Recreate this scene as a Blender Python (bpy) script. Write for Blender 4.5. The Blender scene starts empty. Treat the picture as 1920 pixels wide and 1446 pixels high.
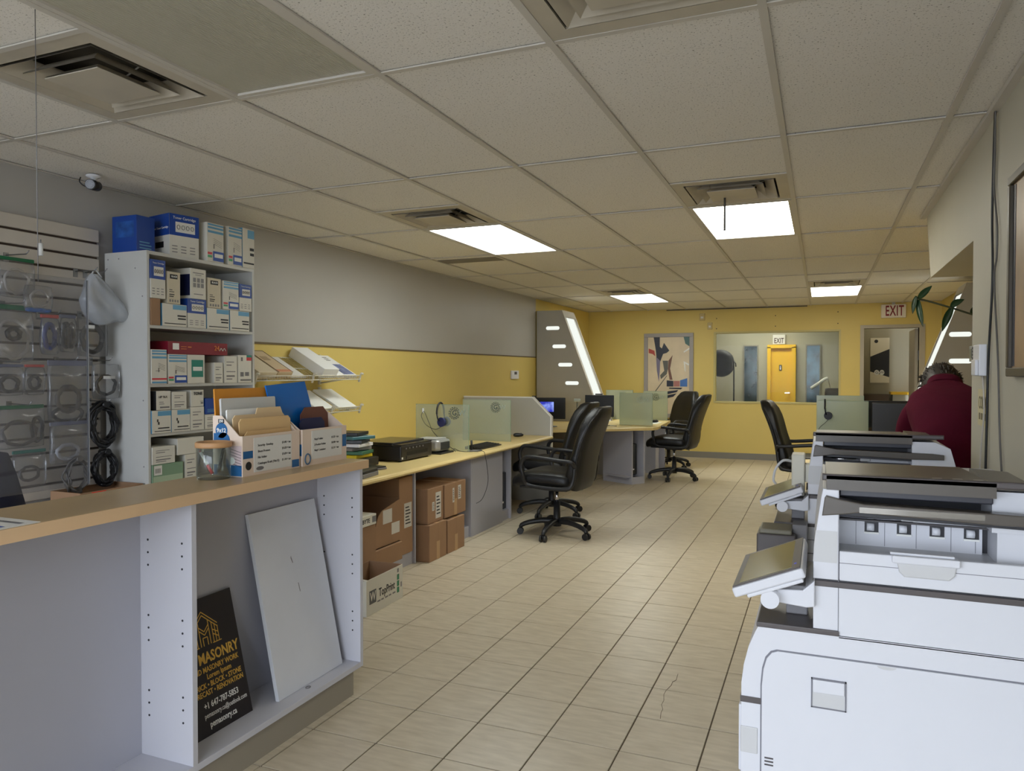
import bpy, bmesh, math, random
from mathutils import Vector, Matrix
R = math.radians
SC = bpy.context.scene
COL = SC.collection
random.seed(7)

# ------------------------------------------------------------------ camera
cam = bpy.data.cameras.new('camera')
cam.sensor_width = 36.0
cam.lens = 36.0 * 1395 / 1920
cam.clip_start = 0.05
cam_o = bpy.data.objects.new('camera', cam)
COL.objects.link(cam_o)
cam_o.location = (0, 0, 1.35)
cam_o.rotation_euler = (R(90 - 1.027), 0, R(22.576))
SC.camera = cam_o

# ------------------------------------------------------------------ world: overcast daylight outside the shop front
world = bpy.data.worlds.new('overcast_sky')
SC.world = world
world.use_nodes = True
wn = world.node_tree
bgn = wn.nodes['Background']
bgn.inputs[0].default_value = (0.80, 0.88, 1.0, 1)
bgn.inputs[1].default_value = 7.5

# exposure / view
SC.view_settings.view_transform = 'Standard'
SC.view_settings.look = 'None'
SC.view_settings.exposure = 0.42
SC.view_settings.gamma = 1.0
SC.view_settings.use_curve_mapping = False
LAMP_STRENGTH = 9.0        # ceiling troffers
CEIL = 2.35

# ------------------------------------------------------------------ helpers
def lin(c):
    c = c / 255.0
    return c / 12.92 if c <= 0.04045 else ((c + 0.055) / 1.055) ** 2.4
def rgb(r, g, b):
    return (lin(r), lin(g), lin(b), 1)
MATS = {}
def mat(name, col, rough=0.5, metal=0.0, var=0.0, scale=8.0, stretch=None, bump=0.0, bscale=60.0, coat=0.0, spec=0.5):
    """principled material; var = amount of colour mottling by noise"""
    if name in MATS:
        return MATS[name]
    m = bpy.data.materials.new(name)
    m.use_nodes = True
    nt = m.node_tree
    b = nt.nodes['Principled BSDF']
    c = rgb(*col)
    b.inputs['Base Color'].default_value = c
    b.inputs['Roughness'].default_value = rough
    b.inputs['Metallic'].default_value = metal
    b.inputs['Specular IOR Level'].default_value = spec
    if coat:
        b.inputs['Coat Weight'].default_value = coat
    tc = None
    if var or bump:
        tc = nt.nodes.new('ShaderNodeTexCoord')
        mp = nt.nodes.new('ShaderNodeMapping')
        nt.links.new(tc.outputs['Object'], mp.inputs[0])
        if stretch:
            mp.inputs['Scale'].default_value = stretch
    if var:
        n = nt.nodes.new('ShaderNodeTexNoise')
        n.inputs['Scale'].default_value = scale
        n.inputs['Detail'].default_value = 5
        nt.links.new(mp.outputs[0], n.inputs['Vector'])
        cr = nt.nodes.new('ShaderNodeValToRGB')
        cr.color_ramp.elements[0].position = 0.3
        cr.color_ramp.elements[1].position = 0.7
        cr.color_ramp.elements[0].color = tuple(x * (1 - var) for x in c[:3]) + (1,)
        cr.color_ramp.elements[1].color = tuple(min(1, x * (1 + var)) for x in c[:3]) + (1,)
        nt.links.new(n.outputs['Fac'], cr.inputs[0])
        nt.links.new(cr.outputs[0], b.inputs['Base Color'])
    if bump:
        n2 = nt.nodes.new('ShaderNodeTexNoise')
        n2.inputs['Scale'].default_value = bscale
        n2.inputs['Detail'].default_value = 4
        nt.links.new(mp.outputs[0], n2.inputs['Vector'])
        bp = nt.nodes.new('ShaderNodeBump')
        bp.inputs['Strength'].default_value = bump
        bp.inputs['Distance'].default_value = 0.01
        nt.links.new(n2.outputs['Fac'], bp.inputs['Height'])
        nt.links.new(bp.outputs[0], b.inputs['Normal'])
    MATS[name] = m
    return m
def emit(name, col, strength):
    if name in MATS:
        return MATS[name]
    m = bpy.data.materials.new(name)
    m.use_nodes = True
    nt = m.node_tree
    nt.nodes.remove(nt.nodes['Principled BSDF'])
    e = nt.nodes.new('ShaderNodeEmission')
    e.inputs[0].default_value = rgb(*col)
    e.inputs[1].default_value = strength
    nt.links.new(e.outputs[0], nt.nodes['Material Output'].inputs[0])
    MATS[name] = m
    return m
def clear(name, col, opacity, gloss=0.12, rough=0.05, tint=(255, 255, 255), fk=0.6):
    """sheet glass / film: tinted see-through mixed with a diffuse haze and a mirror coat"""
    if name in MATS:
        return MATS[name]
    m = bpy.data.materials.new(name)
    m.use_nodes = True
    nt = m.node_tree
    nt.nodes.remove(nt.nodes['Principled BSDF'])
    t = nt.nodes.new('ShaderNodeBsdfTransparent')
    t.inputs[0].default_value = rgb(*tint)
    d = nt.nodes.new('ShaderNodeBsdfDiffuse')
    d.inputs[0].default_value = rgb(*col)
    g = nt.nodes.new('ShaderNodeBsdfGlossy')
    g.inputs['Roughness'].default_value = rough
    m1 = nt.nodes.new('ShaderNodeMixShader')
    m1.inputs[0].default_value = opacity
    nt.links.new(t.outputs[0], m1.inputs[1])
    nt.links.new(d.outputs[0], m1.inputs[2])
    m2 = nt.nodes.new('ShaderNodeMixShader')
    fr = nt.nodes.new('ShaderNodeLayerWeight')
    fr.inputs[0].default_value = 0.25
    mu = nt.nodes.new('ShaderNodeMath')
    mu.operation = 'MULTIPLY_ADD'
    mu.inputs[1].default_value = fk
    mu.inputs[2].default_value = gloss
    nt.links.new(fr.outputs['Fresnel'], mu.inputs[0])
    nt.links.new(mu.outputs[0], m2.inputs[0])
    nt.links.new(m1.outputs[0], m2.inputs[1])
    nt.links.new(g.outputs[0], m2.inputs[2])
    nt.links.new(m2.outputs[0], nt.nodes['Material Output'].inputs[0])
    MATS[name] = m
    return m

OFF = {}          # world offset of things whose parts are written in world coordinates
def thing(name, label, cat, loc=(0, 0, 0), rotz=0.0, group=None, world=False):
    o = bpy.data.objects.new(name, None)
    o.empty_display_size = 0.05
    COL.objects.link(o)
    o.location = loc
    o.rotation_euler = (0, 0, rotz)
    tag(o, label, cat, group)
    if world:
        OFF[o.name] = Vector(loc)
    return o
def tag(o, label, cat, group=None):
    o['label'] = label
    o['category'] = cat
    if group:
        o['group'] = group
    return o
def obj(name, bm, m, parent=None, smooth=False, origin=None):
    """link a bmesh as one object; origin: put the object's origin there (top-level things)"""
    me = bpy.data.meshes.new(name)
    if parent is not None and parent.name in OFF:
        bmesh.ops.translate(bm, verts=bm.verts, vec=-OFF[parent.name])
    if origin is not None:
        bmesh.ops.translate(bm, verts=bm.verts, vec=-Vector(origin))
    bm.to_mesh(me)
    bm.free()
    for x in (m if isinstance(m, (list, tuple)) else [m]):
        me.materials.append(x)
    if smooth:
        for p in me.polygons:
            p.use_smooth = True
    o = bpy.data.objects.new(name, me)
    COL.objects.link(o)
    if parent is not None:
        o.parent = parent
        if parent.name in OFF:
            OFF[o.name] = OFF[parent.name]
    if origin is not None:
        o.location = origin
    return o
def struct(name, bm, m, smooth=False):
    o = obj(name, bm, m, None, smooth)
    o['kind'] = 'structure'
    OFF[o.name] = Vector((0, 0, 0))
    return o
def NB():
    return bmesh.new()
def bx(bm, x0, x1, y0, y1, z0, z1, bev=0.0, mi=0, seg=2):
    """axis box; bev rounds every edge"""
    x0, x1 = min(x0, x1), max(x0, x1)
    y0, y1 = min(y0, y1), max(y0, y1)
    z0, z1 = min(z0, z1), max(z0, z1)
    vs = [bm.verts.new(p) for p in ((x0, y0, z0), (x1, y0, z0), (x1, y1, z0), (x0, y1, z0),
                                    (x0, y0, z1), (x1, y0, z1), (x1, y1, z1), (x0, y1, z1))]
    fs = []
    for q in ((0, 3, 2, 1), (4, 5, 6, 7), (0, 1, 5, 4), (1, 2, 6, 5), (2, 3, 7, 6), (3, 0, 4, 7)):
        f = bm.faces.new([vs[i] for i in q])
        f.material_index = mi
        fs.append(f)
    if bev:
        es = list({e for f in fs for e in f.edges})
        bmesh.ops.bevel(bm, geom=es, offset=bev, segments=seg, affect='EDGES', profile=0.5, clamp_overlap=True)
    return bm
def B(*a, **k):
    return bx(NB(), *a, **k)
def quad(bm, pts, mi=0):
    f = bm.faces.new([bm.verts.new(p) for p in pts])
    f.material_index = mi
    return f
def prism(bm, poly, ax, a0, a1, mi=0, bev=0.0):
    """extrude a polygon: ax 'x': poly in (y,z); 'y': poly in (x,z); 'z': poly in (x,y)"""
    def P(p, a):
        return {'x': (a, p[0], p[1]), 'y': (p[0], a, p[1]), 'z': (p[0], p[1], a)}[ax]
    A = [bm.verts.new(P(p, a0)) for p in poly]
    C = [bm.verts.new(P(p, a1)) for p in poly]
    n = len(poly)
    fs = [bm.faces.new(A), bm.faces.new(C[::-1])]
    for i in range(n):
        fs.append(bm.faces.new((A[i], C[i], C[(i + 1) % n], A[(i + 1) % n])))
    for f in fs:
        f.material_index = mi
    bmesh.ops.recalc_face_normals(bm, faces=fs)
    if bev:
        es = list({e for f in fs[:2] for e in f.edges})
        bmesh.ops.bevel(bm, geom=es, offset=bev, segments=2, affect='EDGES', profile=0.5, clamp_overlap=True)
    return bm
def cyl(bm, p0, p1, r0, r1=None, seg=16, mi=0, caps=True):
    r1 = r0 if r1 is None else r1
    p0, p1 = Vector(p0), Vector(p1)
    d = (p1 - p0).normalized()
    a = d.orthogonal().normalized()
    b = d.cross(a)
    A, C = [], []
    for i in range(seg):
        t = 2 * math.pi * i / seg
        w = a * math.cos(t) + b * math.sin(t)
        A.append(bm.verts.new(p0 + w * r0))
        C.append(bm.verts.new(p1 + w * r1))
    for i in range(seg):
        f = bm.faces.new((A[i], A[(i + 1) % seg], C[(i + 1) % seg], C[i]))
        f.material_index = mi
        f.smooth = True
    if caps:
        for ring in (A[::-1], C):
            f = bm.faces.new(ring)
            f.material_index = mi
    return bm
def tube(bm, pts, r, seg=8, closed=False, mi=0, smoothn=0):
    pts = [Vector(p) for p in pts]
    if smoothn:
        pts = catmull(pts, smoothn, closed)
    n = len(pts)
    rings = []
    prev = None
    for i, p in enumerate(pts):
        if closed:
            t = pts[(i + 1) % n] - pts[i - 1]
        else:
            t = pts[min(i + 1, n - 1)] - pts[max(i - 1, 0)]
        t = t.normalized() if t.length > 1e-9 else Vector((0, 0, 1))
        if prev is None:
            a = t.orthogonal().normalized()
        else:
            a = (prev - t * prev.dot(t))
            a = a.normalized() if a.length > 1e-6 else t.orthogonal().normalized()
        prev = a
        b = t.cross(a)
        rr = r(i / max(1, n - 1)) if callable(r) else r
        rings.append([bm.verts.new(p + (a * math.cos(2 * math.pi * k / seg) + b * math.sin(2 * math.pi * k / seg)) * rr) for k in range(seg)])
    m = n if closed else n - 1
    for i in range(m):
        A, C = rings[i], rings[(i + 1) % n]
        for k in range(seg):
            f = bm.faces.new((A[k], A[(k + 1) % seg], C[(k + 1) % seg], C[k]))
            f.material_index = mi
            f.smooth = True
    if not closed:
        bm.faces.new(rings[0][::-1]).material_index = mi
        bm.faces.new(rings[-1]).material_index = mi
    return bm
def catmull(pts, n, closed=False):
    out = []
    N = len(pts)
    segs = N if closed else N - 1
    for i in range(segs):
        if closed:
            p0, p1, p2, p3 = pts[i - 1], pts[i], pts[(i + 1) % N], pts[(i + 2) % N]
        else:
            p0, p1, p2, p3 = pts[max(i - 1, 0)], pts[i], pts[i + 1], pts[min(i + 2, N - 1)]
        for k in range(n):
            t = k / n
            out.append(0.5 * ((2 * p1) + (p2 - p0) * t + (2 * p0 - 5 * p1 + 4 * p2 - p3) * t * t + (3 * p1 - p0 - 3 * p2 + p3) * t ** 3))
    if not closed:
        out.append(pts[-1])
    return out
def lathe(bm, prof, c=(0, 0, 0), seg=24, mi=0):
    """profile [(r, z)] turned about the vertical through c"""
    rings = []
    for r, z in prof:
        rings.append([bm.verts.new((c[0] + r * math.cos(2 * math.pi * k / seg), c[1] + r * math.sin(2 * math.pi * k / seg), c[2] + z)) for k in range(seg)])
    for i in range(len(prof) - 1):
        for k in range(seg):
            f = bm.faces.new((rings[i][k], rings[i][(k + 1) % seg], rings[i + 1][(k + 1) % seg], rings[i + 1][k]))
            f.material_index = mi
            f.smooth = True
    if prof[0][0] > 1e-6:
        bm.faces.new(rings[0][::-1]).material_index = mi
    if prof[-1][0] > 1e-6:
        bm.faces.new(rings[-1]).material_index = mi
    return bm
def soft(bm, cx, cy, cz, w, d, h, r, n=6, warp=None, mi=0):
    """cushion: a box with rounded edges of radius r, warp(p) bends it (p relative to the centre)"""
    hx, hy, hz = w / 2, d / 2, h / 2
    r = min(r, hx, hy, hz)
    vs = {}
    def V(i, j, k):
        key = (i, j, k)
        if key not in vs:
            p = Vector(((2 * i / n - 1), (2 * j / n - 1), (2 * k / n - 1)))
            p = Vector((math.tan(p.x * math.pi / 4) * hx, math.tan(p.y * math.pi / 4) * hy, math.tan(p.z * math.pi / 4) * hz))
            q = Vector((max(-hx + r, min(hx - r, p.x)), max(-hy + r, min(hy - r, p.y)), max(-hz + r, min(hz - r, p.z))))
            e = p - q
            if e.length > 1e-9:
                q = q + e.normalized() * r
            if warp:
                q = warp(q)
            vs[key] = bm.verts.new((cx + q.x, cy + q.y, cz + q.z))
        return vs[key]
    for a in range(n):
        for b in range(n):
            for s in (0, n):
                for q in (((s, a, b), (s, a + 1, b), (s, a + 1, b + 1), (s, a, b + 1)),
                          ((a, s, b), (a, s, b + 1), (a + 1, s, b + 1), (a + 1, s, b)),
                          ((a, b, s), (a + 1, b, s), (a + 1, b + 1, s), (a, b + 1, s))):
                    f = bm.faces.new([V(*x) for x in (q if s else q[::-1])])
                    f.smooth = True
                    f.material_index = mi
    return bm
_fontcache = {}
def text(name, s, size, loc, rot, m, parent, ax='CENTER', ay='CENTER', sx=1.0, ext=0.0004, spacing=1.0, bold=0.0):
    cu = bpy.data.curves.new(name, 'FONT')
    cu.body = s
    cu.size = size
    cu.align_x = ax
    cu.align_y = ay
    cu.extrude = ext
    cu.offset = bold
    cu.resolution_u = 2
    cu.space_character = spacing
    t = bpy.data.objects.new('tmp', cu)
    COL.objects.link(t)
    bpy.context.view_layer.update()
    me = bpy.data.meshes.new_from_object(t.evaluated_get(bpy.context.evaluated_depsgraph_get()))
    bpy.data.objects.remove(t)
    bpy.data.curves.remove(cu)
    M = Matrix.Translation(Vector(loc) - (OFF.get(parent.name, Vector((0, 0, 0))) if parent else Vector((0, 0, 0)))) @ (rot.to_matrix().to_4x4() if hasattr(rot, 'to_matrix') else rot) @ Matrix.Diagonal((sx, 1, 1, 1))
    me.transform(M)
    me.materials.clear()
    me.materials.append(m)
    me.name = name
    o = bpy.data.objects.new(name, me)
    COL.objects.link(o)
    if parent is not None:
        o.parent = parent
    return o
from mathutils import Euler
FX = Euler((R(90), 0, R(90)))      # lettering on a face looking +x
FY = Euler((R(90), 0, 0))          # lettering on a face looking -y
FNX = Euler((R(90), 0, R(-90)))    # lettering on a face looking -x
def copy_tree(o, parent=None):
    c = o.copy()
    COL.objects.link(c)
    c.parent = parent
    for ch in list(o.children):
        copy_tree(ch, c)
    return c
def rx(bm, x, y0, y1, z0, z1, mi=0):     # quad facing +x
    quad(bm, ((x, y0, z0), (x, y1, z0), (x, y1, z1), (x, y0, z1)), mi)
def ry(bm, y, x0, x1, z0, z1, mi=0):     # quad facing -y
    quad(bm, ((x0, y, z0), (x1, y, z0), (x1, y, z1), (x0, y, z1)), mi)

# ------------------------------------------------------------------ materials
GREYWALL = mat('grey_wall_paint', (178, 175, 170), 0.42, var=0.03, scale=1.5)
YELLOW = mat('yellow_wall_paint', (216, 192, 108), 0.5, var=0.03, scale=1.2)
WHITEWALL = mat('cream_wall_paint', (190, 186, 170), 0.55, var=0.03, scale=2)
BASEGREY = mat('grey_vinyl_base', (128, 124, 116), 0.5)
GROUT = mat('brown_grout', (92, 80, 62), 0.9)
TBAR = mat('white_painted_steel', (200, 195, 186), 0.45)
LAM = mat('pale_grey_laminate', (200, 200, 208), 0.42, var=0.02, scale=3)
LAMD = mat('grey_laminate', (176, 176, 186), 0.45, var=0.02, scale=3)
OAK = mat('tan_laminate', (218, 184, 144), 0.4, var=0.08, scale=6, stretch=(1, 0.15, 1))
OAKTOP = mat('tan_laminate_top', (186, 160, 118), 0.3, var=0.06, scale=6, stretch=(1, 0.15, 1))
DESK = mat('yellow_beech_laminate', (222, 198, 136), 0.35, var=0.05, scale=5, stretch=(1, 0.2, 1))
BLACK = mat('black_plastic', (22, 22, 24), 0.4)
LEATHER = mat('black_leather', (13, 13, 14), 0.42, var=0.2, scale=10, bump=0.15, bscale=120)
PVC = mat('black_nylon', (26, 26, 28), 0.45)
CHROME = mat('chrome', (200, 200, 205), 0.15, metal=1.0)
WHITEP = mat('white_plastic', (226, 227, 232), 0.38)
GREYP = mat('grey_plastic', (120, 118, 120), 0.4)
DGREYP = mat('dark_grey_plastic', (72, 68, 70), 0.4)
CARD = mat('brown_cardboard', (154, 120, 90), 0.75, var=0.06, scale=5, bump=0.05)
CARDIN = mat('inside_cardboard', (132, 102, 76), 0.8, var=0.06, scale=5)
PAPER = mat('white_paper', (222, 220, 214), 0.7)
PAPERW = mat('bright_white_paper', (236, 236, 232), 0.7)
INK = mat('black_ink', (28, 28, 32), 0.6)
BLUEINK = mat('blue_ink', (26, 74, 160), 0.5)
LBLUE = mat('light_blue_ink', (96, 158, 196), 0.5)
GOLD = mat('gold_ink', (216, 172, 74), 0.5)
PSPEC = (0, 0, 0)
def tile_speckle():
    m = bpy.data.materials.new('speckled_mineral_tile')
    m.use_nodes = True
    nt = m.node_tree
    b = nt.nodes['Principled BSDF']
    b.inputs['Roughness'].default_value = 0.9
    b.inputs['Specular IOR Level'].default_value = 0.2
    tc = nt.nodes.new('ShaderNodeTexCoord')
    n = nt.nodes.new('ShaderNodeTexNoise')
    n.inputs['Scale'].default_value = 135
    n.inputs['Detail'].default_value = 2
    n.inputs['Roughness'].default_value = 0.6
    nt.links.new(tc.outputs['Object'], n.inputs['Vector'])
    cr = nt.nodes.new('ShaderNodeValToRGB')
    e = cr.color_ramp.elements
    e[0].position = 0.30
    e[0].color = rgb(150, 145, 136)
    e[1].position = 0.40
    e[1].color = rgb(232, 228, 221)
    nt.links.new(n.outputs['Fac'], cr.inputs[0])
    nt.links.new(cr.outputs[0], b.inputs['Base Color'])
    bp = nt.nodes.new('ShaderNodeBump')
    bp.inputs['Strength'].default_value = 0.25
    bp.inputs['Distance'].default_value = 0.004
    nt.links.new(n.outputs['Fac'], bp.inputs['Height'])
    nt.links.new(bp.outputs[0], b.inputs['Normal'])
    return m
SPECK = tile_speckle()
def floor_tile_mat():
    m = bpy.data.materials.new('beige_ceramic_tile')
    m.use_nodes = True
    nt = m.node_tree
    b = nt.nodes['Principled BSDF']
    b.inputs['Roughness'].default_value = 0.36
    tc = nt.nodes.new('ShaderNodeTexCoord')
    oi = nt.nodes.new('ShaderNodeObjectInfo')
    add = nt.nodes.new('ShaderNodeVectorMath')
    add.operation = 'ADD'
    mp = nt.nodes.new('ShaderNodeMapping')
    mp.inputs['Scale'].default_value = (6, 26, 6)
    nt.links.new(tc.outputs['Object'], add.inputs[0])
    nt.links.new(oi.outputs['Location'], add.inputs[1])
    nt.links.new(add.outputs[0], mp.inputs[0])
    n = nt.nodes.new('ShaderNodeTexNoise')
    n.inputs['Scale'].default_value = 1.4
    n.inputs['Detail'].default_value = 6
    nt.links.new(mp.outputs[0], n.inputs['Vector'])
    cr = nt.nodes.new('ShaderNodeValToRGB')
    e = cr.color_ramp.elements
    e[0].position = 0.25
    e[0].color = rgb(184, 171, 147)
    e[1].position = 0.7
    e[1].color = rgb(206, 194, 171)
    nt.links.new(n.outputs['Fac'], cr.inputs[0])
    nt.links.new(cr.outputs[0], b.inputs['Base Color'])
    return m
FTILE = floor_tile_mat()
# ================================================================== THE SETTING
XL, XR, XRB, YB, YF = -3.60, 0.61, 1.56, 12.0, -1.9
# ---- floor: grout bed with separate ceramic tiles
bed = struct('floor', B(XL - 0.1, XRB + 0.1, YF - 0.1, 15.6, -0.12, -0.004), GROUT)
TX, TY, X0, Y0 = 0.277, 0.287, -0.381, 3.437
tb = B(-TX / 2 + 0.0025, TX / 2 - 0.0025, -TY / 2 + 0.0025, TY / 2 - 0.0025, -0.012, 0.0, bev=0.0015, seg=1)
tme = bpy.data.meshes.new('tile')
tb.to_mesh(tme)
tb.free()
tme.materials.append(FTILE)
cells = []
for i in range(-12, 8):
    for j in range(-19, 31):
        x0 = X0 + i * TX
        y0 = Y0 + j * TY
        if x0 + TX < XL or x0 > XRB or y0 + TY < YF or y0 > YB:
            continue
        cells.append((x0 + TX / 2, y0 + TY / 2, x0, y0))
def tile_rank(c):
    x, y = c[0], c[1]
    d = math.hypot(x, y)
    seen = y > 1.95 and -2.35 - 0.02 * y < x < (0.02 if y > 4.2 else -0.15) and abs(math.degrees(math.atan2(-x, y)) - 22.6) < 36
    if x > -0.15 and y < 4.4:
        seen = False
    if x < -1.85 and y < 2.7:
        seen = False
    return (0 if seen else 1, d)
cells.sort(key=tile_rank)
rest = NB()
nt_ = 0
for (cx_, cy_, x0, y0) in cells:
    full = x0 >= XL and x0 + TX <= XRB and y0 + TY <= YB
    if nt_ < 300 and full and tile_rank((cx_, cy_))[0] == 0:
        o = bpy.data.objects.new('tile', tme)
        COL.objects.link(o)
        o.parent = bed
        o.location = (cx_, cy_, random.uniform(-0.0006, 0.0003))
        nt_ += 1
    else:
        a, b_ = max(x0, XL) + 0.0025, min(x0 + TX, XRB) - 0.0025
        c, d = max(y0, YF) + 0.0025, min(y0 + TY, YB) - 0.0025
        if b_ - a > 0.01 and d - c > 0.01:
            bx(rest, a, b_, c, d, -0.012, 0.0)
o = obj('tiles', rest, FTILE, bed)
o['kind'] = 'stuff'
# hairline crack in one tile
ck = NB()
tube(ck, [(-0.570, 2.876, 0.0004), (-0.578, 2.93, 0.0004), (-0.577, 2.961, 0.0004), (-0.590, 3.0, 0.0004), (-0.589, 3.045, 0.0004), (-0.600, 3.10, 0.0004), (-0.599, 3.141, 0.0004),
          (-0.588, 3.205, 0.0004), (-0.590, 3.24, 0.0004), (-0.579, 3.262, 0.0004), (-0.583, 3.336, 0.0004)], 0.0009, 5)
obj('crack', ck, GROUT, bed)

# ---- walls
def wall(name, bm, m):
    return struct(name, bm, m)
w = NB()
# left wall: grey front stretch, grey above yellow further back, yellow last stretch
bx(w, XL - 0.12, XL, YF, 3.70, 0, CEIL + 0.12, mi=0)
bx(w, XL - 0.12, XL, 3.70, 9.5, 1.552, CEIL + 0.12, mi=0)
bx(w, XL - 0.12, XL, 3.70, 9.5, 0, 1.552, mi=1)
bx(w, XL - 0.12, XL, 9.5, YB, 0, CEIL + 0.12, mi=1)
wall('wall_left', w, [GREYWALL, YELLOW])
struct('trim_1', B(XL, XL + 0.007, 3.70, 9.5, 1.546, 1.560), mat('brown_edge_strip', (104, 88, 58), 0.5))
# back wall with window and door openings
WX0, WX1, WZ0, WZ1 = -1.54, 0.24, 0.89, 1.958
DX0, DX1, DZ = 0.57, 1.28, 1.985
w = NB()
bx(w, XL - 0.12, WX0, YB, YB + 0.12, 0, CEIL + 0.12)
bx(w, WX0, WX1, YB, YB + 0.12, 0, WZ0)
bx(w, WX0, WX1, YB, YB + 0.12, WZ1, CEIL + 0.12)
bx(w, WX1, DX0, YB, YB + 0.12, 0, CEIL + 0.12)
bx(w, DX0, DX1, YB, YB + 0.12, DZ, CEIL + 0.12)
bx(w, DX1, XRB + 0.12, YB, YB + 0.12, 0, CEIL + 0.12)
wall('wall_back', w, YELLOW)
struct('baseboard_back', B(XL, DX0 - 0.06, YB - 0.012, YB, 0, 0.095), BASEGREY)
struct('baseboard_left', B(XL, XL + 0.012, 10.1, YB - 0.012, 0, 0.095), BASEGREY)
# right side: front wall, alcove, rear wall
wall('wall_right', B(XR, XR + 0.12, YF, 3.79, 0, CEIL + 0.12), WHITEWALL)
wall('wall_alcove', B(XR + 0.12, XRB + 0.12, 3.67, 3.79, 0, CEIL + 0.12), WHITEWALL)
wall('wall_right_rear', B(XRB, XRB + 0.12, 3.79, YB + 0.12, 0, CEIL + 0.12), YELLOW)
w = NB()
prism(w, [(3.79, 1.925), (5.17, 1.925), (5.43, CEIL + 0.1), (3.79, CEIL + 0.1)], 'x', XR, XRB)
wall('wall_bulkhead', w, WHITEWALL)
# wall angles along the ceiling
for k, (a, b_) in enumerate((((XL, XL + 0.022), (YF, YB)),)):
    struct('trim_2', B(a[0], a[1], b_[0], b_[1], CEIL - 0.003, CEIL + 0.001), TBAR)
struct('trim_3', B(XR - 0.03, XR, YF, 5.43, CEIL - 0.02, CEIL + 0.001), TBAR)
struct('trim_4', B(-2.3, -0.2, YB - 0.02, YB, CEIL - 0.016, CEIL - 0.004), BLACK)
# shop front behind the camera: posts, rail and glass, daylight comes through it
w = NB()
bx(w, XL, XR, YF - 0.1, YF, 0, 0.25)
bx(w, XL, XR, YF - 0.1, YF, 2.25, CEIL + 0.12)
wall('wall_front', w, WHITEWALL)
wf = NB()
for x in (-3.6, -2.2, -0.8, 0.55):
    bx(wf, x, x + 0.06, YF - 0.08, YF - 0.02, 0.25, 2.25)
win = struct('window_1', wf, mat('aluminium', (150, 150, 152), 0.4, metal=0.8))
SHOPGL = clear('shop_glass', (255, 255, 255), 0.0, gloss=0.04, rough=0.0)
for a, b_ in ((-3.54, -2.2), (-2.14, -0.8), (-0.74, 0.55)):
    obj('pane', B(a, b_, YF - 0.055, YF - 0.049, 0.25, 2.25), SHOPGL, win)
struct('sidewalk', B(-30, 30, -30, YF - 0.1, -0.3, -0.05), mat('concrete', (150, 148, 144), 0.9))
pl = bpy.data.lights.new('window_portal', 'AREA')
pl.shape = 'RECTANGLE'
pl.size, pl.size_y = 4.2, 2.0
pl.cycles.is_portal = True
po = bpy.data.objects.new('window_portal', pl)
COL.objects.link(po)
po.location = ((XL + XR) / 2, YF - 0.12, 1.25)
po.rotation_euler = (R(90), 0, 0)      # faces into the room (+y)

# ---- ceiling: slab, lay-in panels, runners
cs = NB()
bx(cs, XL - 0.12, XRB + 0.12, YF - 0.1, YB + 0.12, CEIL + 0.14, CEIL + 0.26)
ceil = struct('ceiling', cs, TBAR)
RX = [-3.205 + 0.61 * k for k in range(9)]          # runner lines
CYL = [2.15 + 1.22 * k for k in range(-3, 9)]       # cross-tee lines
cutout = {}
def cell_x(x):
    return max(k for k, r in enumerate(RX) if r <= x + 0.01)
LIGHTS = [(-2.585, 4.61, 'ceiling light nearest the grey wall'), (-0.755, 4.61, ''), (-2.585, 9.49, ''), (-0.145, 9.49, '')]
holes = []      # (x0,x1,y0,y1) taken by fittings
def fit(k, y0, y1):
    holes.append((RX[k] - 0.001, RX[k + 1] + 0.001, y0 - 0.001, y1 + 0.001))
fit(1, 1.54, 2.15); fit(2, 0.93, 2.15); fit(4, 1.54, 2.15)
fit(1, 4.00, 4.61); fit(1, 4.61, 5.83)
fit(4, 4.00, 4.61); fit(4, 4.61, 5.81)
fit(1, 8.86, 9.47); fit(1, 9.47, 10.69)
fit(5, 8.86, 9.47); fit(5, 9.47, 10.69)
tcache = {}
def lay_tile(x0, x1, y0, y1):
    key = (round(x1 - x0, 3), round(y1 - y0, 3))
    if key not in tcache:
        b = B(-key[0] / 2, key[0] / 2, -key[1] / 2, key[1] / 2, 0, 0.014, bev=0.003, seg=1)
        me = bpy.data.meshes.new('panel')
        b.to_mesh(me)
        b.free()
        me.materials.append(SPECK)
        tcache[key] = me
    o = bpy.data.objects.new('panel', tcache[key])
    COL.objects.link(o)
    o.parent = ceil
    o.location = ((x0 + x1) / 2, (y0 + y1) / 2, CEIL + 0.004 + random.uniform(0, 0.002))
xs = [XL + 0.004] + RX + []
g = 0.004
rows = [YF + 0.01] + [c for c in CYL if c > YF + 0.05] + [YB - 0.004]
for r_ in range(len(rows) - 1):
    y0, y1 = rows[r_], rows[r_ + 1]
    for k in range(len(xs) - 1):
        x0, x1 = xs[k], xs[k + 1]
        if x0 > XR - 0.2 and y1 < 5.5 and x0 > 0.4:
            x1 = min(x1, XR - 0.004)
        x1 = min(x1, XRB - 0.004)
        if x1 - x0 < 0.05 or (x0 > XR and y1 < 5.5):
            continue
        segs = [(y0, y1)]
        for h in holes:
            if h[0] < (x0 + x1) / 2 < h[1]:
                ns = []
                for s in segs:
                    if h[3] <= s[0] + 0.02 or h[2] >= s[1] - 0.02:
                        ns.append(s)
                    else:
                        if h[2] - s[0] > 0.05:
                            ns.append((s[0], h[2]))
                        if s[1] - h[3] > 0.05:
                            ns.append((h[3], s[1]))
                segs = ns
        for s in segs:
            lay_tile(x0 + g, x1 - g, s[0] + g, s[1] - g)
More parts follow.
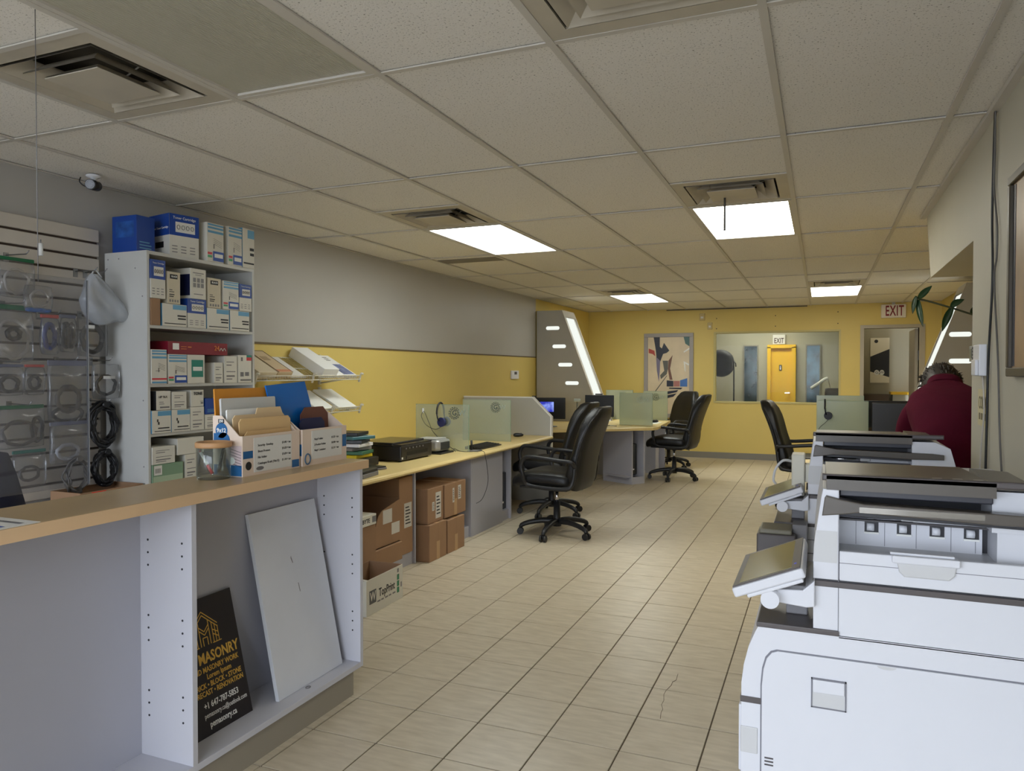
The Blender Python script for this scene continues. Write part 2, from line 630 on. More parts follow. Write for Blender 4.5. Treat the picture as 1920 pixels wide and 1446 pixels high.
# main runners and cross tees
for k, r_ in enumerate(RX):
    if r_ > XRB:
        continue
    ya = YF if r_ < XR else 5.43
    obj('runner', B(r_ - 0.012, r_ + 0.012, ya, YB, CEIL - 0.004, CEIL + 0.002), TBAR, ceil)
for c in CYL:
    if c < YF or c > YB:
        continue
    for k in range(len(xs) - 1):
        x0, x1 = xs[k], min(xs[k + 1], XRB if c > 5.43 else XR)
        if x1 - x0 < 0.03:
            continue
        obj('cross_tee', B(x0 + 0.012, x1 - 0.012, c - 0.011, c + 0.011, CEIL - 0.003, CEIL + 0.002), TBAR, ceil)
for k, y in ((1, 1.54), (4, 1.54), (1, 4.0), (4, 4.0), (1, 8.86), (5, 8.86)):
    obj('cross_tee', B(RX[k] + 0.012, RX[k + 1] - 0.012, y - 0.011, y + 0.011, CEIL - 0.003, CEIL + 0.002), TBAR, ceil)

obj('grey_strip', B(-3.19, -2.60, 5.93, 6.13, CEIL - 0.001, CEIL + 0.003), mat('grey_ceiling_strip', (132, 126, 116), 0.6), ceil)
# ---- troffers
LAMPM = emit('lit_diffuser', (255, 252, 238), LAMP_STRENGTH)
LAMPC = emit('lit_diffuser_cool', (250, 255, 250), LAMP_STRENGTH)
def prismatic():
    m = mat('unlit_prismatic_lens', (198, 194, 178), 0.4, bump=0.0)
    nt = m.node_tree
    tc = nt.nodes.new('ShaderNodeTexCoord')
    wv = nt.nodes.new('ShaderNodeTexWave')
    wv.inputs['Scale'].default_value = 42
    nt.links.new(tc.outputs['Object'], wv.inputs['Vector'])
    bp = nt.nodes.new('ShaderNodeBump')
    bp.inputs['Strength'].default_value = 0.7
    bp.inputs['Distance'].default_value = 0.004
    nt.links.new(wv.outputs['Fac'], bp.inputs['Height'])
    nt.links.new(bp.outputs[0], nt.nodes['Principled BSDF'].inputs['Normal'])
    return m
def troffer(k, y0, y1, lens, label):
    x0, x1 = RX[k] + 0.012, RX[k + 1] - 0.012
    t = thing('ceiling_light', label, 'ceiling light', ((x0 + x1) / 2, (y0 + y1) / 2, CEIL), group='ceiling lights', world=True)
    f = NB()
    e = 0.02
    y0 += 0.012; y1 -= 0.012
    for a in ((x0, x1, y0, y0 + e), (x0, x1, y1 - e, y1), (x0, x0 + e, y0 + e, y1 - e), (x1 - e, x1, y0 + e, y1 - e)):
        bx(f, *a, CEIL - 0.002, CEIL + 0.02)
    obj('frame', f, TBAR, t)
    obj('housing', B(x0, x1, y0, y1, CEIL + 0.03, CEIL + 0.12), TBAR, t)
    obj('diffuser', B(x0 + e, x1 - e, y0 + e, y1 - e, CEIL + 0.006, CEIL + 0.012), lens, t)
    return t
troffer(2, 0.93, 2.15, prismatic(), 'unlit ceiling light with ribbed grey-green lens above the counter')
troffer(1, 4.61, 5.83, LAMPC, 'lit rectangular ceiling light behind the vent beside the grey wall')
troffer(4, 4.61, 5.81, LAMPM, 'lit ceiling light crossed by a thin hanging rod')
troffer(1, 9.47, 10.69, LAMPC, 'small distant lit ceiling light above the desk with the glass screens')
troffer(5, 9.47, 10.69, LAMPM, 'small distant lit ceiling light nearest the exit sign')

# ---- air diffusers: nested square louvres in a white plate
VENT = mat('dusty_white_steel', (188, 180, 164), 0.45, var=0.08, scale=5)
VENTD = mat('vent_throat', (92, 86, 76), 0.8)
def ring(bm, cx, cy, r0, z0, r1, z1):
    """sloping square louvre between half widths r0 (low) and r1 (high), with thickness"""
    for t in (0, 0.004):
        a = [(cx + s * r0, cy + u * r0, z0 + t) for s, u in ((-1, -1), (1, -1), (1, 1), (-1, 1))]
        b = [(cx + s * r1, cy + u * r1, z1 + t) for s, u in ((-1, -1), (1, -1), (1, 1), (-1, 1))]
        for i in range(4):
            quad(bm, (a[i], a[(i + 1) % 4], b[(i + 1) % 4], b[i]))
def diffuser(k, y0, label, rod=False):
    x0, x1, y1 = RX[k] + 0.012, RX[k + 1] - 0.012, y0 + 0.61 - 0.012
    y0 += 0.012
    cx, cy = (x0 + x1) / 2, (y0 + y1) / 2
    t = thing('ceiling_vent', label, 'ceiling vent', (cx, cy, CEIL), group='ceiling vents', world=True)
    p = NB()
    h = 0.235
    for a in ((x0, x1, y0, cy - h), (x0, x1, cy + h, y1), (x0, cx - h, cy - h, cy + h), (cx + h, x1, cy - h, cy + h)):
        bx(p, *a, CEIL - 0.001, CEIL + 0.006)
    obj('plate', p, VENT, t)
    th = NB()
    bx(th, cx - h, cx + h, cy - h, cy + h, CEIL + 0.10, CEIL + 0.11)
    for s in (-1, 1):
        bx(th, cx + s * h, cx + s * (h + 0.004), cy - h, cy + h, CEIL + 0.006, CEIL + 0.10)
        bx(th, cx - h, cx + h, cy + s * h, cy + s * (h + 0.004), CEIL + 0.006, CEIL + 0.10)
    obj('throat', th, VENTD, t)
    for r0, r1, zl, zh in ((0.225, 0.165, -0.004, 0.045), (0.170, 0.120, -0.010, 0.030)):
        lb = NB()
        ring(lb, cx, cy, r0, CEIL + zl, r1, CEIL + zh)
        obj('louvre', lb, VENT, t)
    c = NB()
    ring(c, cx, cy, 0.125, CEIL - 0.014, 0.09, CEIL + 0.010)
    bx(c, cx - 0.125, cx + 0.125, cy - 0.125, cy + 0.125, CEIL - 0.017, CEIL - 0.013, bev=0.001, seg=1)
    obj('centre_plate', c, VENT, t)
    for s in (-1, 1):
        w_ = NB()
        tube(w_, [(cx + s * 0.07, cy + 0.01, CEIL + 0.0), (cx + s * 0.15, cy + 0.03, CEIL + 0.05), (cx + s * 0.2, cy + 0.06, CEIL + 0.07)], 0.003, 6)
        obj('spring_wire', w_, TBAR, t)
    if rod:
        rb = NB()
        cyl(rb, (cx - 0.05, cy + 0.05, CEIL - 0.20), (cx - 0.05, cy + 0.05, CEIL), 0.006, seg=8)
        obj('hanging_rod', rb, mat('rod_grey', (84, 82, 78), 0.5), t)
diffuser(1, 1.54, 'large dusty air vent beside the unlit ceiling light')
diffuser(4, 1.54, 'white air vent cut off by the top edge of the picture')
diffuser(1, 4.00, 'stained air vent in front of the ceiling light by the grey wall')
diffuser(4, 4.00, 'stained air vent with a thin rod hanging from it', rod=True)
diffuser(1, 8.86, 'small distant air vent above the desk with the glass screens')
diffuser(5, 8.86, 'small distant air vent in front of the light nearest the exit sign')
# ================================================================== FRONT COUNTER
CT = 0.985
t = thing('reception_counter', 'long grey reception counter with a tan laminate top and open front bays', 'counter', (-1.9, 1.2, 0), world=True)
obj('worktop', B(-2.03, -1.75, -0.4, 2.64, CT - 0.035, CT, bev=0.003), [OAKTOP], t)
ed = NB()
bx(ed, -1.7505, -1.747, -0.4, 2.64, CT - 0.035, CT - 0.001)
bx(ed, -2.03, -1.7505, 2.64, 2.6435, CT - 0.035, CT - 0.001)
obj('edge_banding', ed, OAK, t)
obj('plinth', B(-1.98, -1.80, -0.4, 2.60, 0, 0.108), mat('kick_board', (150, 142, 128), 0.5), t)
obj('bottom_shelf', B(-2.0, -1.783, -0.4, 2.6275, 0.108, 0.13, bev=0.001), LAM, t)
obj('back_panel', B(-2.02, -2.0, -0.4, 2.64, 0.0, CT - 0.035), LAMD, t)
HOLE = mat('shelf_pin_hole', (40, 40, 46), 0.8)
def pin_holes(face_y, parent):
    h = NB()
    for x in (-1.965, -1.822):
        for zc in (0.30, 0.54, 0.78):
            for dz in (-0.04, 0.0, 0.04):
                cyl(h, (x, face_y - 0.0012, zc + dz), (x, face_y + 0.004, zc + dz), 0.0036, seg=8)
    o = obj('shelf_pin_holes', h, HOLE, parent)
    o['kind'] = 'stuff'
for y in (0.72, 1.724):
    d = obj('divider', B(-2.0, -1.783, y, y + 0.02, 0.13, CT - 0.035, bev=0.001), LAM, t)
    pin_holes(y, d)
d = obj('end_panel', B(-2.02, -1.783, 2.6275, 2.6475, 0.0 + 0.108, CT - 0.035, bev=0.001), LAM, t)
pin_holes(2.6275, d)
rg = NB()
tube(rg, [(-1.825 + 0.008 * math.cos(a), 2.335 + 0.011 * math.sin(a), 0.1315) for a in [2 * math.pi * i / 16 for i in range(16)]], 0.0015, 6, closed=True)
tag(obj('metal_ring', rg, GREYP, None, origin=(-1.825, 2.335, 0.13)), 'tiny wire ring lying on the counter bay shelf', 'ring')

# ---- black and gold masonry sign leaning in the bay
def leaning(name, y0, y1, xb, xt, z0, z1, th, m):
    """board standing on z0 at x=xb and leaning back to x=xt at the top: returns Empty + board, local x along y, local z up the board"""
    pass
SIGNBG = mat('sign_black', (26, 20, 24), 0.45)
xb, xt, z0, z1, y0, y1 = -1.884, -1.988, 0.131, 0.565, 1.79, 2.098
L = math.hypot(xb - xt, z1 - z0)
t = thing('masonry_sign', 'black sign with gold masonry lettering leaning in the counter bay', 'sign', (xb, y0, z0))
ang = math.atan2(xb - xt, z1 - z0)
t.rotation_euler = (0, -ang, 0)
obj('board', B(-0.003, 0.0, 0, y1 - y0, 0, L), SIGNBG, t)
W = y1 - y0
def st(s, size, y, z, m, sx=1.0, ax='RIGHT', bold=0.0):
    text('lettering', s, size, (0.0006, y, z), FX, m, t, ax=ax, sx=sx, bold=bold)
st('PE MASONRY', 0.050, W - 0.012, 0.245, GOLD, 0.78, bold=0.0012)
st('AND MASONRY WORK', 0.026, W - 0.020, 0.208, GOLD, 0.78, bold=0.0004)
st('Lorem Ipsum', 0.025, W - 0.060, 0.184, GOLD, 0.84, bold=0.0004)
st('BRICK \u2022 BLOCK \u2022 STONE', 0.025, W - 0.018, 0.158, GOLD, 0.79, bold=0.0004)
st('PRECAST \u2022 RENOVATION', 0.025, W - 0.014, 0.134, GOLD, 0.78, bold=0.0004)
st('+1 647-787-5853', 0.029, W - 0.048, 0.094, PAPERW, 0.78, bold=0.0004)
st('pemasonry.ca@outlook.com', 0.024, W - 0.014, 0.064, PAPERW, 0.70)
st('pemasonry.ca', 0.029, W - 0.072, 0.032, PAPERW, 0.76, bold=0.0004)
lg = NB()
cy_ = W - 0.150
def bar(bm, a, b, wd=0.0032):
    a, b = Vector((0.0008, *a)), Vector((0.0008, *b))
    d = (b - a).normalized()
    n = Vector((0, -d.z, d.y)) * wd / 2
    quad(bm, (a - n, b - n, b + n, a + n))
for s in (-1, 1):
    for off in (0, 0.012):
        bar(lg, (cy_, 0.400 - off), (cy_ + s * 0.062, 0.345 - off))
    for dx, zt in ((0.060, 0.338), (0.048, 0.348), (0.036, 0.356), (0.022, 0.366)):
        bar(lg, (cy_ + s * dx, zt), (cy_ + s * dx, 0.285))
    bar(lg, (cy_ + s * 0.022, 0.340), (cy_, 0.320)); bar(lg, (cy_ + s * 0.022, 0.352), (cy_, 0.332))
    bar(lg, (cy_ + s * 0.070, 0.285), (cy_ + s * 0.030, 0.285))
    bar(lg, (cy_ + s * 0.060, 0.300), (cy_ + s * 0.036, 0.315)); bar(lg, (cy_ + s * 0.060, 0.315), (cy_ + s * 0.036, 0.330))
    bar(lg, (cy_ + s * 0.010, 0.285), (cy_ + s * 0.010, 0.312))
bar(lg, (cy_ - 0.010, 0.312), (cy_ + 0.010, 0.312))
obj('gold_house_emblem', lg, GOLD, t)
# ---- plain white board beside it
xb, xt, z0, z1, y0, y1 = -1.843, -1.984, 0.131, 0.815, 2.19, 2.585
t = thing('shelf_board', 'plain white shelf board leaning in the counter bay beside the black sign', 'board', (xb, y0, z0))
ang = math.atan2(xb - xt, z1 - z0)
t.rotation_euler = (0, -ang, 0)
obj('panel', B(-0.016, 0, 0, y1 - y0, 0, math.hypot(xb - xt, z1 - z0), bev=0.0008), mat('white_melamine', (212, 214, 220), 0.42, var=0.02), t)
sm = NB()
quad(sm, ((0.0006, 0.21, 0.355), (0.0006, 0.214, 0.35), (0.0006, 0.212, 0.385), (0.0006, 0.208, 0.39)))
quad(sm, ((0.0006, 0.195, 0.47), (0.0006, 0.199, 0.47), (0.0006, 0.192, 0.50), (0.0006, 0.189, 0.49)))
obj('scuff_marks', sm, GREYP, t)

# ---- things on the counter
# flyer
t = thing('price_flyer', 'laminated printed flyer lying flat at the near end of the counter', 'flyer', (-1.83, 1.0, CT), world=True)
obj('sheet', B(-1.905, -1.752, 0.9, 1.225, CT, CT + 0.0015), PAPER, t)
fl = NB()
for k in range(6):
    y = 0.95 + k * 0.047
    quad(fl, ((-1.885, y, CT + 0.002), (-1.77, y, CT + 0.002), (-1.77, y + 0.014, CT + 0.002), (-1.885, y + 0.014, CT + 0.002)), mi=k % 2)
obj('print', fl, [BLUEINK, GREYP], t)
# jar with wooden rim and pens
JG = clear('jar_glass', (210, 214, 208), 0.05, gloss=0.03, rough=0.05, tint=(246, 250, 247))
jc = (-1.926, 1.962, CT)
t = thing('glass_jar', 'clear glass pen jar with a wooden rim on the counter', 'jar', jc)
jb = NB()
lathe(jb, [(0.052, 0.0), (0.056, 0.006), (0.056, 0.112), (0.054, 0.114), (0.053, 0.112), (0.053, 0.010), (0.0, 0.010)], seg=32)
obj('glass', jb, JG, t, smooth=True)
jl = NB()
lathe(jl, [(0.050, 0.108), (0.059, 0.108), (0.0595, 0.114), (0.0595, 0.124), (0.056, 0.127), (0.050, 0.127), (0.050, 0.108)], seg=32)
obj('wooden_rim', jl, mat('light_wood', (196, 150, 104), 0.5, var=0.1), t)
def pen(label, c, a, b):
    a, b = Vector(a), Vector(b)
    p = thing('pen', label, 'pen', a)
    q = b - a
    u = NB(); cyl(u, q * 0.06, q * 0.42, 0.0055, seg=12); obj('grip', u, c, p)
    u = NB(); cyl(u, q * 0.42, q * 0.93, 0.0048, seg=12); obj('barrel', u, PAPERW if c is not BLACK else BLACK, p)
    u = NB(); cyl(u, (0, 0, 0), q * 0.06, 0.001, 0.005, seg=12); obj('tip', u, CHROME, p)
    u = NB(); cyl(u, q * 0.93, q, 0.003, seg=10); obj('button', u, c, p)
REDP = mat('red_plastic', (200, 28, 36), 0.4)
pen('red and white ballpoint pen leaning in the glass jar', REDP, (jc[0] + 0.018, jc[1] - 0.02, CT + 0.014), (jc[0] - 0.028, jc[1] - 0.035, CT + 0.098))
pen('black ballpoint pen leaning in the glass jar', BLACK, (jc[0] + 0.002, jc[1] + 0.02, CT + 0.014), (jc[0] + 0.014, jc[1] + 0.030, CT + 0.100))

# folder boxes
CREAM = mat('cream_carton', (226, 206, 188), 0.65)
MAN = mat('manila', (224, 188, 134), 0.7)
TEAL = mat('carton_blue', (30, 96, 150), 0.55)
LBG = mat('carton_pale_blue', (190, 208, 224), 0.6)
PINKG = mat('carton_pink_grey', (204, 184, 184), 0.6)
def open_box(t, x0, x1, y0, y1, z0, zf, zb, slope, th=0.004):
    """display box: low front at x1, tall back at x0; side panels step down by a slope"""
    sp = [(x0, z0), (x1, z0), (x1, zf), (x1 - slope * 0.15, zf), (x0 + (x1 - x0) * 0.30, zb), (x0, zb)]
    for nm, ya in (('side_panel', y0), ('side_panel', y1 - th)):
        s = NB(); prism(s, sp, 'y', ya, ya + th); obj(nm, s, CREAM, t)
    obj('front_panel', B(x1 - th, x1, y0 + th, y1 - th, z0, zf), CREAM, t)
    obj('back_panel', B(x0, x0 + th, y0 + th, y1 - th, z0, zb), CREAM, t)
    obj('base_panel', B(x0 + th, x1 - th, y0 + th, y1 - th, z0, z0 + th), CARDIN, t)
x0, x1, y0, y1 = -1.985, -1.852, 2.02, 2.325
t = thing('envelope_box', 'cut-down 9x12 envelope carton holding manila folders beside the jar', 'box', ((x0 + x1) / 2, (y0 + y1) / 2, CT), world=True)
open_box(t, x0, x1, y0, y1, CT, CT + 0.142, CT + 0.212, 0.1)
fy = y0 - 0.0008
pr = NB()
quad(pr, ((x0 + 0.004, fy, CT + 0.002), (x1 - 0.004, fy, CT + 0.002), (x1 - 0.004, fy, CT + 0.04), (x0 + 0.004, fy, CT + 0.04)), 0)
quad(pr, ((x0 + 0.004, fy, CT + 0.115), (x0 + 0.055, fy, CT + 0.115), (x0 + 0.055, fy, CT + 0.150), (x0 + 0.004, fy, CT + 0.150)), 0)
obj('blue_print', pr, TEAL, t)['kind'] = 'stuff'
pr = NB()
quad(pr, ((x0 + 0.035, fy, CT + 0.04), (x1 - 0.004, fy, CT + 0.04), (x1 - 0.004, fy, CT + 0.108), (x0 + 0.060, fy, CT + 0.108)), 0)
obj('pink_print', pr, PINKG, t)
pr = NB()
for c_, r_ in (((x0 + 0.040, CT + 0.160), 0.027), ((x0 + 0.050, CT + 0.125), 0.028)):
    bm_c = [(c_[0] + r_ * math.cos(a), fy - 0.0004, c_[1] + r_ * math.sin(a)) for a in [2 * math.pi * i / 24 for i in range(24)]]
    quad(pr, bm_c)
obj('blue_disc', pr, TEAL, t)
text('lettering', '9x12', 0.021, (x0 + 0.040, fy - 0.0010, CT + 0.160), FY, PAPERW, t, bold=0.0006)
pr = NB()
bx(pr, x0 + 0.026, x0 + 0.052, fy - 0.0010, fy, CT + 0.186, CT + 0.200)
obj('count_badge', pr, INK, t)
text('lettering', '250', 0.013, (x0 + 0.039, fy - 0.0016, CT + 0.193), FY, PAPERW, t, bold=0.0003)
pr = NB()
for k in range(6):
    quad(pr, ((x0 + 0.070, fy - 0.0006, CT + 0.100 - k * 0.010), (x1 - 0.006, fy - 0.0006, CT + 0.086 - k * 0.010), (x1 - 0.006, fy - 0.0006, CT + 0.0845 - k * 0.010), (x0 + 0.070, fy - 0.0006, CT + 0.0985 - k * 0.010)))
obj('line_print', pr, INK, t)
pr = NB()
quad(pr, [(x0 + 0.085 + 0.016 * math.cos(a), fy - 0.0012, CT + 0.055 + 0.013 * math.sin(a)) for a in [2 * math.pi * i / 20 for i in range(20)]])
obj('oval_badge', pr, PAPERW, t)
fx = x1 + 0.0008
pr = NB(); rx(pr, fx, y0 + 0.002, y0 + 0.05, CT + 0.062, CT + 0.088); rx(pr, fx, y1 - 0.045, y1 - 0.004, CT + 0.004, CT + 0.032)
obj('blue_label', pr, TEAL, t)['kind'] = 'stuff'
pr = NB()
quad(pr, [(fx + 0.0003, y0 + 0.028 + 0.015 * math.cos(a), CT + 0.036 + 0.015 * math.sin(a)) for a in [2 * math.pi * i / 20 for i in range(20)]])
obj('black_badge', pr, INK, t)
pl_ = NB(); bx(pl_, x1, x1 + 0.0012, y0 + 0.055, y1 - 0.048, CT + 0.010, CT + 0.132)
p = obj('price_list', pl_, PAPER, t)
lb_ = NB(); quad(lb_, [(x1 + 0.0016, y0 + 0.085 + 0.020 * math.cos(a), CT + 0.022 + 0.007 * math.sin(a)) for a in [2 * math.pi * i / 16 for i in range(16)]]); obj('small_logo', lb_, GREYP, p)
for k, (a, b_) in enumerate((('Security  Envelop', '$ 0.40 + tax'), ('Sheet Protect', '$ 0.20 + tax'), ('File folder', '$ 0.39 + tax'), ('Catalogue Kraft (10x13)', '$ 1.10 + tax'))):
    z = CT + 0.104 - k * 0.0215
    text('lettering', a, 0.0115, (x1 + 0.0016, y0 + 0.074, z), FX, INK, p, ax='LEFT')
    text('lettering', b_, 0.0115, (x1 + 0.0016, y1 - 0.102, z), FX, INK, p, ax='LEFT', sx=0.85)
# what stands in it
def upright(name, label, cat, m, x, y0, y1, z0, z1, lean=0.0, th=0.003, tab=None, cut=0.02):
    t = thing(name, label, cat, (x, (y0 + y1) / 2, z0))
    w_ = (y1 - y0) / 2
    h = z1 - z0
    poly = [(-w_, 0), (w_, 0), (w_, h - cut), (w_ - cut, h), (-w_ + cut, h), (-w_, h - cut)]
    s = NB(); prism(s, poly, 'x', -th / 2, th / 2)
    obj('sheet', s, m, t)
    if tab:
        s = NB(); a, b_ = tab
        prism(s, [(a, h - 0.001), (b_, h - 0.001), (b_ - 0.01, h + 0.022), (a + 0.01, h + 0.022)], 'x', -th / 2, th / 2)
        obj('tab', s, m, t)
    t.rotation_euler = (0, -lean, 0)
    return t
ORANGE = mat('kraft_orange', (214, 142, 44), 0.6, var=0.04)
upright('kraft_envelope', 'orange kraft envelope standing at the back of the folder carton', 'envelope', ORANGE, -1.968, 2.026, 2.310, CT + 0.006, CT + 0.306, 0.06, 0.006, cut=0.002)
upright('clear_folder', 'clear plastic sleeve of white sheets standing in the folder carton', 'folder', mat('grey_sleeve', (206, 206, 202), 0.3), -1.948, 2.030, 2.312, CT + 0.006, CT + 0.272, 0.05, 0.008, cut=0.004)
upright('white_envelope', 'white paper envelope standing in the folder carton', 'envelope', PAPERW, -1.926, 2.034, 2.312, CT + 0.006, CT + 0.232, 0.05, 0.006, cut=0.004)
upright('file_folder', 'manila file folder with a labelled tab in the middle of the carton', 'file folder', mat('pale_manila', (226, 198, 154), 0.7), -1.905, 2.040, 2.312, CT + 0.006, CT + 0.212, 0.05, 0.004, tab=(-0.02, 0.125), cut=0.012)
upright('file_folder', 'manila file folder in front with rounded corners in the carton', 'file folder', MAN, -1.882, 2.045, 2.317, CT + 0.006, CT + 0.200, 0.05, 0.004, cut=0.012)
upright('file_folder', 'small tan file folder rising just behind the front of the carton', 'file folder', mat('tan_manila', (216, 178, 124), 0.7), -1.866, 2.05, 2.30, CT + 0.006, CT + 0.155, 0.03, 0.004, cut=0.014)
# second carton
x0, x1, y0, y1 = -1.985, -1.848, 2.338, 2.625
t = thing('folder_box', 'cut-down carton holding vinyl folders at the far counter end', 'box', ((x0 + x1) / 2, (y0 + y1) / 2, CT), world=True)
open_box(t, x0, x1, y0, y1, CT, CT + 0.142, CT + 0.20, 0.1)
fx = x1 + 0.0008
pr = NB(); rx(pr, fx, y1 - 0.030, y1 - 0.002, CT + 0.055, CT + 0.105)
for a in (0,):
    ry(pr, y0 - 0.0008, x1 - 0.05, x1 - 0.004, CT + 0.04, CT + 0.085)
obj('blue_print', pr, TEAL, t)['kind'] = 'stuff'
pr = NB()
tube(pr, [(fx, y0 + 0.03 + 0.016 * math.cos(a), CT + 0.026 + 0.020 * math.sin(a)) for a in [2 * math.pi * i / 20 for i in range(20)]], 0.003, 6, closed=True)
obj('clip_drawing', pr, mat('ink_blue_grey', (70, 100, 130), 0.5), t)
pl_ = B(x1, x1 + 0.0012, y0 + 0.055, y1 - 0.035, CT + 0.022, CT + 0.134)
p = obj('price_list', pl_, PAPER, t)
for k, (a, b_) in enumerate((('Vinyl Folder', '$ 1.25 + tax'), ('2 Pocket Folder', '$ 0.90 + tax'), ('Vinyl Container', '$ 1.31 + tax'))):
    z = CT + 0.100 - k * 0.022
    text('lettering', a, 0.0115, (x1 + 0.0016, y0 + 0.070, z), FX, INK, p, ax='LEFT')
    text('lettering', b_, 0.0115, (x1 + 0.0016, y1 - 0.105, z), FX, INK, p, ax='LEFT', sx=0.85)
BLUEV = mat('blue_vinyl', (20, 112, 200), 0.25)
t = thing('vinyl_folder', 'shiny bright blue vinyl folder tilted in the far carton', 'folder', (-1.952, 2.45, CT + 0.006))
s = NB(); prism(s, [(-0.100, 0), (0.160, 0), (0.060, 0.322), (-0.175, 0.308)], 'x', -0.003, 0.003); obj('cover', s, BLUEV, t)
s = NB(); prism(s, [(-0.100, 0), (0.160, 0), (0.118, 0.195), (-0.128, 0.178)], 'x', 0.003, 0.006); obj('pocket', s, BLUEV, t)
t.rotation_euler = (0, R(-4), 0)
upright('folder', 'dark navy folder low in the far carton', 'folder', mat('navy_vinyl', (22, 36, 84), 0.35), -1.905, 2.40, 2.56, CT + 0.006, CT + 0.180, 0.05, 0.004, cut=0.02)
upright('folder', 'brown paper folder at the back corner of the far carton', 'folder', mat('brown_folder', (116, 70, 56), 0.65), -1.930, 2.44, 2.618, CT + 0.006, CT + 0.222, 0.05, 0.004, cut=0.03)
# acrylic screen hanging above the counter
t = thing('acrylic_screen', 'clear acrylic screen hung on wires above the counter', 'screen', (-2.0, 1.0, 1.02), world=True)
obj('sheet', B(-2.003, -1.997, 0.10, 1.547, 1.02, 1.62), clear('acrylic', (206, 208, 216), 0.05, gloss=0.02, rough=0.03, tint=(240, 241, 244)), t)
obj('edge_strip', B(-2.0035, -1.9965, 1.547, 1.5495, 1.02, 1.62), mat('acrylic_edge', (150, 152, 156), 0.3), t)
for y in (0.30, 1.40):
    s = NB(); cyl(s, (-2.0, y, 1.60), (-2.0, y, CEIL - 0.004), 0.0012, seg=6); obj('hanging_wire', s, GREYP, t)

# ================================================================== BOOKCASE
BX0, BX1, BY0, BY1 = -3.575, -3.267, 2.874, 3.672
t = thing('bookcase', 'white open bookcase full of toner boxes against the grey wall', 'bookcase', ((BX0 + BX1) / 2, (BY0 + BY1) / 2, 0), world=True)
WM = mat('white_bookcase', (196, 196, 192), 0.45, var=0.02)
for y in (BY0, BY1 - 0.016):
    sp = obj('side_panel', B(BX0, BX1, y, y + 0.016, 0, 1.972), WM, t)
    if y == BY0:
        h = NB()
        for x, z in ((-3.55, 1.955), (-3.47, 1.955), (-3.35, 1.90), (-3.30, 1.75), (-3.30, 1.20), (-3.30, 0.85)):
            cyl(h, (x, y - 0.001, z), (x, y + 0.003, z), 0.004, seg=8)
        obj('screw_caps', h, GREYP, sp)['kind'] = 'stuff'
obj('top_board', B(BX0, BX1, BY0, BY1, 1.972, 1.99), WM, t)
obj('back_board', B(BX0, BX0 + 0.006, BY0 + 0.016, BY1 - 0.016, 0.05, 1.972), WM, t)
SHZ = [1.60, 1.287, 1.023, 0.755, 0.42, 0.08]
for z in SHZ:
    obj('shelf', B(BX0 + 0.006, BX1 - 0.002, BY0 + 0.016, BY1 - 0.016, z - 0.016, z), WM, t)
obj('kick_board', B(BX1 - 0.03, BX1 - 0.015, BY0 + 0.016, BY1 - 0.016, 0, 0.064), WM, t)

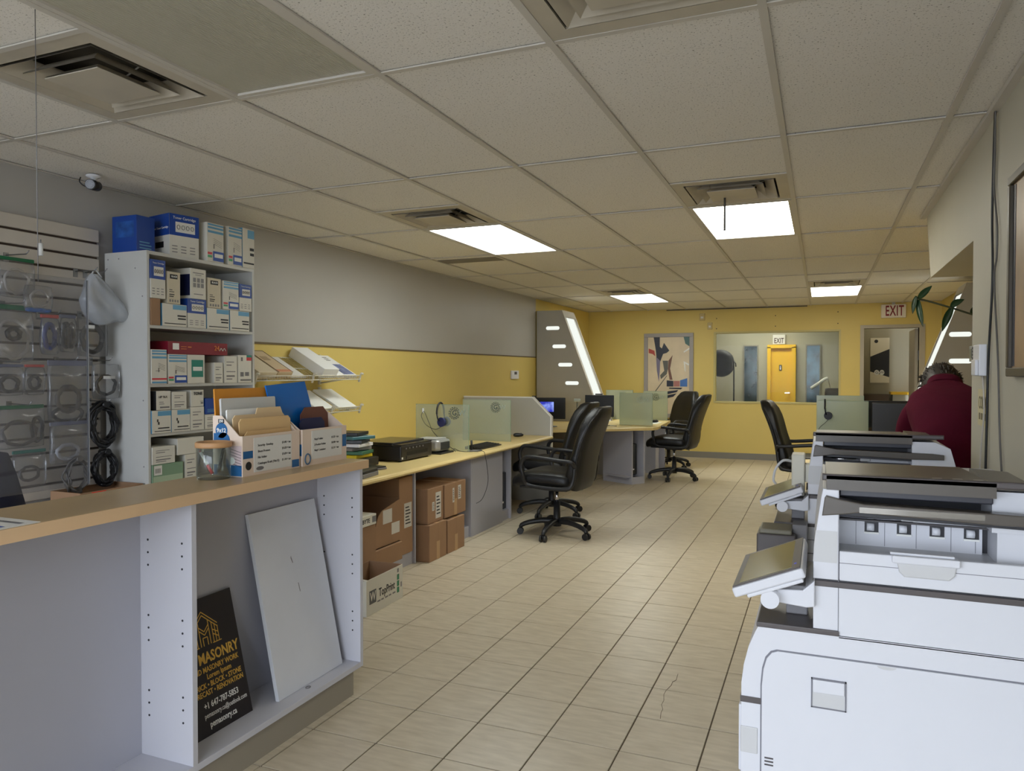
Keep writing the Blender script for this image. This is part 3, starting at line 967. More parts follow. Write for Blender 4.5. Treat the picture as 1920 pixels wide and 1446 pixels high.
# ---- toner cartons.  f: forward face x, boxes reach back towards the wall
BOXW = mat('carton_white', (214, 211, 200), 0.6, var=0.02)
BOXC = mat('carton_cream', (206, 196, 172), 0.6, var=0.02)
BOXB = mat('carton_toner_blue', (20, 66, 150), 0.5)
NAVY = mat('carton_navy', (14, 24, 66), 0.5)
TEALG = mat('carton_green_label', (26, 126, 112), 0.5)
MAROON = mat('carton_maroon', (128, 16, 40), 0.45)
GREENC = mat('carton_pale_green', (126, 156, 128), 0.6)
RED = mat('red_ink', (204, 60, 70), 0.5)
def carton(label, style, y0, y1, z0, z1, f=-3.262, depth=0.20, name='toner_box', rot=0.0, group='cartons in the bookcase'):
    """printed carton; local frame: x forward (0 at the front face), y along the shelf, z up"""
    f = min(f, -3.20)
    w_, h = y1 - y0 - 0.002, z1 - z0 - 0.001
    t = thing(name, label, 'box', (f - depth / 2, (y0 + y1) / 2, z0), rot, group)
    X = depth / 2
    Y = w_ / 2
    body = BOXW
    if style in ('bluewhite', 'bluesmall', 'blue'):
        body = BOXW if style != 'blue' else BOXB
    if style == 'cream':
        body = BOXC
    if style == 'brown':
        body = CARD
    if style == 'maroon':
        body = MAROON
    if style == 'green':
        body = GREENC
    if style == 'black':
        body = INK
    obj('carton', B(-X, X, -Y, Y, 0, h, bev=0.0012, seg=1), body, t)
    fx = X + 0.0006
    sy = -Y - 0.0006
    lay = [0]
    def P(nm, m, rects, side=False):
        lay[0] += 1
        fx = X + 0.0004 + 0.0003 * lay[0]
        b = NB()
        for (a, c, d, e) in rects:       # fractions of width / height
            if side:
                ry(b, sy, -X + a * 2 * X, -X + c * 2 * X, d * h, e * h)
            else:
                rx(b, fx, -Y + a * w_, -Y + c * w_, d * h, e * h)
        o = obj(nm, b, m, t)
        if len(rects) > 1:
            o['kind'] = 'stuff'
        return o
    def T(s, size, fy_, fz, m=INK, sx=1.0, bold=0.0, ax='CENTER'):
        text('lettering', s, size, (fx + 0.0022, -Y + fy_ * w_, fz * h), FX, m, t, sx=sx, bold=bold, ax=ax)
    if style in ('bluewhite', 'bluesmall'):
        P('blue_print', BOXB, [(0, 1, 0.5, 1)])
        P('blue_side', BOXB, [(0, 1, 0.5, 1)], True)
        P('icon_window', PAPER, [(0.2, 0.86, 0.58, 0.82)])
        b = NB()
        for k in range(4):
            c = -Y + (0.3 + k * 0.155) * w_
            tube(b, [(fx + 0.0014, c + 0.05 * w_ * math.cos(a), (0.70 + 0.05 * math.sin(a)) * h) for a in [2 * math.pi * i / 10 for i in range(10)]], 0.0012, 4, closed=True)
        obj('icons', b, INK, t)
        T('Toner Cartridge', w_ * 0.115, 0.5, 0.91, PAPERW)
        P('fine_print', GREYP, [(0.08 + 0.3 * (k % 3), 0.26 + 0.3 * (k % 3), 0.10 + 0.07 * (k // 3), 0.12 + 0.07 * (k // 3)) for k in range(9)])
    if style == 'bluewhite':
        text('lettering', 'Premium Toner Cartridge', depth * 0.085, (X - 0.01, sy - 0.0006, 0.68 * h), FY, PAPERW, t, ax='RIGHT')
        P('cartridge_picture', INK, [(0.30, 0.72, 0.22, 0.36)], True)
    if style == 'stripe':
        P('stripes', LBLUE, [(0.04, 0.98, 0.93, 0.975), (0.04, 0.98, 0.85, 0.90), (0.04, 0.98, 0.74, 0.80)])
        P('red_stripe', RED, [(0.02, 0.98, 0.12, 0.17)] if h > 0.18 else [(0.02, 0.30, 0.18, 0.24)])
        P('blue_stripe', LBLUE, [(0.02, 0.98, 0.02, 0.07)])
        b = NB()
        for k in range(4):
            a = (0.42, 0.60 - k * 0.045); c = (0.86, 0.52 - k * 0.045)
            quad(b, ((fx + 0.002, -Y + a[0] * w_, a[1] * h), (fx + 0.002, -Y + c[0] * w_, c[1] * h), (fx + 0.002, -Y + c[0] * w_, c[1] * h + 0.0014), (fx + 0.002, -Y + a[0] * w_, a[1] * h + 0.0014)))
        rx(b, fx, -Y + 0.25 * w_, -Y + 0.55 * w_, 0.375 * h, 0.385 * h)
        rx(b, fx, -Y + 0.44 * w_, -Y + 0.48 * w_, 0.34 * h, 0.46 * h)
        obj('cartridge_drawing', b, INK, t)
    if style == 'stripe2':
        P('stripes', LBLUE, [(0.04, 0.98, 0.93, 0.975), (0.04, 0.98, 0.85, 0.90), (0.04, 0.98, 0.74, 0.80)])
        P('rainbow', RED, [(0.02, 0.28, 0.18, 0.24)])
        P('rainbow_low', mat('green_ink', (70, 160, 110), 0.5), [(0.02, 0.28, 0.10, 0.16)])
        P('blue_label', BLUEINK, [(0.34, 0.99, 0.03, 0.28)])
        P('label_window', PAPERW, [(0.42, 0.93, 0.12, 0.22)])
        b = NB()
        for k in range(4):
            a = (0.36, 0.60 - k * 0.045); c = (0.86, 0.52 - k * 0.045)
            quad(b, ((fx + 0.002, -Y + a[0] * w_, a[1] * h), (fx + 0.002, -Y + c[0] * w_, c[1] * h), (fx + 0.002, -Y + c[0] * w_, c[1] * h + 0.0014), (fx + 0.002, -Y + a[0] * w_, a[1] * h + 0.0014)))
        rx(b, fx, -Y + 0.38 * w_, -Y + 0.42 * w_, 0.34 * h, 0.46 * h)
        obj('cartridge_drawing', b, INK, t)
    if style == 'cream' or style == 'plainblack':
        P('black_mark', INK, [(0.18, 0.78, 0.78, 0.92)])
        T('BLACK', w_ * 0.15, 0.5, 0.85, PAPERW, bold=0.0003)
        P('fine_print', INK, [(0.12, 0.36, 0.42, 0.44), (0.12, 0.50, 0.36, 0.38), (0.12, 0.52, 0.27, 0.30), (0.12, 0.46, 0.21, 0.24)])
        P('icons', GREYP, [(0.12 + 0.2 * k, 0.24 + 0.2 * k, 0.05, 0.13) for k in range(4)])
    if style == 'iconwhite':
        P('picture', NAVY, [(0.05, 0.98, 0.10, 0.80)], True)
        P('fine_print', GREYP, [(0.15, 0.85, 0.84, 0.87), (0.3, 0.7, 0.78, 0.80), (0.2, 0.8, 0.14, 0.17)])
        P('icons', GREYP, [(0.16 + 0.25 * (k % 3), 0.34 + 0.25 * (k % 3), 0.38 + 0.17 * (k // 3), 0.52 + 0.17 * (k // 3)) for k in range(6)])
    if style == 'bluetab':
        P('blue_tab', LBLUE, [(0.42, 0.98, 0.76, 0.97)])
        P('blue_side', LBLUE, [(0.1, 1, 0, 1)], True)
        P('fine_print', INK, [(0.60, 0.95, 0.45, 0.52), (0.62, 0.95, 0.32, 0.39), (0.08, 0.95, 0.10, 0.14)])
    if style == 'inkwhite':
        P('blue_tab', LBLUE, [(0.30, 0.99, 0.76, 0.97)])
        P('blue_side', LBLUE, [(0.0, 1, 0, 1)], True)
        P('fine_print', INK, [(0.30, 0.90, 0.20, 0.25), (0.12, 0.96, 0.08, 0.11), (0.25, 0.32, 0.5, 0.62), (0.30, 0.38, 0.38, 0.5)])
    if style == 'hp':
        P('black_side', INK, [(0, 1, 0, 1)], True)
        T('HP 96A', w_ * 0.19, 0.45, 0.68, INK)
        P('fine_print', GREYP, [(0.2, 0.5, 0.40, 0.43), (0.2, 0.55, 0.30, 0.33), (0.25, 0.9, 0.10, 0.18)])
    if style == 'tone':
        T('TONE', w_ * 0.26, 0.52, 0.78, INK, bold=0.0006)
        P('fine_print', GREYP, [(0.7, 0.95, 0.30, 0.33), (0.75, 0.95, 0.15, 0.26)])
    if style == 'text':
        P('fine_print', GREYP, [(0.15, 0.75, 0.76, 0.79), (0.15, 0.55, 0.64, 0.68), (0.15, 0.85, 0.40, 0.43), (0.15, 0.8, 0.22, 0.28), (0.15, 0.6, 0.12, 0.16)])
    if style == 'greenlabel':
        P('green_label', TEALG, [(0.22, 0.90, 0.22, 0.82)])
        P('label_window', PAPERW, [(0.30, 0.84, 0.44, 0.58)])
    if style == 'shield':
        P('red_corner', RED, [(0.62, 1.0, 0.80, 0.92)])
        P('green_corner', TEALG, [(0.62, 1.0, 0.92, 1.0)])
        P('icons', GREYP, [(0.2, 0.34, 0.78, 0.92), (0.15, 0.4, 0.22, 0.38), (0.5, 0.8, 0.24, 0.38), (0.15, 0.95, 0.06, 0.12)])
    if style == 'maroon':
        P('white_sticker', PAPERW, [(0.07, 0.17, 0.35, 0.85)])
        T('24', 0.040, 0.80, 0.55, mat('orange_ink', (220, 130, 60), 0.5))
        b = NB()
        tube(b, [(fx + 0.002, -Y + (0.85 + 0.028 * k) * w_, (0.36 + 0.22 * (k % 2)) * h) for k in range(5)], 0.0018, 5, smoothn=4)
        obj('script_flourish', b, PAPER, t)
        P('gold_print', mat('orange_ink', (220, 130, 60), 0.5), [(0.20, 0.29, 0.40, 0.44), (0.20, 0.29, 0.58, 0.62), (0.31, 0.37, 0.55, 0.62)])
    if style == 'green':
        P('barcode_label', PAPER, [(0.05, 0.30, 0.45, 0.95)])
        P('barcode', INK, [(0.09 + 0.035 * k, 0.105 + 0.035 * k, 0.55, 0.80) for k in range(5)])
        P('pale_print', mat('carton_leaf', (170, 190, 160), 0.6), [(0.02, 0.98, 0.02, 0.38)])
    if style == 'blue':
        P('picture', mat('picture_blue', (34, 84, 160), 0.5, var=0.4, scale=20), [(0.15, 0.9, 0.42, 0.85)], True)
        P('print_lines', LBLUE, [(0.15, 0.8, 0.12, 0.15), (0.15, 0.8, 0.20, 0.23), (0.15, 0.7, 0.28, 0.31)])
    return t
TOPZ = 1.99
carton('dark blue carton standing behind the biggest toner box on the bookcase top', 'blue', 2.90, 3.02, TOPZ, 2.19, f=-3.37, depth=0.18)
carton('biggest blue and white toner box turned cornerwise on the bookcase top', 'bluewhite', 3.085, 3.265, TOPZ, 2.228, f=-3.295, depth=0.20, rot=R(-12))
carton('blue-striped toner box beside the biggest box on the bookcase top', 'stripe2', 3.285, 3.415, TOPZ, 2.215, depth=0.22)
carton('blue-striped toner box second from the end of the bookcase top', 'stripe2', 3.45, 3.565, TOPZ, 2.22, depth=0.20)
carton('white toner box at the far end of the bookcase top', 'bluetab', 3.568, 3.672, TOPZ, 2.232, depth=0.20)
S1 = 1.60
carton('plain brown carton at the near end of the upper shelf', 'brown', 2.893, 2.955, S1, 1.742, depth=0.25)
carton('low wide white carton with a blue side on the upper shelf', 'bluetab', 2.965, 3.135, S1, 1.722, depth=0.24)
carton('small blue and white toner box standing on the upper shelf itself', 'bluesmall', 3.14, 3.275, S1, 1.763, depth=0.24)
carton('low white carton with a blue tab near the middle of the upper shelf', 'bluetab', 3.28, 3.455, S1, 1.722, depth=0.24)
carton('low white carton with a blue tab at the far end of the upper shelf', 'bluetab', 3.46, 3.625, S1, 1.722, depth=0.24)
carton('blue and white toner box on the brown carton of the upper shelf', 'bluesmall', 2.893, 2.99, 1.743, 1.948, depth=0.24)
carton('narrow cream box marked BLACK on the low blue-sided carton', 'cream', 3.002, 3.09, 1.723, 1.897, depth=0.20)
carton('white box with a dark picture side on the small blue toner box', 'iconwhite', 3.16, 3.276, 1.764, 1.935, depth=0.22)
carton('narrow cream box marked BLACK near the middle of the upper shelf', 'cream', 3.289, 3.39, 1.723, 1.896, depth=0.20)
carton('blue-striped box in the upper row of the upper shelf', 'stripe2', 3.405, 3.535, 1.723, 1.893, depth=0.20)
carton('small blue and white toner box at the far end of the upper row', 'bluesmall', 3.54, 3.645, 1.723, 1.887, depth=0.20)
S2 = 1.287
carton('tall blue-striped toner box at the near end of the middle shelf', 'stripe', 2.893, 2.995, S2, 1.472, depth=0.22)
carton('blue-striped toner box with a dark label on the middle shelf', 'stripe2', 3.002, 3.132, S2, 1.449, depth=0.22)
carton('white box with a green label on the middle shelf', 'greenlabel', 3.135, 3.262, S2, 1.449, depth=0.22)
carton('short white text-printed box on the middle shelf', 'text', 3.332, 3.402, S2, 1.407, depth=0.22)
carton('taller white text-printed box on the middle shelf', 'text', 3.412, 3.518, S2, 1.447, depth=0.22)
carton('white box with a red corner at the far end of the middle shelf', 'shield', 3.524, 3.640, S2, 1.455, depth=0.22)
carton('long maroon box laid across the middle shelf cartons', 'maroon', 3.002, 3.44, 1.4495, 1.52, depth=0.20, name='maroon_box')
S3 = 1.023
carton('low white ink carton with a pale blue side on the lower shelf', 'inkwhite', 2.893, 3.02, S3, 1.146, depth=0.22)
carton('second low white ink carton on the lower shelf', 'inkwhite', 3.022, 3.152, S3, 1.146, depth=0.22)
carton('white box with small print under the TONE box', 'text', 3.154, 3.255, S3, 1.155, depth=0.22)
carton('grey-white carton just behind the folder carton on the lower shelf', 'text', 3.26, 3.36, S3, 1.107, depth=0.20)
carton('white box lettered HP 96A with a black side', 'hp', 2.921, 3.018, 1.147, 1.25, depth=0.18)
carton('white box with a grey text block beside the HP 96A box', 'text', 3.026, 3.128, 1.147, 1.243, depth=0.18)
carton('white box lettered TONE on the lower shelf', 'tone', 3.158, 3.252, 1.156, 1.25, depth=0.20)
carton('blue carton standing beyond the TONE box', 'blue', 3.262, 3.36, 1.108, 1.20, depth=0.18)
S4 = 0.755
carton('pale green carton with a barcode at the near end of the bottom visible shelf', 'green', 2.893, 3.10, S4, 0.857, depth=0.20)
carton('white carton lying on the pale green carton', 'text', 2.893, 3.045, 0.858, 0.952, depth=0.20)
carton('tall white carton behind the glass jar', 'text', 3.112, 3.203, S4, 0.892, depth=0.20)
carton('long white carton resting on the tall white carton', 'plain', 3.06, 3.25, 0.893, 0.985, depth=0.20)
carton('black carton standing behind the jar beyond the tall white carton', 'black', 3.215, 3.33, S4, 0.89, depth=0.2)
# ================================================================== SLATWALL AND HANGING CABLES
t = thing('slatwall', 'white slatwall panel with dark grooves carrying bagged cables', 'slatwall', (-3.59, 2.2, 0.75), world=True)
slatwall_t = t
SLAT = mat('slatwall_white', (200, 192, 180), 0.5, var=0.02)
obj('backing', B(-3.599, -3.588, 1.45, 2.837, 0.75, 2.105), mat('groove_brown', (70, 56, 44), 0.8), t)
z = 2.109
while z > 0.78:
    z2 = z - 0.066
    obj('slat', B(-3.590, -3.574, 1.45, 2.840, z2, z, bev=0.003, seg=1), SLAT, t)
    z -= 0.078
HOOKM = mat('hook_wire', (150, 150, 150), 0.3, metal=0.9)
def hook(y, z, ln=0.16):
    b = NB()
    tube(b, [(0, 0, 0), (ln - 0.02, 0, -0.004), (ln, 0, 0.012)], 0.0028, 6)
    bx(b, -0.004, 0.0, -0.012, 0.012, -0.03, 0.012)
    o = obj('hook', b, HOOKM, None); o.parent = slatwall_t; o.location = Vector((-3.570, y, z)) - Vector(slatwall_t.location)
FILM = clear('bag_film', (216, 216, 218), 0.07, gloss=0.06, rough=0.16, tint=(246, 246, 246))
def bag(label, y0, y1, z0, z1, x, header, contents):
    """clear pouch hanging flat to the slatwall, coloured header strip, a coiled cable inside"""
    cy, w_, h = (y0 + y1) / 2, y1 - y0, z1 - z0
    t = thing('cable_bag', label, 'cable bag', (x, cy, z0), 0, 'bagged cables on the slatwall')
    b = NB()
    rnd = random.Random(label)
    soft(b, 0, 0, h * 0.47, 0.034, w_, h * 0.94, 0.014, 6, warp=lambda p: Vector((p.x * (0.5 + 0.5 * (1 - (2 * p.z / h) ** 2)) + 0.004 * math.sin(40 * p.y + 25 * p.z), p.y + 0.003 * math.sin(30 * p.z), p.z)))
    obj('pouch', b, FILM, t, smooth=True)
    if header:
        obj('header_strip', B(-0.004, 0.004, -w_ / 2, w_ / 2, h * 0.93, h * 1.02, bev=0.002, seg=1), header, t)
    for (m, ry_, rz_, r_, turns, dy, dz) in contents:
        pts = []
        n = 22 * turns
        for i in range(n):
            a = 2 * math.pi * i / 22
            k = 1 - 0.10 * rnd.random()
            pts.append((0.006 * math.sin(i * 1.7) * 0.6, dy * w_ + ry_ * w_ * k * math.cos(a), h * (0.42 + dz) + rz_ * h * k * math.sin(a)))
        c = NB()
        tube(c, pts, r_ * 1.35, 6)
        obj('coiled_cable', c, m, t)
    return t
CW = mat('white_cable', (196, 190, 182), 0.5)
CG = mat('grey_cable', (96, 92, 88), 0.5)
CB = mat('black_cable', (24, 24, 26), 0.45)
CBL = mat('blue_cable', (34, 56, 130), 0.5)
CBR = mat('brown_grey_cable', (44, 40, 38), 0.5)
CS = mat('silver_cable', (206, 208, 214), 0.4)
HG = mat('green_header', (22, 104, 66), 0.5)
HB = mat('blue_header', (36, 96, 170), 0.5)
HV = mat('violet_grey_header', (104, 108, 132), 0.5)
HT = mat('teal_header', (50, 116, 104), 0.5)
HR = mat('red_header', (196, 72, 64), 0.5)
bag('bag of coiled pale cable with a green header near the slatwall top', 2.262, 2.43, 1.70, 1.885, -3.50, HG, [(CW, 0.36, 0.32, 0.004, 4, 0, 0)])
bag('small bag of pale coiled cable closed by a blue strip', 2.365, 2.50, 1.64, 1.775, -3.475, None, [(CW, 0.34, 0.30, 0.0035, 3, 0.05, 0.05), (HB, 0.44, 0.02, 0.007, 1, 0, -0.36)])
bag('large bag with a wide white cable loop under a green header', 2.23, 2.42, 1.40, 1.66, -3.50, HG, [(CW, 0.42, 0.36, 0.004, 4, 0, -0.02), (CBR, 0.16, 0.10, 0.008, 2, 0.02, 0.08)])
bag('narrow bag with a blue cable loop', 2.452, 2.545, 1.435, 1.628, -3.49, HR, [(CBL, 0.30, 0.32, 0.008, 3, 0, 0.05)])
bag('narrow bag with dark folded cables beside the blue cable', 2.550, 2.636, 1.45, 1.634, -3.49, HV, [(CBR, 0.20, 0.34, 0.008, 3, -0.12, 0.04), (CBR, 0.18, 0.32, 0.008, 2, 0.2, 0.04)])
t = bag('bag with a dark cable loop and white label under the carrier bag', 2.642, 2.815, 1.43, 1.643, -3.49, None, [(CBR, 0.34, 0.34, 0.009, 3, 0.0, 0.02)])
obj('label', B(0.018, 0.019, -0.05, 0.0, 0.145, 0.162), PAPERW, t)
t = bag('bag with a single black ring cable next to the bookcase side', 2.703, 2.862, 1.21, 1.406, -3.46, None, [(CB, 0.36, 0.26, 0.006, 2, 0.0, -0.05)])
obj('label', B(0.018, 0.019, -0.03, 0.04, 0.105, 0.120), PAPERW, t)
bag('bag with a brown cable and red sticker below the large white loop', 2.24, 2.372, 1.24, 1.384, -3.50, HV, [(CBR, 0.32, 0.26, 0.007, 2, 0, -0.05)])
t = bag('bag with a brown adapter cable beside the brown cable bag', 2.378, 2.475, 1.24, 1.384, -3.50, HR, [(CBR, 0.28, 0.22, 0.006, 2, 0, 0.0)])
bag('wide hazy bag with a grey adapter in the middle of the slatwall', 2.485, 2.694, 1.105, 1.403, -3.49, HV, [(CG, 0.30, 0.22, 0.008, 3, 0.02, -0.05), (CBR, 0.40, 0.12, 0.006, 2, 0, -0.30)])
bag('wide bag of thin cables with a green header low on the slatwall', 2.235, 2.47, 0.99, 1.19, -3.50, HG, [(CG, 0.36, 0.30, 0.005, 3, 0.0, -0.06), (CBR, 0.12, 0.30, 0.006, 2, 0.36, 0.0)])
bag('crinkled bag of silver cable low on the slatwall', 2.485, 2.697, 0.895, 1.10, -3.48, HV, [(CS, 0.28, 0.18, 0.006, 4, -0.05, -0.14)])
bag('bag with a teal header at the bottom of the slatwall', 2.315, 2.478, 0.80, 0.975, -3.50, HT, [(CG, 0.30, 0.20, 0.005, 2, 0.0, -0.05)])
def cable_bundle(label, m, y0, y1, z0, z1, x, r_, turns, tails=2):
    cy, cz, ry_, rz_ = (y0 + y1) / 2, (z0 + z1) / 2, (y1 - y0) / 2, (z1 - z0) / 2
    rnd = random.Random(label)
    t = thing('cable_bundle', label, 'cable', (x, cy, z0), 0, 'loose cable bundles on the slatwall')
    for k in range(turns):
        c = NB()
        ph, s = rnd.uniform(-0.4, 0.4), rnd.uniform(0.7, 1.0)
        pts = [(rnd.uniform(-0.02, 0.02), ry_ * s * math.cos(a) + rnd.uniform(-0.006, 0.006), rz_ + rz_ * s * math.sin(a + ph * 0.3) * rnd.uniform(0.94, 1)) for a in [2 * math.pi * i / 14 for i in range(14)]]
        tube(c, pts, r_, 6, closed=True, smoothn=3)
        obj('loop', c, m, t)
    c = NB()
    cyl(c, (-0.03, 0, rz_ * 1.80), (0.03, 0, rz_ * 1.86), ry_ * 0.22, seg=10)
    obj('tie', c, m, t)
    return t
cable_bundle('thick bundle of black power cables beside the bookcase', CB, 2.690, 2.852, 0.955, 1.20, -3.47, 0.007, 15)
cable_bundle('lower bundle of black power cables beside the bookcase', CB, 2.705, 2.850, 0.745, 0.95, -3.47, 0.007, 13)
cable_bundle('grey network cable coil hanging at the slatwall bottom', CG, 2.545, 2.690, 0.72, 0.93, -3.47, 0.0045, 6)
for y, z_ in ((2.345, 1.905), (2.70, 1.873), (2.755, 1.873), (2.325, 1.675), (2.50, 1.64), (2.72, 1.655), (2.31, 1.40), (2.59, 1.415), (2.78, 1.415), (2.35, 1.20), (2.59, 1.11), (2.77, 1.20)):
    hook(y, z_)
# hanging white tag
t = thing('hang_tag', 'small white plastic tube hanging above the bagged cables', 'hang tag', (-3.50, 2.465, 1.915))
c = NB(); cyl(c, (0, 0, 0), (0, 0, 0.06), 0.010, seg=12); obj('tube', c, PAPERW, t)
c = NB(); cyl(c, (0, 0, 0.06), (0, 0, 0.078), 0.003, seg=8); obj('loop', c, HOOKM, t)
# carrier bag
t = thing('carrier_bag', 'thin white plastic carrier bag hanging from a slatwall hook', 'plastic bag', (-3.45, 2.755, 1.605))
b = NB()
def cw(p):
    s = (p.z + 0.125) / 0.25
    w_ = 1.0 if s < 0.45 else max(0.10, 1 - (s - 0.45) * 1.65)
    return Vector((p.x * (0.35 + 0.65 * (1 - abs(s - 0.3))) + 0.006 * math.sin(45 * p.y + 30 * p.z), p.y * w_ + (0.10 * (0.45 - s) if s < 0.45 else -0.10 * (s - 0.45)), p.z + 0.012 * math.sin(30 * p.y) * (1 - s)))
soft(b, 0, 0, 0.125, 0.10, 0.25, 0.25, 0.05, 14, warp=cw)
obj('bag', b, clear('carrier_film', (206, 214, 226), 0.36, gloss=0.06, rough=0.25), t, smooth=True)
b = NB()
tube(b, [(0, -0.06, 0.24), (-0.01, -0.03, 0.272), (0, 0.0, 0.235)], 0.004, 6, smoothn=4)
obj('handle', b, mat('carrier_white', (216, 218, 222), 0.4), t)
# security camera
t = thing('security_camera', 'small black bullet security camera on a white ceiling mount', 'camera', (-3.42, 2.69, CEIL))
b = NB(); lathe(b, [(0.034, 0.0), (0.036, -0.006), (0.030, -0.012), (0.014, -0.016), (0.013, -0.030), (0.0, -0.030)], seg=20); obj('mount', b, WHITEP, t)
b = NB(); cyl(b, (-0.02, 0.035, -0.046), (0.016, -0.032, -0.054), 0.026, seg=20); obj('housing', b, BLACK, t)
b = NB(); cyl(b, (0.016, -0.032, -0.054), (0.018, -0.035, -0.0545), 0.022, seg=20); obj('lens_face', b, mat('lens_black', (10, 10, 12), 0.15), t)
b = NB()
d = Vector((0.036, -0.067, -0.008)).normalized(); a_ = d.orthogonal().normalized(); c_ = d.cross(a_)
for k in range(12):
    q = Vector((0.0185, -0.036, -0.0546)) + (a_ * math.cos(k * math.pi / 6) + c_ * math.sin(k * math.pi / 6)) * 0.016
    cyl(b, q, q + d * 0.001, 0.0013, seg=6)
obj('infrared_leds', b, GREYP, t)['kind'] = 'stuff'
b = NB(); tube(b, [(-0.02, 0.03, -0.05), (-0.06, 0.0, -0.05), (-0.075, -0.02, -0.03), (-0.08, -0.01, -0.004)], 0.003, 6, smoothn=4); obj('cable', b, BLACK, t)
# floor clutter behind the counter
t = thing('parts_carton', 'brown carton with a bright red sticker behind the counter', 'box', (-3.40, 2.72, 0.0), world=True)
b = NB()
for a in ((-3.50, -3.29, 2.50, 2.505), (-3.50, -3.29, 2.855, 2.86), (-3.50, -3.495, 2.505, 2.855), (-3.295, -3.29, 2.505, 2.855)):
    bx(b, *a, 0.32, 0.765)
bx(b, -3.50, -3.29, 2.50, 2.86, 0.31, 0.32)
obj('carton', b, CARD, t)
bx_ = NB(); quad(bx_, ((-3.2895, 2.56, 0.70), (-3.2895, 2.64, 0.70), (-3.2895, 2.64, 0.762), (-3.2895, 2.56, 0.762))); obj('sticker', bx_, mat('fluorescent_red', (240, 60, 40), 0.5), t)
tag(obj('storage_bench', B(-3.57, -3.22, 1.5, 2.868, 0.0, 0.31, bev=0.003), mat('dark_bench', (60, 54, 50), 0.6), None, origin=(-3.4, 2.2, 0)), 'low dark bench under the slatwall', 'bench')
# navy chair behind the counter
t = thing('counter_chair', 'dark navy chair back half hidden behind the counter at the picture edge', 'chair', (-2.33, 1.50, 0), R(0))
NV = mat('navy_fabric', (24, 26, 48), 0.8, bump=0.1)
b = NB(); soft(b, -0.20, 0, 0.84, 0.07, 0.44, 0.50, 0.05, 8, warp=lambda p: Vector((p.x - 0.10 * p.z + 0.25 * p.y * p.y, p.y * (1 - 0.25 * max(0, p.z) / 0.25), p.z))); obj('backrest', b, NV, t, smooth=True)
b = NB(); soft(b, 0.03, 0, 0.47, 0.46, 0.46, 0.08, 0.04, 6); obj('seat', b, NV, t, smooth=True)
b = NB(); cyl(b, (0, 0, 0.08), (0, 0, 0.44), 0.028); obj('column', b, PVC, t)
b = NB(); bx(b, -0.25, -0.2, -0.03, 0.03, 0.40, 0.72); bx(b, -0.22, 0.05, -0.03, 0.03, 0.40, 0.43); obj('bracket', b, PVC, t)
for k in range(5):
    a = 2 * math.pi * k / 5
    b = NB(); tube(b, [(0, 0, 0.09), (0.28 * math.cos(a), 0.28 * math.sin(a), 0.06)], 0.02, 8); lg_ = obj('leg', b, PVC, t)
    b = NB(); cyl(b, (0.28 * math.cos(a), 0.28 * math.sin(a) - 0.02, 0.028), (0.28 * math.cos(a), 0.28 * math.sin(a) + 0.02, 0.028), 0.028); obj('caster', b, PVC, lg_)

# ================================================================== WIRE SHELVES ON THE YELLOW WALL
WIRE = mat('white_coated_wire', (214, 208, 190), 0.4)
def wire_shelf(label, y0, y1, zb, zf):
    t = thing('wire_shelf', label, 'wire shelf', (-3.6, (y0 + y1) / 2, zf), 0, 'slanted wire shelves', world=True)
    xb, xf = -3.585, -3.30
    def P(s, y):
        return (xb + (xf - xb) * s, y, zb + (zf - zb) * s)
    for s in (0.0, 0.5, 1.0):
        b = NB(); cyl(b, P(s, y0), P(s, y1), 0.004, seg=8); obj('rail', b, WIRE, t)
    b = NB(); cyl(b, (xf, y0, zf + 0.030), (xf, y1, zf + 0.030), 0.004, seg=8); obj('front_rail', b, WIRE, t)
    b = NB()
    n = int((y1 - y0) / 0.025)
    for k in range(n + 1):
        y = y0 + (y1 - y0) * k / n
        tube(b, [P(0, y), P(1, y), (xf, y, zf + 0.030)], 0.0016, 5)
    obj('wires', b, WIRE, t)['kind'] = 'stuff'
    for y in (y0, (y0 + y1) / 2, y1):
        b = NB()
        tube(b, [(xf - 0.01, y, zf - 0.02), (xf + 0.005, y, zf + 0.03), (xf + 0.012, y, zf + 0.045), (xf + 0.028, y + 0.004, zf + 0.04)], 0.008, 8, smoothn=3)
        obj('end_clip', b, WIRE, t)
    for y in (y0 + 0.12, y1 - 0.12):
        b = NB(); bx(b, -3.598, -3.580, y - 0.01, y + 0.01, zb - 0.20, zb + 0.03); tube(b, [(-3.585, y, zb - 0.19), P(0.95, y)], 0.006, 6)
        obj('bracket', b, WIRE, t)
wire_shelf('upper slanted wire shelf on the yellow wall', 3.72, 4.87, 1.455, 1.295)
wire_shelf('lower slanted wire shelf on the yellow wall', 4.15, 4.87, 1.205, 1.055)
SLOPE = math.atan2(0.16, 0.285)
def slant(name, label, cat, y0, y1, zf, ln, th, m, deco=None):
    """packet lying on a slanted shelf, local x down the slope"""
    t = thing(name, label, cat, (-3.315, (y0 + y1) / 2, zf + 0.012))
    t.rotation_euler = (0, SLOPE * 1.0, 0)
    w_ = (y1 - y0)
    obj('pack', B(-ln, 0, -w_ / 2, w_ / 2, 0, th, bev=0.002, seg=1), m, t)
    if deco:
        deco(t, w_, ln, th)
BEIGE = mat('beige_box', (206, 184, 148), 0.6)
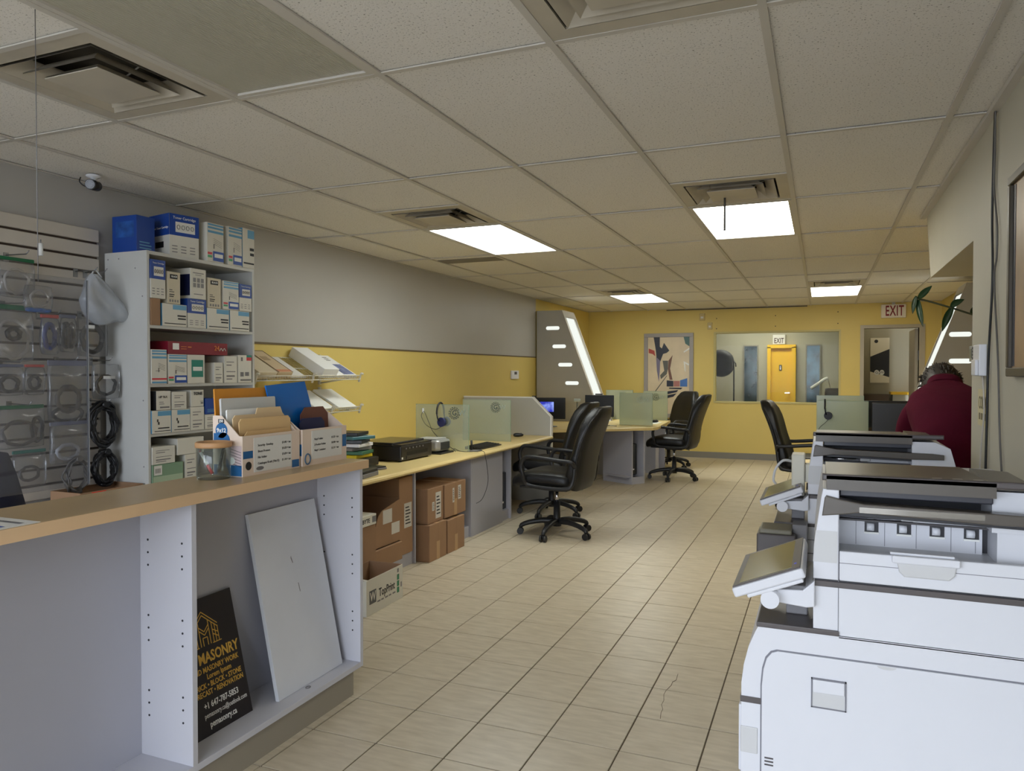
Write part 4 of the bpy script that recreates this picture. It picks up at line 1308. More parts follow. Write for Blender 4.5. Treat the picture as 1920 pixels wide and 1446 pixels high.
def d_frame(t, w_, ln, th):
    b = NB()
    for a in ((-ln, 0, -w_ / 2, -w_ / 2 + 0.006), (-ln, 0, w_ / 2 - 0.006, w_ / 2), (-ln, -ln + 0.006, -w_ / 2, w_ / 2)):
        bx(b, a[0], a[1], a[2], a[3], th, th + 0.001)
    obj('dark_border', b, mat('brown_print', (84, 66, 50), 0.6), t)
    obj('title_box', B(-ln * 0.72, -ln * 0.55, -w_ * 0.3, w_ * 0.15, th, th + 0.001), mat('tan_print', (170, 146, 112), 0.6), t)
    obj('orange_band', B(-ln * 0.12, -ln * 0.02, -w_ * 0.45, w_ * 0.45, th, th + 0.001), mat('salmon_print', (204, 140, 104), 0.6), t)
def d_blue(t, w_, ln, th):
    obj('blue_photo', B(-ln * 0.55, -ln * 0.06, -w_ * 0.12, w_ * 0.44, th, th + 0.001), mat('blue_photo_print', (110, 120, 160), 0.4, var=0.5, scale=18), t)
    b = NB()
    for k in range(3):
        bx(b, -ln * (0.9 - 0.07 * k), -ln * (0.87 - 0.07 * k), -w_ * 0.25, w_ * 0.25, th, th + 0.0008)
    obj('title_lines', b, GREYP, t)
slant('paper_box', 'plain cream box at the near end of the upper wire shelf', 'box', 3.74, 3.915, 1.295, 0.26, 0.05, mat('cream_box', (214, 200, 172), 0.6))
slant('photo_paper_box', 'beige photo paper box with a dark border on the upper wire shelf', 'box', 3.925, 4.07, 1.295, 0.30, 0.05, BEIGE, d_frame)
slant('paper_pack', 'thin white paper pack beside the beige box on the wire shelf', 'paper pack', 4.08, 4.235, 1.295, 0.29, 0.012, PAPER)
slant('paper_carton', 'thick white carton with notched end on the upper wire shelf', 'box', 4.40, 4.575, 1.295, 0.33, 0.075, PAPERW)
slant('printed_pack', 'white photo paper pack with a blue picture on the wire shelf', 'paper pack', 4.60, 4.845, 1.295, 0.32, 0.020, PAPERW, d_blue)
slant('paper_pack', 'white paper pack mostly hidden by the blue folder on the lower wire shelf', 'paper pack', 4.36, 4.56, 1.055, 0.27, 0.02, PAPERW)
slant('paper_pack', 'white paper pack at the open end of the lower wire shelf', 'paper pack', 4.62, 4.845, 1.055, 0.28, 0.018, PAPERW)

# ================================================================== LONG DESK ALONG THE YELLOW WALL
DT = 0.69
t = thing('long_desk', 'long yellow-topped desk on grey panels along the yellow wall', 'desk', (-3.1, 5.4, 0), world=True)
b = NB()
prism(b, [(-3.20, DT - 0.034), (-2.572, DT - 0.034), (-2.562, DT - 0.028), (-2.556, DT - 0.017), (-2.562, DT - 0.006), (-2.572, DT), (-3.20, DT)], 'y', 3.35, 7.262)
obj('desktop', b, DESK, t)
obj('desktop_rear', B(-3.585, -3.20, 3.70, 7.262, DT - 0.034, DT), DESK, t)
for y in (3.40, 4.56, 5.472, 6.11, 6.315):
    obj('upright_panel', B(-3.57 if y > 3.7 else -3.20, -2.64, y, y + 0.018, 0, DT - 0.034), LAMD, t)
obj('front_panel', B(-2.656, -2.638, 5.49, 6.11, 0, DT - 0.034), LAMD, t)
for a, b_ in ((3.418, 4.56), (4.578, 5.472), (6.128, 6.315)):
    obj('base_shelf', B(-3.57 if a > 3.7 else -3.20, -2.66, a, b_, 0.075, 0.092), LAMD, t)
    obj('kick_board', B(-2.675, -2.66, a, b_, 0, 0.075), LAMD, t)
obj('back_panel', B(-3.585, -3.572, 3.70, 7.26, 0.10, DT - 0.034), LAMD, t)
# angled grey end partition
t = thing('desk_partition', 'grey desk-end partition with a clipped corner and white edging', 'partition', (-3.1, 7.28, 0), world=True)
GP = mat('grey_partition', (168, 166, 158), 0.5)
b = NB(); prism(b, [(-3.59, 0), (-2.60, 0), (-2.59, 0.886), (-2.79, 1.078), (-3.59, 1.078)], 'y', 7.27, 7.30); obj('panel', b, GP, t)
b = NB(); prism(b, [(-2.59, 0.886), (-2.575, 0.888), (-2.784, 1.092), (-3.59, 1.092), (-3.59, 1.079), (-2.79, 1.079)], 'y', 7.262, 7.308); prism(b, [(-2.60, 0.0), (-2.585, 0.0), (-2.575, 0.886), (-2.59, 0.886)], 'y', 7.262, 7.308); obj('white_edging', b, PAPER, t)

# ---- cardboard under the desk
TAPE = mat('packing_tape', (178, 142, 100), 0.3)
SHIP = mat('shipping_label', (206, 202, 194), 0.6)
def shipping_box(label, x1, y0, y1, z0, z1, depth=0.34, tape=True, labels=(), rot=0.0, tapeh=False):
    t = thing('cardboard_box', label, 'box', (x1 - depth / 2, (y0 + y1) / 2, z0), rot, 'cardboard boxes under the desk')
    w_, h, X = y1 - y0, z1 - z0, depth / 2
    obj('carton', B(-X, X, -w_ / 2, w_ / 2, 0, h, bev=0.003, seg=1), CARD, t)
    if tape:
        b = NB(); rx(b, X + 0.0008, -0.024, 0.024, 0, h * 0.5); bx(b, -X, X, -0.024, 0.024, h, h + 0.0008); obj('tape', b, TAPE, t)
        s = NB(); rx(s, X + 0.0006, -0.0012, 0.0012, 0, h); obj('flap_seam', s, CARDIN, t)
    for (a, c, d, e) in labels:
        l = obj('shipping_label', B(X, X + 0.001, -w_ / 2 + a * w_, -w_ / 2 + c * w_, d * h, e * h), SHIP, t)
        b = NB()
        for k in range(6):
            zz = (d + (e - d) * (0.15 + 0.13 * k)) * h
            rx(b, X + 0.0014, -w_ / 2 + (a + 0.15 * (c - a)) * w_, -w_ / 2 + (c - (0.15 + 0.1 * (k % 3)) * (c - a)) * w_, zz, zz + 0.05 * (e - d) * h)
        obj('label_print', b, INK, l)
    return t
shipping_box('sealed cardboard box on the floor, nearest the open box', -2.55, 4.615, 4.872, 0.0, 0.262, 0.30)
shipping_box('sealed cardboard box on the floor beside the bare panel', -2.55, 4.893, 5.172, 0.0, 0.248, 0.30)
shipping_box('upper cardboard box with a long shipping label', -2.575, 4.635, 4.868, 0.2635, 0.515, 0.30, labels=[(0.5, 0.85, 0.10, 0.85), (0.28, 0.42, 0.35, 0.6)], tape=False)
shipping_box('upper cardboard box with a barcode sticker under the desk edge', -2.57, 4.885, 5.235, 0.2635, 0.512, 0.32, labels=[(0.62, 0.76, 0.45, 0.88), (0.36, 0.44, 0.40, 0.84)])
shipping_box('tall narrow cardboard box with a tape label standing upright', -2.645, 4.365, 4.545, 0.0925, 0.625, 0.34, labels=[(0.35, 0.9, 0.34, 0.66)], tape=False)
# open box with torn side
t = thing('open_box', 'open torn cardboard box with white stickers on the lower box', 'box', (-2.85, 4.15, 0.213), world=True)
b = NB()
x0, x1, y0, y1, z0 = -2.94, -2.62, 4.02, 4.335, 0.213
prism(b, [(y0, z0), (y1, z0), (y1, 0.497), (y0 + 0.09, 0.452), (y0 + 0.045, 0.42), (y0, 0.33)], 'x', x1 - 0.005, x1)
obj('front_panel', b, CARD, t)
obj('near_panel', B(x0, x1 - 0.005, y0, y0 + 0.005, z0, 0.42), CARD, t)
obj('far_panel', B(x0, x1 - 0.005, y1 - 0.005, y1, z0, 0.50), CARD, t)
obj('rear_panel', B(x0, x0 + 0.005, y0 + 0.005, y1 - 0.005, z0, 0.50), CARDIN, t)
obj('base_panel', B(x0, x1, y0 + 0.005, y1 - 0.005, z0, z0 + 0.005), CARDIN, t)
for a in ((4.12, 4.23, 0.36, 0.45), (4.225, 4.325, 0.275, 0.35)):
    obj('sticker', B(x1, x1 + 0.001, *a), SHIP, t)
shipping_box('low cardboard box beneath the torn open box', -2.60, 3.99, 4.33, 0.0925, 0.212, 0.34, tape=False)
t = thing('motherboard_box', 'flat white product box lettered GIGABYTE under the desk', 'box', (-2.72, 3.82, 0.405), world=True)
obj('carton', B(-2.90, -2.56, 3.66, 3.95, 0.405, 0.47, bev=0.002, seg=1), BOXW, t)
text('lettering', 'GIGABYTE', 0.036, (-2.5595, 3.795, 0.436), FX, INK, t, bold=0.0006)
obj('label', B(-2.56, -2.559, 3.905, 3.945, 0.420, 0.458), GREYP, t)
shipping_box('plain cardboard box carrying the flat white product box', -2.57, 3.68, 3.96, 0.0925, 0.404, 0.34, tape=False)
# open copy paper box
t = thing('paper_box', 'open white copy paper box lettered TopPrint on the floor', 'box', (-2.4, 3.64, 0), R(1.5), world=False)
t.location = (-2.42, 3.645, 0)
X, Yh, h, th = 0.115, 0.20, 0.20, 0.004
obj('front_panel', B(X - th, X, -Yh, Yh, 0, h), BOXW, t)
obj('rear_panel', B(-X, -X + th, -Yh, Yh, 0, h), CARD, t)
obj('near_panel', B(-X + th, X - th, -Yh, -Yh + th, 0, h), BOXW, t)
obj('far_panel', B(-X + th, X - th, Yh - th, Yh, 0, h), CARD, t)
obj('base_panel', B(-X + th, X - th, -Yh + th, Yh - th, 0, th), CARDIN, t)
b = NB(); quad(b, ((X - th, -Yh, h), (X - 0.10, -Yh - 0.02, h + 0.03), (X - 0.12, -Yh + 0.015, h + 0.012), (X - th, -Yh + 0.02, h))); obj('corner_flap', b, BOXW, t)
b = NB(); bx(b, X + 0.0002, X + 0.001, -Yh + 0.03, -Yh + 0.10, 0.06, 0.135, bev=0); obj('emblem', b, mat('emblem_grey', (90, 90, 92), 0.5), t)
text('lettering', 'W', 0.07, (X + 0.0014, -Yh + 0.065, 0.098), FX, BOXW, t, sx=0.8, bold=0.001)
text('lettering', 'TopPrint', 0.066, (X + 0.0006, 0.018, 0.100), FX, INK, t, sx=0.74, bold=0.0008)
b = NB()
for k in range(5):
    rx(b, X + 0.0006, -0.088 + k * 0.042, -0.088 + k * 0.042 + 0.034 - 0.006 * (k % 2), 0.052, 0.061)
obj('fine_print', b, GREYP, t)['kind'] = 'stuff'
b = NB()
for k in range(3):
    rx(b, X + 0.0006, Yh - 0.068, Yh - 0.042, 0.045 + 0.038 * k, 0.078 + 0.038 * k)
obj('green_squares', b, mat('green_print', (46, 128, 92), 0.5), t)
b = NB(); rx(b, X + 0.0006, Yh - 0.066, Yh - 0.046, 0.165, 0.188); rx(b, X + 0.0006, Yh - 0.026, Yh - 0.012, 0.07, 0.10); obj('small_marks', b, GREYP, t)

# ---- things on the wall desk
t = thing('inkjet_printer', 'black all-in-one inkjet printer on the yellow desk', 'printer', (-3.02, 4.93, DT))
obj('body', B(-0.19, 0.19, -0.235, 0.235, 0.008, 0.118, bev=0.008), mat('printer_black', (26, 24, 26), 0.35), t)
obj('lid', B(-0.188, 0.12, -0.232, 0.232, 0.118, 0.140, bev=0.006), mat('printer_black_gloss', (30, 28, 30), 0.22), t)
obj('control_strip', B(0.12, 0.19, -0.232, 0.232, 0.118, 0.128, bev=0.003), GREYP if False else mat('printer_black_gloss', (30, 28, 30), 0.22), t)
obj('output_slot', B(0.186, 0.1915, -0.15, 0.16, 0.045, 0.07), mat('deep_black', (4, 4, 5), 0.6), t)
obj('front_tray', B(0.18, 0.194, -0.16, 0.17, 0.012, 0.040, bev=0.002), mat('printer_black', (26, 24, 26), 0.35), t)
b = NB()
for k in range(6):
    cyl(b, (0.188, -0.16 + k * 0.05, 0.095), (0.192, -0.16 + k * 0.05, 0.095), 0.006, seg=10)
obj('buttons', b, GREYP, t)['kind'] = 'stuff'
obj('sticker', B(0.19, 0.1925, -0.225, -0.21, 0.02, 0.035), PAPER, t)
for sx in (-0.16, 0.16):
    for sy in (-0.2, 0.2):
        b = NB(); cyl(b, (sx, sy, 0), (sx, sy, 0.010), 0.012, seg=10); obj('foot', b, BLACK, t)
t = thing('photo_printer', 'small silver and grey photo printer beside the glass screen', 'printer', (-2.95, 5.375, DT))
SILV = mat('silver_plastic', (170, 170, 168), 0.3, metal=0.4)
b = NB(); soft(b, 0, 0, 0.066, 0.25, 0.22, 0.105, 0.03, 8); obj('body', b, SILV, t, smooth=True)
obj('base_tray', B(-0.10, 0.15, -0.12, 0.11, 0.0, 0.014, bev=0.003), BLACK, t)
obj('front_door', B(0.12, 0.1295, -0.075, 0.075, 0.035, 0.095, bev=0.004), mat('charcoal_plastic', (44, 44, 46), 0.3), t)
obj('lid', B(-0.10, 0.09, -0.09, 0.09, 0.116, 0.122, bev=0.004), mat('pale_lid', (186, 186, 182), 0.35), t)
t = thing('clutter_tray', 'black tray heaped with cases and a yellow pack at the near desk end', 'tray', (-3.02, 4.40, DT), world=True)
obj('tray', B(-3.16, -2.92, 4.27, 4.54, DT, DT + 0.06, bev=0.004), BLACK, t)
for k, (m, dx, a) in enumerate(((mat('yellow_pack', (222, 196, 40), 0.5), 0.0, 0.0), (mat('green_pack', (60, 110, 80), 0.5), 0.02, 0.2), (GREYP, -0.01, -0.15), (WHITEP, 0.01, 0.1), (BLACK, 0.0, 0.3), (mat('teal_case', (70, 120, 130), 0.3), 0.02, -0.3), (BLACK, -0.02, 0.2))):
    b = NB(); bx(b, -0.09, 0.09, -0.10, 0.10, 0, 0.022, bev=0.002, seg=1)
    bmesh.ops.rotate(b, verts=b.verts, cent=(0, 0, 0), matrix=Matrix.Rotation(a, 3, 'Z'))
    bmesh.ops.translate(b, verts=b.verts, vec=(-3.04 + dx, 4.405, DT + 0.062 + 0.026 * k))
    obj('case', b, m, t)
def slab(name, label, cat, x, y, z, w_, d, h, rot, m, m2=None):
    t = thing(name, label, cat, (x, y, z), rot)
    obj('body', B(-w_ / 2, w_ / 2, -d / 2, d / 2, 0, h * 0.6, bev=0.004), m, t)
    obj('cover', B(-w_ / 2 + 0.004, w_ / 2 - 0.004, -d / 2 + 0.004, d / 2 - 0.004, h * 0.6, h, bev=0.003), m2 or m, t)
slab('external_drive', 'black and silver optical drive on the desk by the counter end', 'drive', -2.70, 3.96, DT, 0.18, 0.22, 0.045, R(8), GREYP, BLACK)
slab('tablet', 'black tablet with a silver rim lying on the desk', 'tablet', -2.83, 4.25, DT, 0.17, 0.22, 0.022, R(-10), GREYP, BLACK)
def keyboard(label, x, y, z, rot):
    t = thing('keyboard', label, 'keyboard', (x, y, z), rot)
    b = NB(); prism(b, [(-0.075, 0), (0.075, 0), (0.075, 0.012), (-0.075, 0.026)], 'y', -0.22, 0.22); obj('case', b, BLACK, t)
    b = NB()
    for r_ in range(5):
        for c in range(14):
            x0 = 0.055 - r_ * 0.026; y0 = -0.205 + c * 0.0295
            z0 = 0.0135 + (0.075 - x0) * 0.09
            bx(b, x0 - 0.010, x0 + 0.010, y0 - 0.012, y0 + 0.012, z0 - 0.004, z0 + 0.006)
    obj('keys', b, mat('key_black', (34, 34, 36), 0.5), t)['kind'] = 'stuff'
keyboard('black keyboard on the desk between the two glass screens', -2.735, 5.93, DT, 0)
def mouse(label, x, y, z, rot, m=BLACK):
    t = thing('computer_mouse', label, 'mouse', (x, y, z), rot)
    b = NB(); soft(b, 0, 0, 0.018, 0.105, 0.06, 0.036, 0.018, 6, warp=lambda p: Vector((p.x, p.y, p.z * (1 - 0.3 * max(0, p.x) / 0.05)))); obj('shell', b, m, t, smooth=True)
    b = NB(); cyl(b, (0.028, -0.004, 0.034), (0.028, 0.004, 0.034), 0.007, seg=10); obj('wheel', b, GREYP, t)
mouse('black computer mouse on the desk in front of the grey partition', -2.86, 7.05, DT, R(20))
t = thing('web_camera', 'small dark webcam on a stand beside the keyboard', 'webcam', (-2.665, 5.60, DT))
obj('base', B(-0.05, 0.05, -0.04, 0.04, 0, 0.010, bev=0.003), GREYP, t)
b = NB(); cyl(b, (-0.03, 0, 0.01), (-0.03, 0, 0.09), 0.010, seg=10); obj('stem', b, BLACK, t)
# frosted glass screens
FROST = clear('frosted_glass', (214, 220, 206), 0.26, gloss=0.04, rough=0.2, tint=(236, 242, 234))
GEDGE = mat('glass_edge', (140, 164, 140), 0.3)
ETCH = mat('etched_dark', (64, 74, 68), 0.6)
ETCHL = mat('etched_pale', (150, 160, 148), 0.6)
FROST2 = clear('milky_frosted_glass', (206, 212, 188), 0.52, gloss=0.04, rough=0.2, tint=(232, 240, 226))
def glass_screen(label, x0, x1, y, z0, z1, logo=1, lx=0.8, lz=0.82, tone=ETCH, rot=0.0, mirrored=False, s='GW'):
    t = thing('glass_screen', label, 'glass screen', ((x0 + x1) / 2, y, z0), rot, 'frosted glass desk screens')
    w_ = x1 - x0
    h = z1 - z0
    obj('pane', B(-w_ / 2, w_ / 2, -0.004, 0.004, 0, h, bev=0.001, seg=1), FROST if y < 7 else FROST2, t)
    b = NB()
    bx(b, -w_ / 2, w_ / 2, -0.0045, 0.0045, h, h + 0.002)
    bx(b, w_ / 2, w_ / 2 + 0.002, -0.0045, 0.0045, 0, h)
    obj('polished_edge', b, GEDGE, t)
    if logo:
        cx, cz = -w_ / 2 + lx * w_, lz * h
        sg = -1 if mirrored else 1
        M = FY if not mirrored else Euler((R(90), 0, R(180)))
        yy = -0.0052
        b = NB()
        for r_, n, g_ in ((0.052, 14, 0.62), (0.040, 10, 0.9)):
            for k in range(n):
                a0 = 2 * math.pi * k / n
                a1 = a0 + 2 * math.pi / n * g_
                p = []
                for (a, q) in ((a0, r_), (a1, r_), (a1, r_ - 0.007), (a0, r_ - 0.007)):
                    p.append((cx - sg * 0.032 + q * math.cos(a), yy, cz + q * math.sin(a)))
                quad(b, p)
        obj('etched_ring', b, tone, t)['kind'] = 'stuff'
        text('etched_letter', 'G', 0.062, (cx - sg * 0.032, yy, cz), FY, tone, t, bold=0.001)
        text('etched_letter', 'W', 0.062, (cx + sg * 0.040, yy, cz), FY, ETCHL, t, bold=0.001)
    return t
glass_screen('nearest frosted glass desk screen with headphones hung on it', -3.19, -2.690, 5.54, DT, 1.078, tone=ETCH, lx=0.80)
glass_screen('frosted glass desk screen in front of the grey partition', -3.22, -2.718, 6.50, DT, 1.085, lx=0.76)
def headphones(label, x, y, ztop, blue=False, rot=0.0, wire=None, ys=1):
    """band hooked over the top of a glass screen; cups hang on both faces"""
    t = thing('headphones', label, 'headphones', (x, y, ztop), rot)
    H = mat('headphone_black', (18, 20, 30), 0.45)
    b = NB()
    pts = [(0.0, -0.065 * math.sin(a), 0.010 - 0.085 + 0.085 * math.cos(a) if False else -0.07 + 0.085 * math.cos(a)) for a in [R(-95) + R(190) * i / 16 for i in range(17)]]
    tube(b, pts, 0.008, 8)
    obj('headband', b, H, t)
    for s in (-1, 1):
        b = NB(); tube(b, [(0, -s * 0.065, -0.075), (0.006, -s * 0.060, -0.115), (0.012, -s * 0.050, -0.135)], 0.006, 8); arm = obj('yoke', b, H, t)
        b = NB(); cyl(b, (0.03, -s * 0.050, -0.145), (0.036, -s * 0.022, -0.145), 0.040, 0.036, seg=20); obj('ear_cup', b, mat('headphone_navy', (28, 40, 92), 0.4) if blue else H, arm)
        b = NB(); cyl(b, (0.036, -s * 0.022, -0.145), (0.037, -s * 0.012, -0.145), 0.036, 0.030, seg=20); obj('ear_pad', b, H, arm)
    if wire:
        b = NB(); tube(b, wire, 0.0022, 6, smoothn=5); obj('cord', b, CB, t)
headphones('navy and black headphones hooked over the nearest glass screen', -2.955, 5.54, 1.078 + 0.0, blue=True,
           wire=[(0.03, -0.05, -0.185), (-0.02, -0.06, -0.205), (-0.11, -0.05, -0.17), (-0.16, -0.04, -0.10), (-0.15, -0.02, -0.06), (-0.13, -0.02, -0.085), (-0.09, -0.03, -0.16), (-0.04, -0.05, -0.23), (0.06, -0.06, -0.31), (0.16, -0.07, -0.365),
                 (0.20, -0.12, -0.378), (0.17, -0.08, -0.355), (0.23, -0.09, -0.375), (0.32, -0.06, -0.378), (0.396, -0.02, -0.372), (0.415, 0.0, -0.42), (0.43, 0.02, -0.62), (0.40, -0.02, -0.76), (0.36, -0.06, -0.80)])
tag(obj('cord_clip', bx(NB(), -3.125, -3.110, 5.528, 5.536, 1.005, 1.045, bev=0.003), WHITEP, None, origin=(-3.117, 5.532, 1.0)), 'white plastic cord clip stuck on the nearest glass screen', 'clip')
# pc tower in the desk bay
def pc_tower(label, x, y, z, w_=0.17, d=0.38, h=0.36, rot=0.0):
    t = thing('computer_tower', label, 'computer', (x, y, z), rot)
    obj('case', B(-d / 2, d / 2, -w_ / 2, w_ / 2, 0, h, bev=0.004), BLACK, t)
    obj('front_panel', B(d / 2, d / 2 + 0.012, -w_ / 2 + 0.004, w_ / 2 - 0.004, 0.004, h - 0.004, bev=0.004), mat('pc_front', (14, 14, 16), 0.25), t)
    obj('power_button', B(d / 2 + 0.012, d / 2 + 0.014, -0.012, 0.012, 0.06, 0.075), PAPER, t)
pc_tower('black computer tower in the slot of the wall desk', -2.88, 6.225, 0.0925, w_=0.16, h=0.34)
# grey network box on the wall + wall plate on yellow
t = thing('wall_thermostat', 'small white control box on the yellow wall above the desk', 'thermostat', (-3.6, 8.72, 1.25), world=True)
obj('case', B(-3.599, -3.575, 8.61, 8.83, 1.265, 1.37, bev=0.004), WHITEP, t)
obj('dial', B(-3.575, -3.573, 8.68, 8.76, 1.32, 1.355), DGREYP, t)
# ================================================================== OFFICE CHAIRS (local +x = the way the sitter looks)
def make_chair():
    t = thing('office_chair', 'x', 'chair', (0, 0, 0), 0, 'black leather office chairs')
    lean = lambda z: -0.245 - 0.30 * max(0, z - 0.40)
    b = NB()
    def bw(p):
        s = (p.z + 0.34) / 0.68
        wd = 1.0 if s < 0.55 else 1.0 - 0.42 * ((s - 0.55) / 0.45) ** 2.2
        if s < 0.2:
            wd *= 1 - 0.25 * ((0.2 - s) / 0.2) ** 2
        puff = 0.012 * math.sin(s * 9.0) if p.x > 0 else 0
        return Vector((p.x + puff - 0.30 * (p.z + 0.34) + 0.05 * math.sin(s * 3.0) + 0.35 * p.y * p.y, p.y * wd, p.z))
    soft(b, -0.225, 0, 0.735, 0.105, 0.48, 0.68, 0.047, 12, warp=bw)
    back = obj('backrest', b, LEATHER, t, smooth=True)
    b = NB()
    pts = []
    for k in range(40):
        a = 2 * math.pi * k / 40
        q = Vector((-0.030, 0.234 * max(-1, min(1, 1.25 * math.cos(a))), 0.325 * max(-1, min(1, 1.18 * math.sin(a)))))
        q = bw(q)
        pts.append((q.x - 0.225, q.y * 1.02, q.z + 0.735))
    tube(b, pts, 0.007, 6, closed=True)
    obj('piping', b, LEATHER, back)
    b = NB()
    soft(b, 0.045, 0, 0.475, 0.52, 0.52, 0.12, 0.055, 10, warp=lambda p: Vector((p.x, p.y * (1 + 0.04 * p.x), p.z + 0.014 * (1 - (2 * p.x / 0.52) ** 2) - (0.03 * max(0, p.x - 0.17) / 0.09 if p.x > 0.17 else 0))))
    obj('seat', b, LEATHER, t, smooth=True)
    obj('seat_pan', B(-0.20, 0.24, -0.22, 0.22, 0.405, 0.43, bev=0.01), PVC, t)
    for s in (-1, 1):
        b = NB()
        y = s * 0.30
        tube(b, [(-0.255, s * 0.25, 0.60), (-0.245, y, 0.645), (-0.16, y, 0.652), (0.08, y, 0.672), (0.155, y, 0.66), (0.185, y, 0.60), (0.17, y * 0.98, 0.52), (0.15, s * 0.262, 0.445), (0.0, s * 0.262, 0.425), (-0.2, s * 0.262, 0.43), (-0.245, s * 0.25, 0.50), (-0.255, s * 0.25, 0.60)], 0.0175, 8, smoothn=4)
        obj('armrest', b, PVC, t)
    b = NB(); cyl(b, (0, 0, 0.36), (0, 0, 0.40), 0.025, seg=14); bx(b, -0.12, 0.10, -0.07, 0.07, 0.372, 0.405, bev=0.01); obj('tilt_mechanism', b, PVC, t)
    b = NB(); tube(b, [(0.0, -0.06, 0.385), (-0.05, -0.20, 0.375), (-0.12, -0.27, 0.345)], 0.006, 6); obj('lever', b, PVC, t)
    b = NB(); cyl(b, (0, 0, 0.26), (0, 0, 0.37), 0.014, seg=14); obj('gas_piston', b, CHROME, t)
    b = NB(); lathe(b, [(0.036, 0.075), (0.038, 0.11), (0.030, 0.13), (0.026, 0.28), (0.0, 0.28)], seg=16); obj('column', b, PVC, t)
    for k in range(5):
        a = 2 * math.pi * k / 5 + R(20)
        c, s = math.cos(a), math.sin(a)
        b = NB()
        tube(b, [(0.02 * c, 0.02 * s, 0.115), (0.12 * c, 0.12 * s, 0.118), (0.23 * c, 0.23 * s, 0.10), (0.295 * c, 0.295 * s, 0.075), (0.30 * c, 0.30 * s, 0.055)], lambda u: 0.026 - 0.010 * u, 8, smoothn=2)
        lg_ = obj('leg', b, PVC, t)
        b = NB()
        cx, cy = 0.305 * c, 0.305 * s
        for d in (-1, 1):
            cyl(b, (cx + d * 0.008 * -s, cy + d * 0.008 * c, 0.027), (cx + d * 0.026 * -s, cy + d * 0.026 * c, 0.027), 0.027, seg=14)
        cyl(b, (cx, cy, 0.027), (cx, cy, 0.06), 0.010, seg=8)
        obj('caster', b, PVC, lg_)
    return t
proto = make_chair()
CHAIRS = [(-2.02, 5.83, 176, 'nearest black office chair with worn seat at the wall desk'),
          (-2.36, 6.66, 174, 'black office chair behind the nearest one, pushed up to the wall desk'),
          (-1.71, 9.45, 174, 'black office chair seen from behind at the desk with the glass screens'),
          (-2.0, 10.62, 232, 'black office chair showing its quilted front near the poster'),
          (-0.10, 7.72, -6, 'black office chair behind the copiers, turned towards the opposite desk')]
for k, (x, y, a, lb) in enumerate(CHAIRS):
    o = proto if k == 0 else copy_tree(proto)
    o.location = (x, y, 0)
    o.rotation_euler = (0, 0, R(a))
    o['label'] = lb

# ================================================================== DESK WITH THE GLASS SCREENS
t = thing('corner_desk', 'angled yellow-topped desk on grey panels carrying glass screens', 'desk', (-2.7, 8.9, 0), world=True)
b = NB()
prism(b, [(-3.585, 7.80), (-3.05, 7.80), (-1.83, 8.76), (-1.80, 8.90), (-1.89, 10.16), (-2.62, 10.16), (-2.62, 9.46), (-3.585, 9.46)], 'z', DT - 0.030, DT + 0.004, bev=0.006)
obj('desktop', b, DESK, t)
def vpanel(name, p0, p1, z0, z1, th, m, parent):
    p0, p1 = Vector((*p0, 0)), Vector((*p1, 0))
    d = (p1 - p0).normalized()
    n = Vector((-d.y, d.x, 0)) * th
    b = NB()
    prism(b, [(p0.x, p0.y), (p1.x, p1.y), (p1.x + n.x, p1.y + n.y), (p0.x + n.x, p0.y + n.y)], 'z', z0, z1)
    return obj(name, b, m, parent)
vpanel('upright_panel', (-2.51, 9.0), (-2.09, 8.765), 0, DT - 0.03, 0.02, LAMD, t)
vpanel('upright_panel', (-1.985, 8.93), (-2.38, 9.17), 0, DT - 0.03, -0.02, LAMD, t)
vpanel('kick_board', (-2.085, 8.79), (-1.985, 8.93), 0, 0.085, 0.015, LAMD, t)
vpanel('base_shelf', (-2.09, 8.80), (-2.40, 9.0), 0.085, 0.10, 0.10, LAMD, t)
vpanel('upright_panel', (-1.96, 10.12), (-2.40, 10.12), 0, DT - 0.03, -0.02, LAMD, t)
vpanel('upright_panel', (-3.40, 7.86), (-2.95, 8.15), 0, DT - 0.03, 0.02, LAMD, t)
pc_tower('black computer tower in the slot of the angled desk', -2.20, 8.965, 0.1015, w_=0.11, d=0.22, h=0.38, rot=R(-35))
tag(obj('filing_cabinet', B(-2.17, -2.03, 9.86, 10.08, 0, 0.40, bev=0.004), LAMD, None, origin=(-2.1, 9.97, 0)), 'low grey cabinet under the desk behind an office chair', 'cabinet')
DTT = DT + 0.004
glass_screen('frosted glass screen at the front corner of the angled desk', -2.328, -1.915, 9.10, DTT, 1.092, lx=0.72, lz=0.80, tone=ETCHL)
glass_screen('frosted glass screen beyond the front corner screen, beside the office chair', -2.25, -1.922, 10.10, DTT, 1.090, lx=0.62, lz=0.80, tone=ETCH)
glass_screen('narrow frosted glass screen behind the black monitor', -2.78, -2.40, 10.12, DTT, 1.10, lx=0.7, tone=ETCHL)
def monitor(label, x, y, z, rot, w_=0.42, h=0.26, zc=0.10, tilt=0.0, screen=None, back=False, logo=None):
    """local: screen looks to -y"""
    t = thing('monitor', label, 'monitor', (x, y, z), rot)
    obj('housing', B(-w_ / 2, w_ / 2, -0.004, 0.022, zc, zc + h, bev=0.005), BLACK, t)
    obj('screen', B(-w_ / 2 + 0.014, w_ / 2 - 0.014, -0.0055, -0.004, zc + 0.022, zc + h - 0.014), screen or mat('dark_screen', (7, 7, 8), 0.4), t)
    b = NB(); bx(b, -0.03, 0.03, 0.02, 0.045, 0.012, zc + h * 0.5); obj('stand', b, BLACK, t)
    b = NB(); lathe(b, [(0.105, 0), (0.105, 0.006), (0.04, 0.014), (0.0, 0.014)], (0, 0.025, 0), seg=24); obj('foot', b, BLACK, t)
    if logo:
        text('lettering', logo, 0.016, (0, -0.0062, zc + 0.011), FY, PAPER, t)
    return t
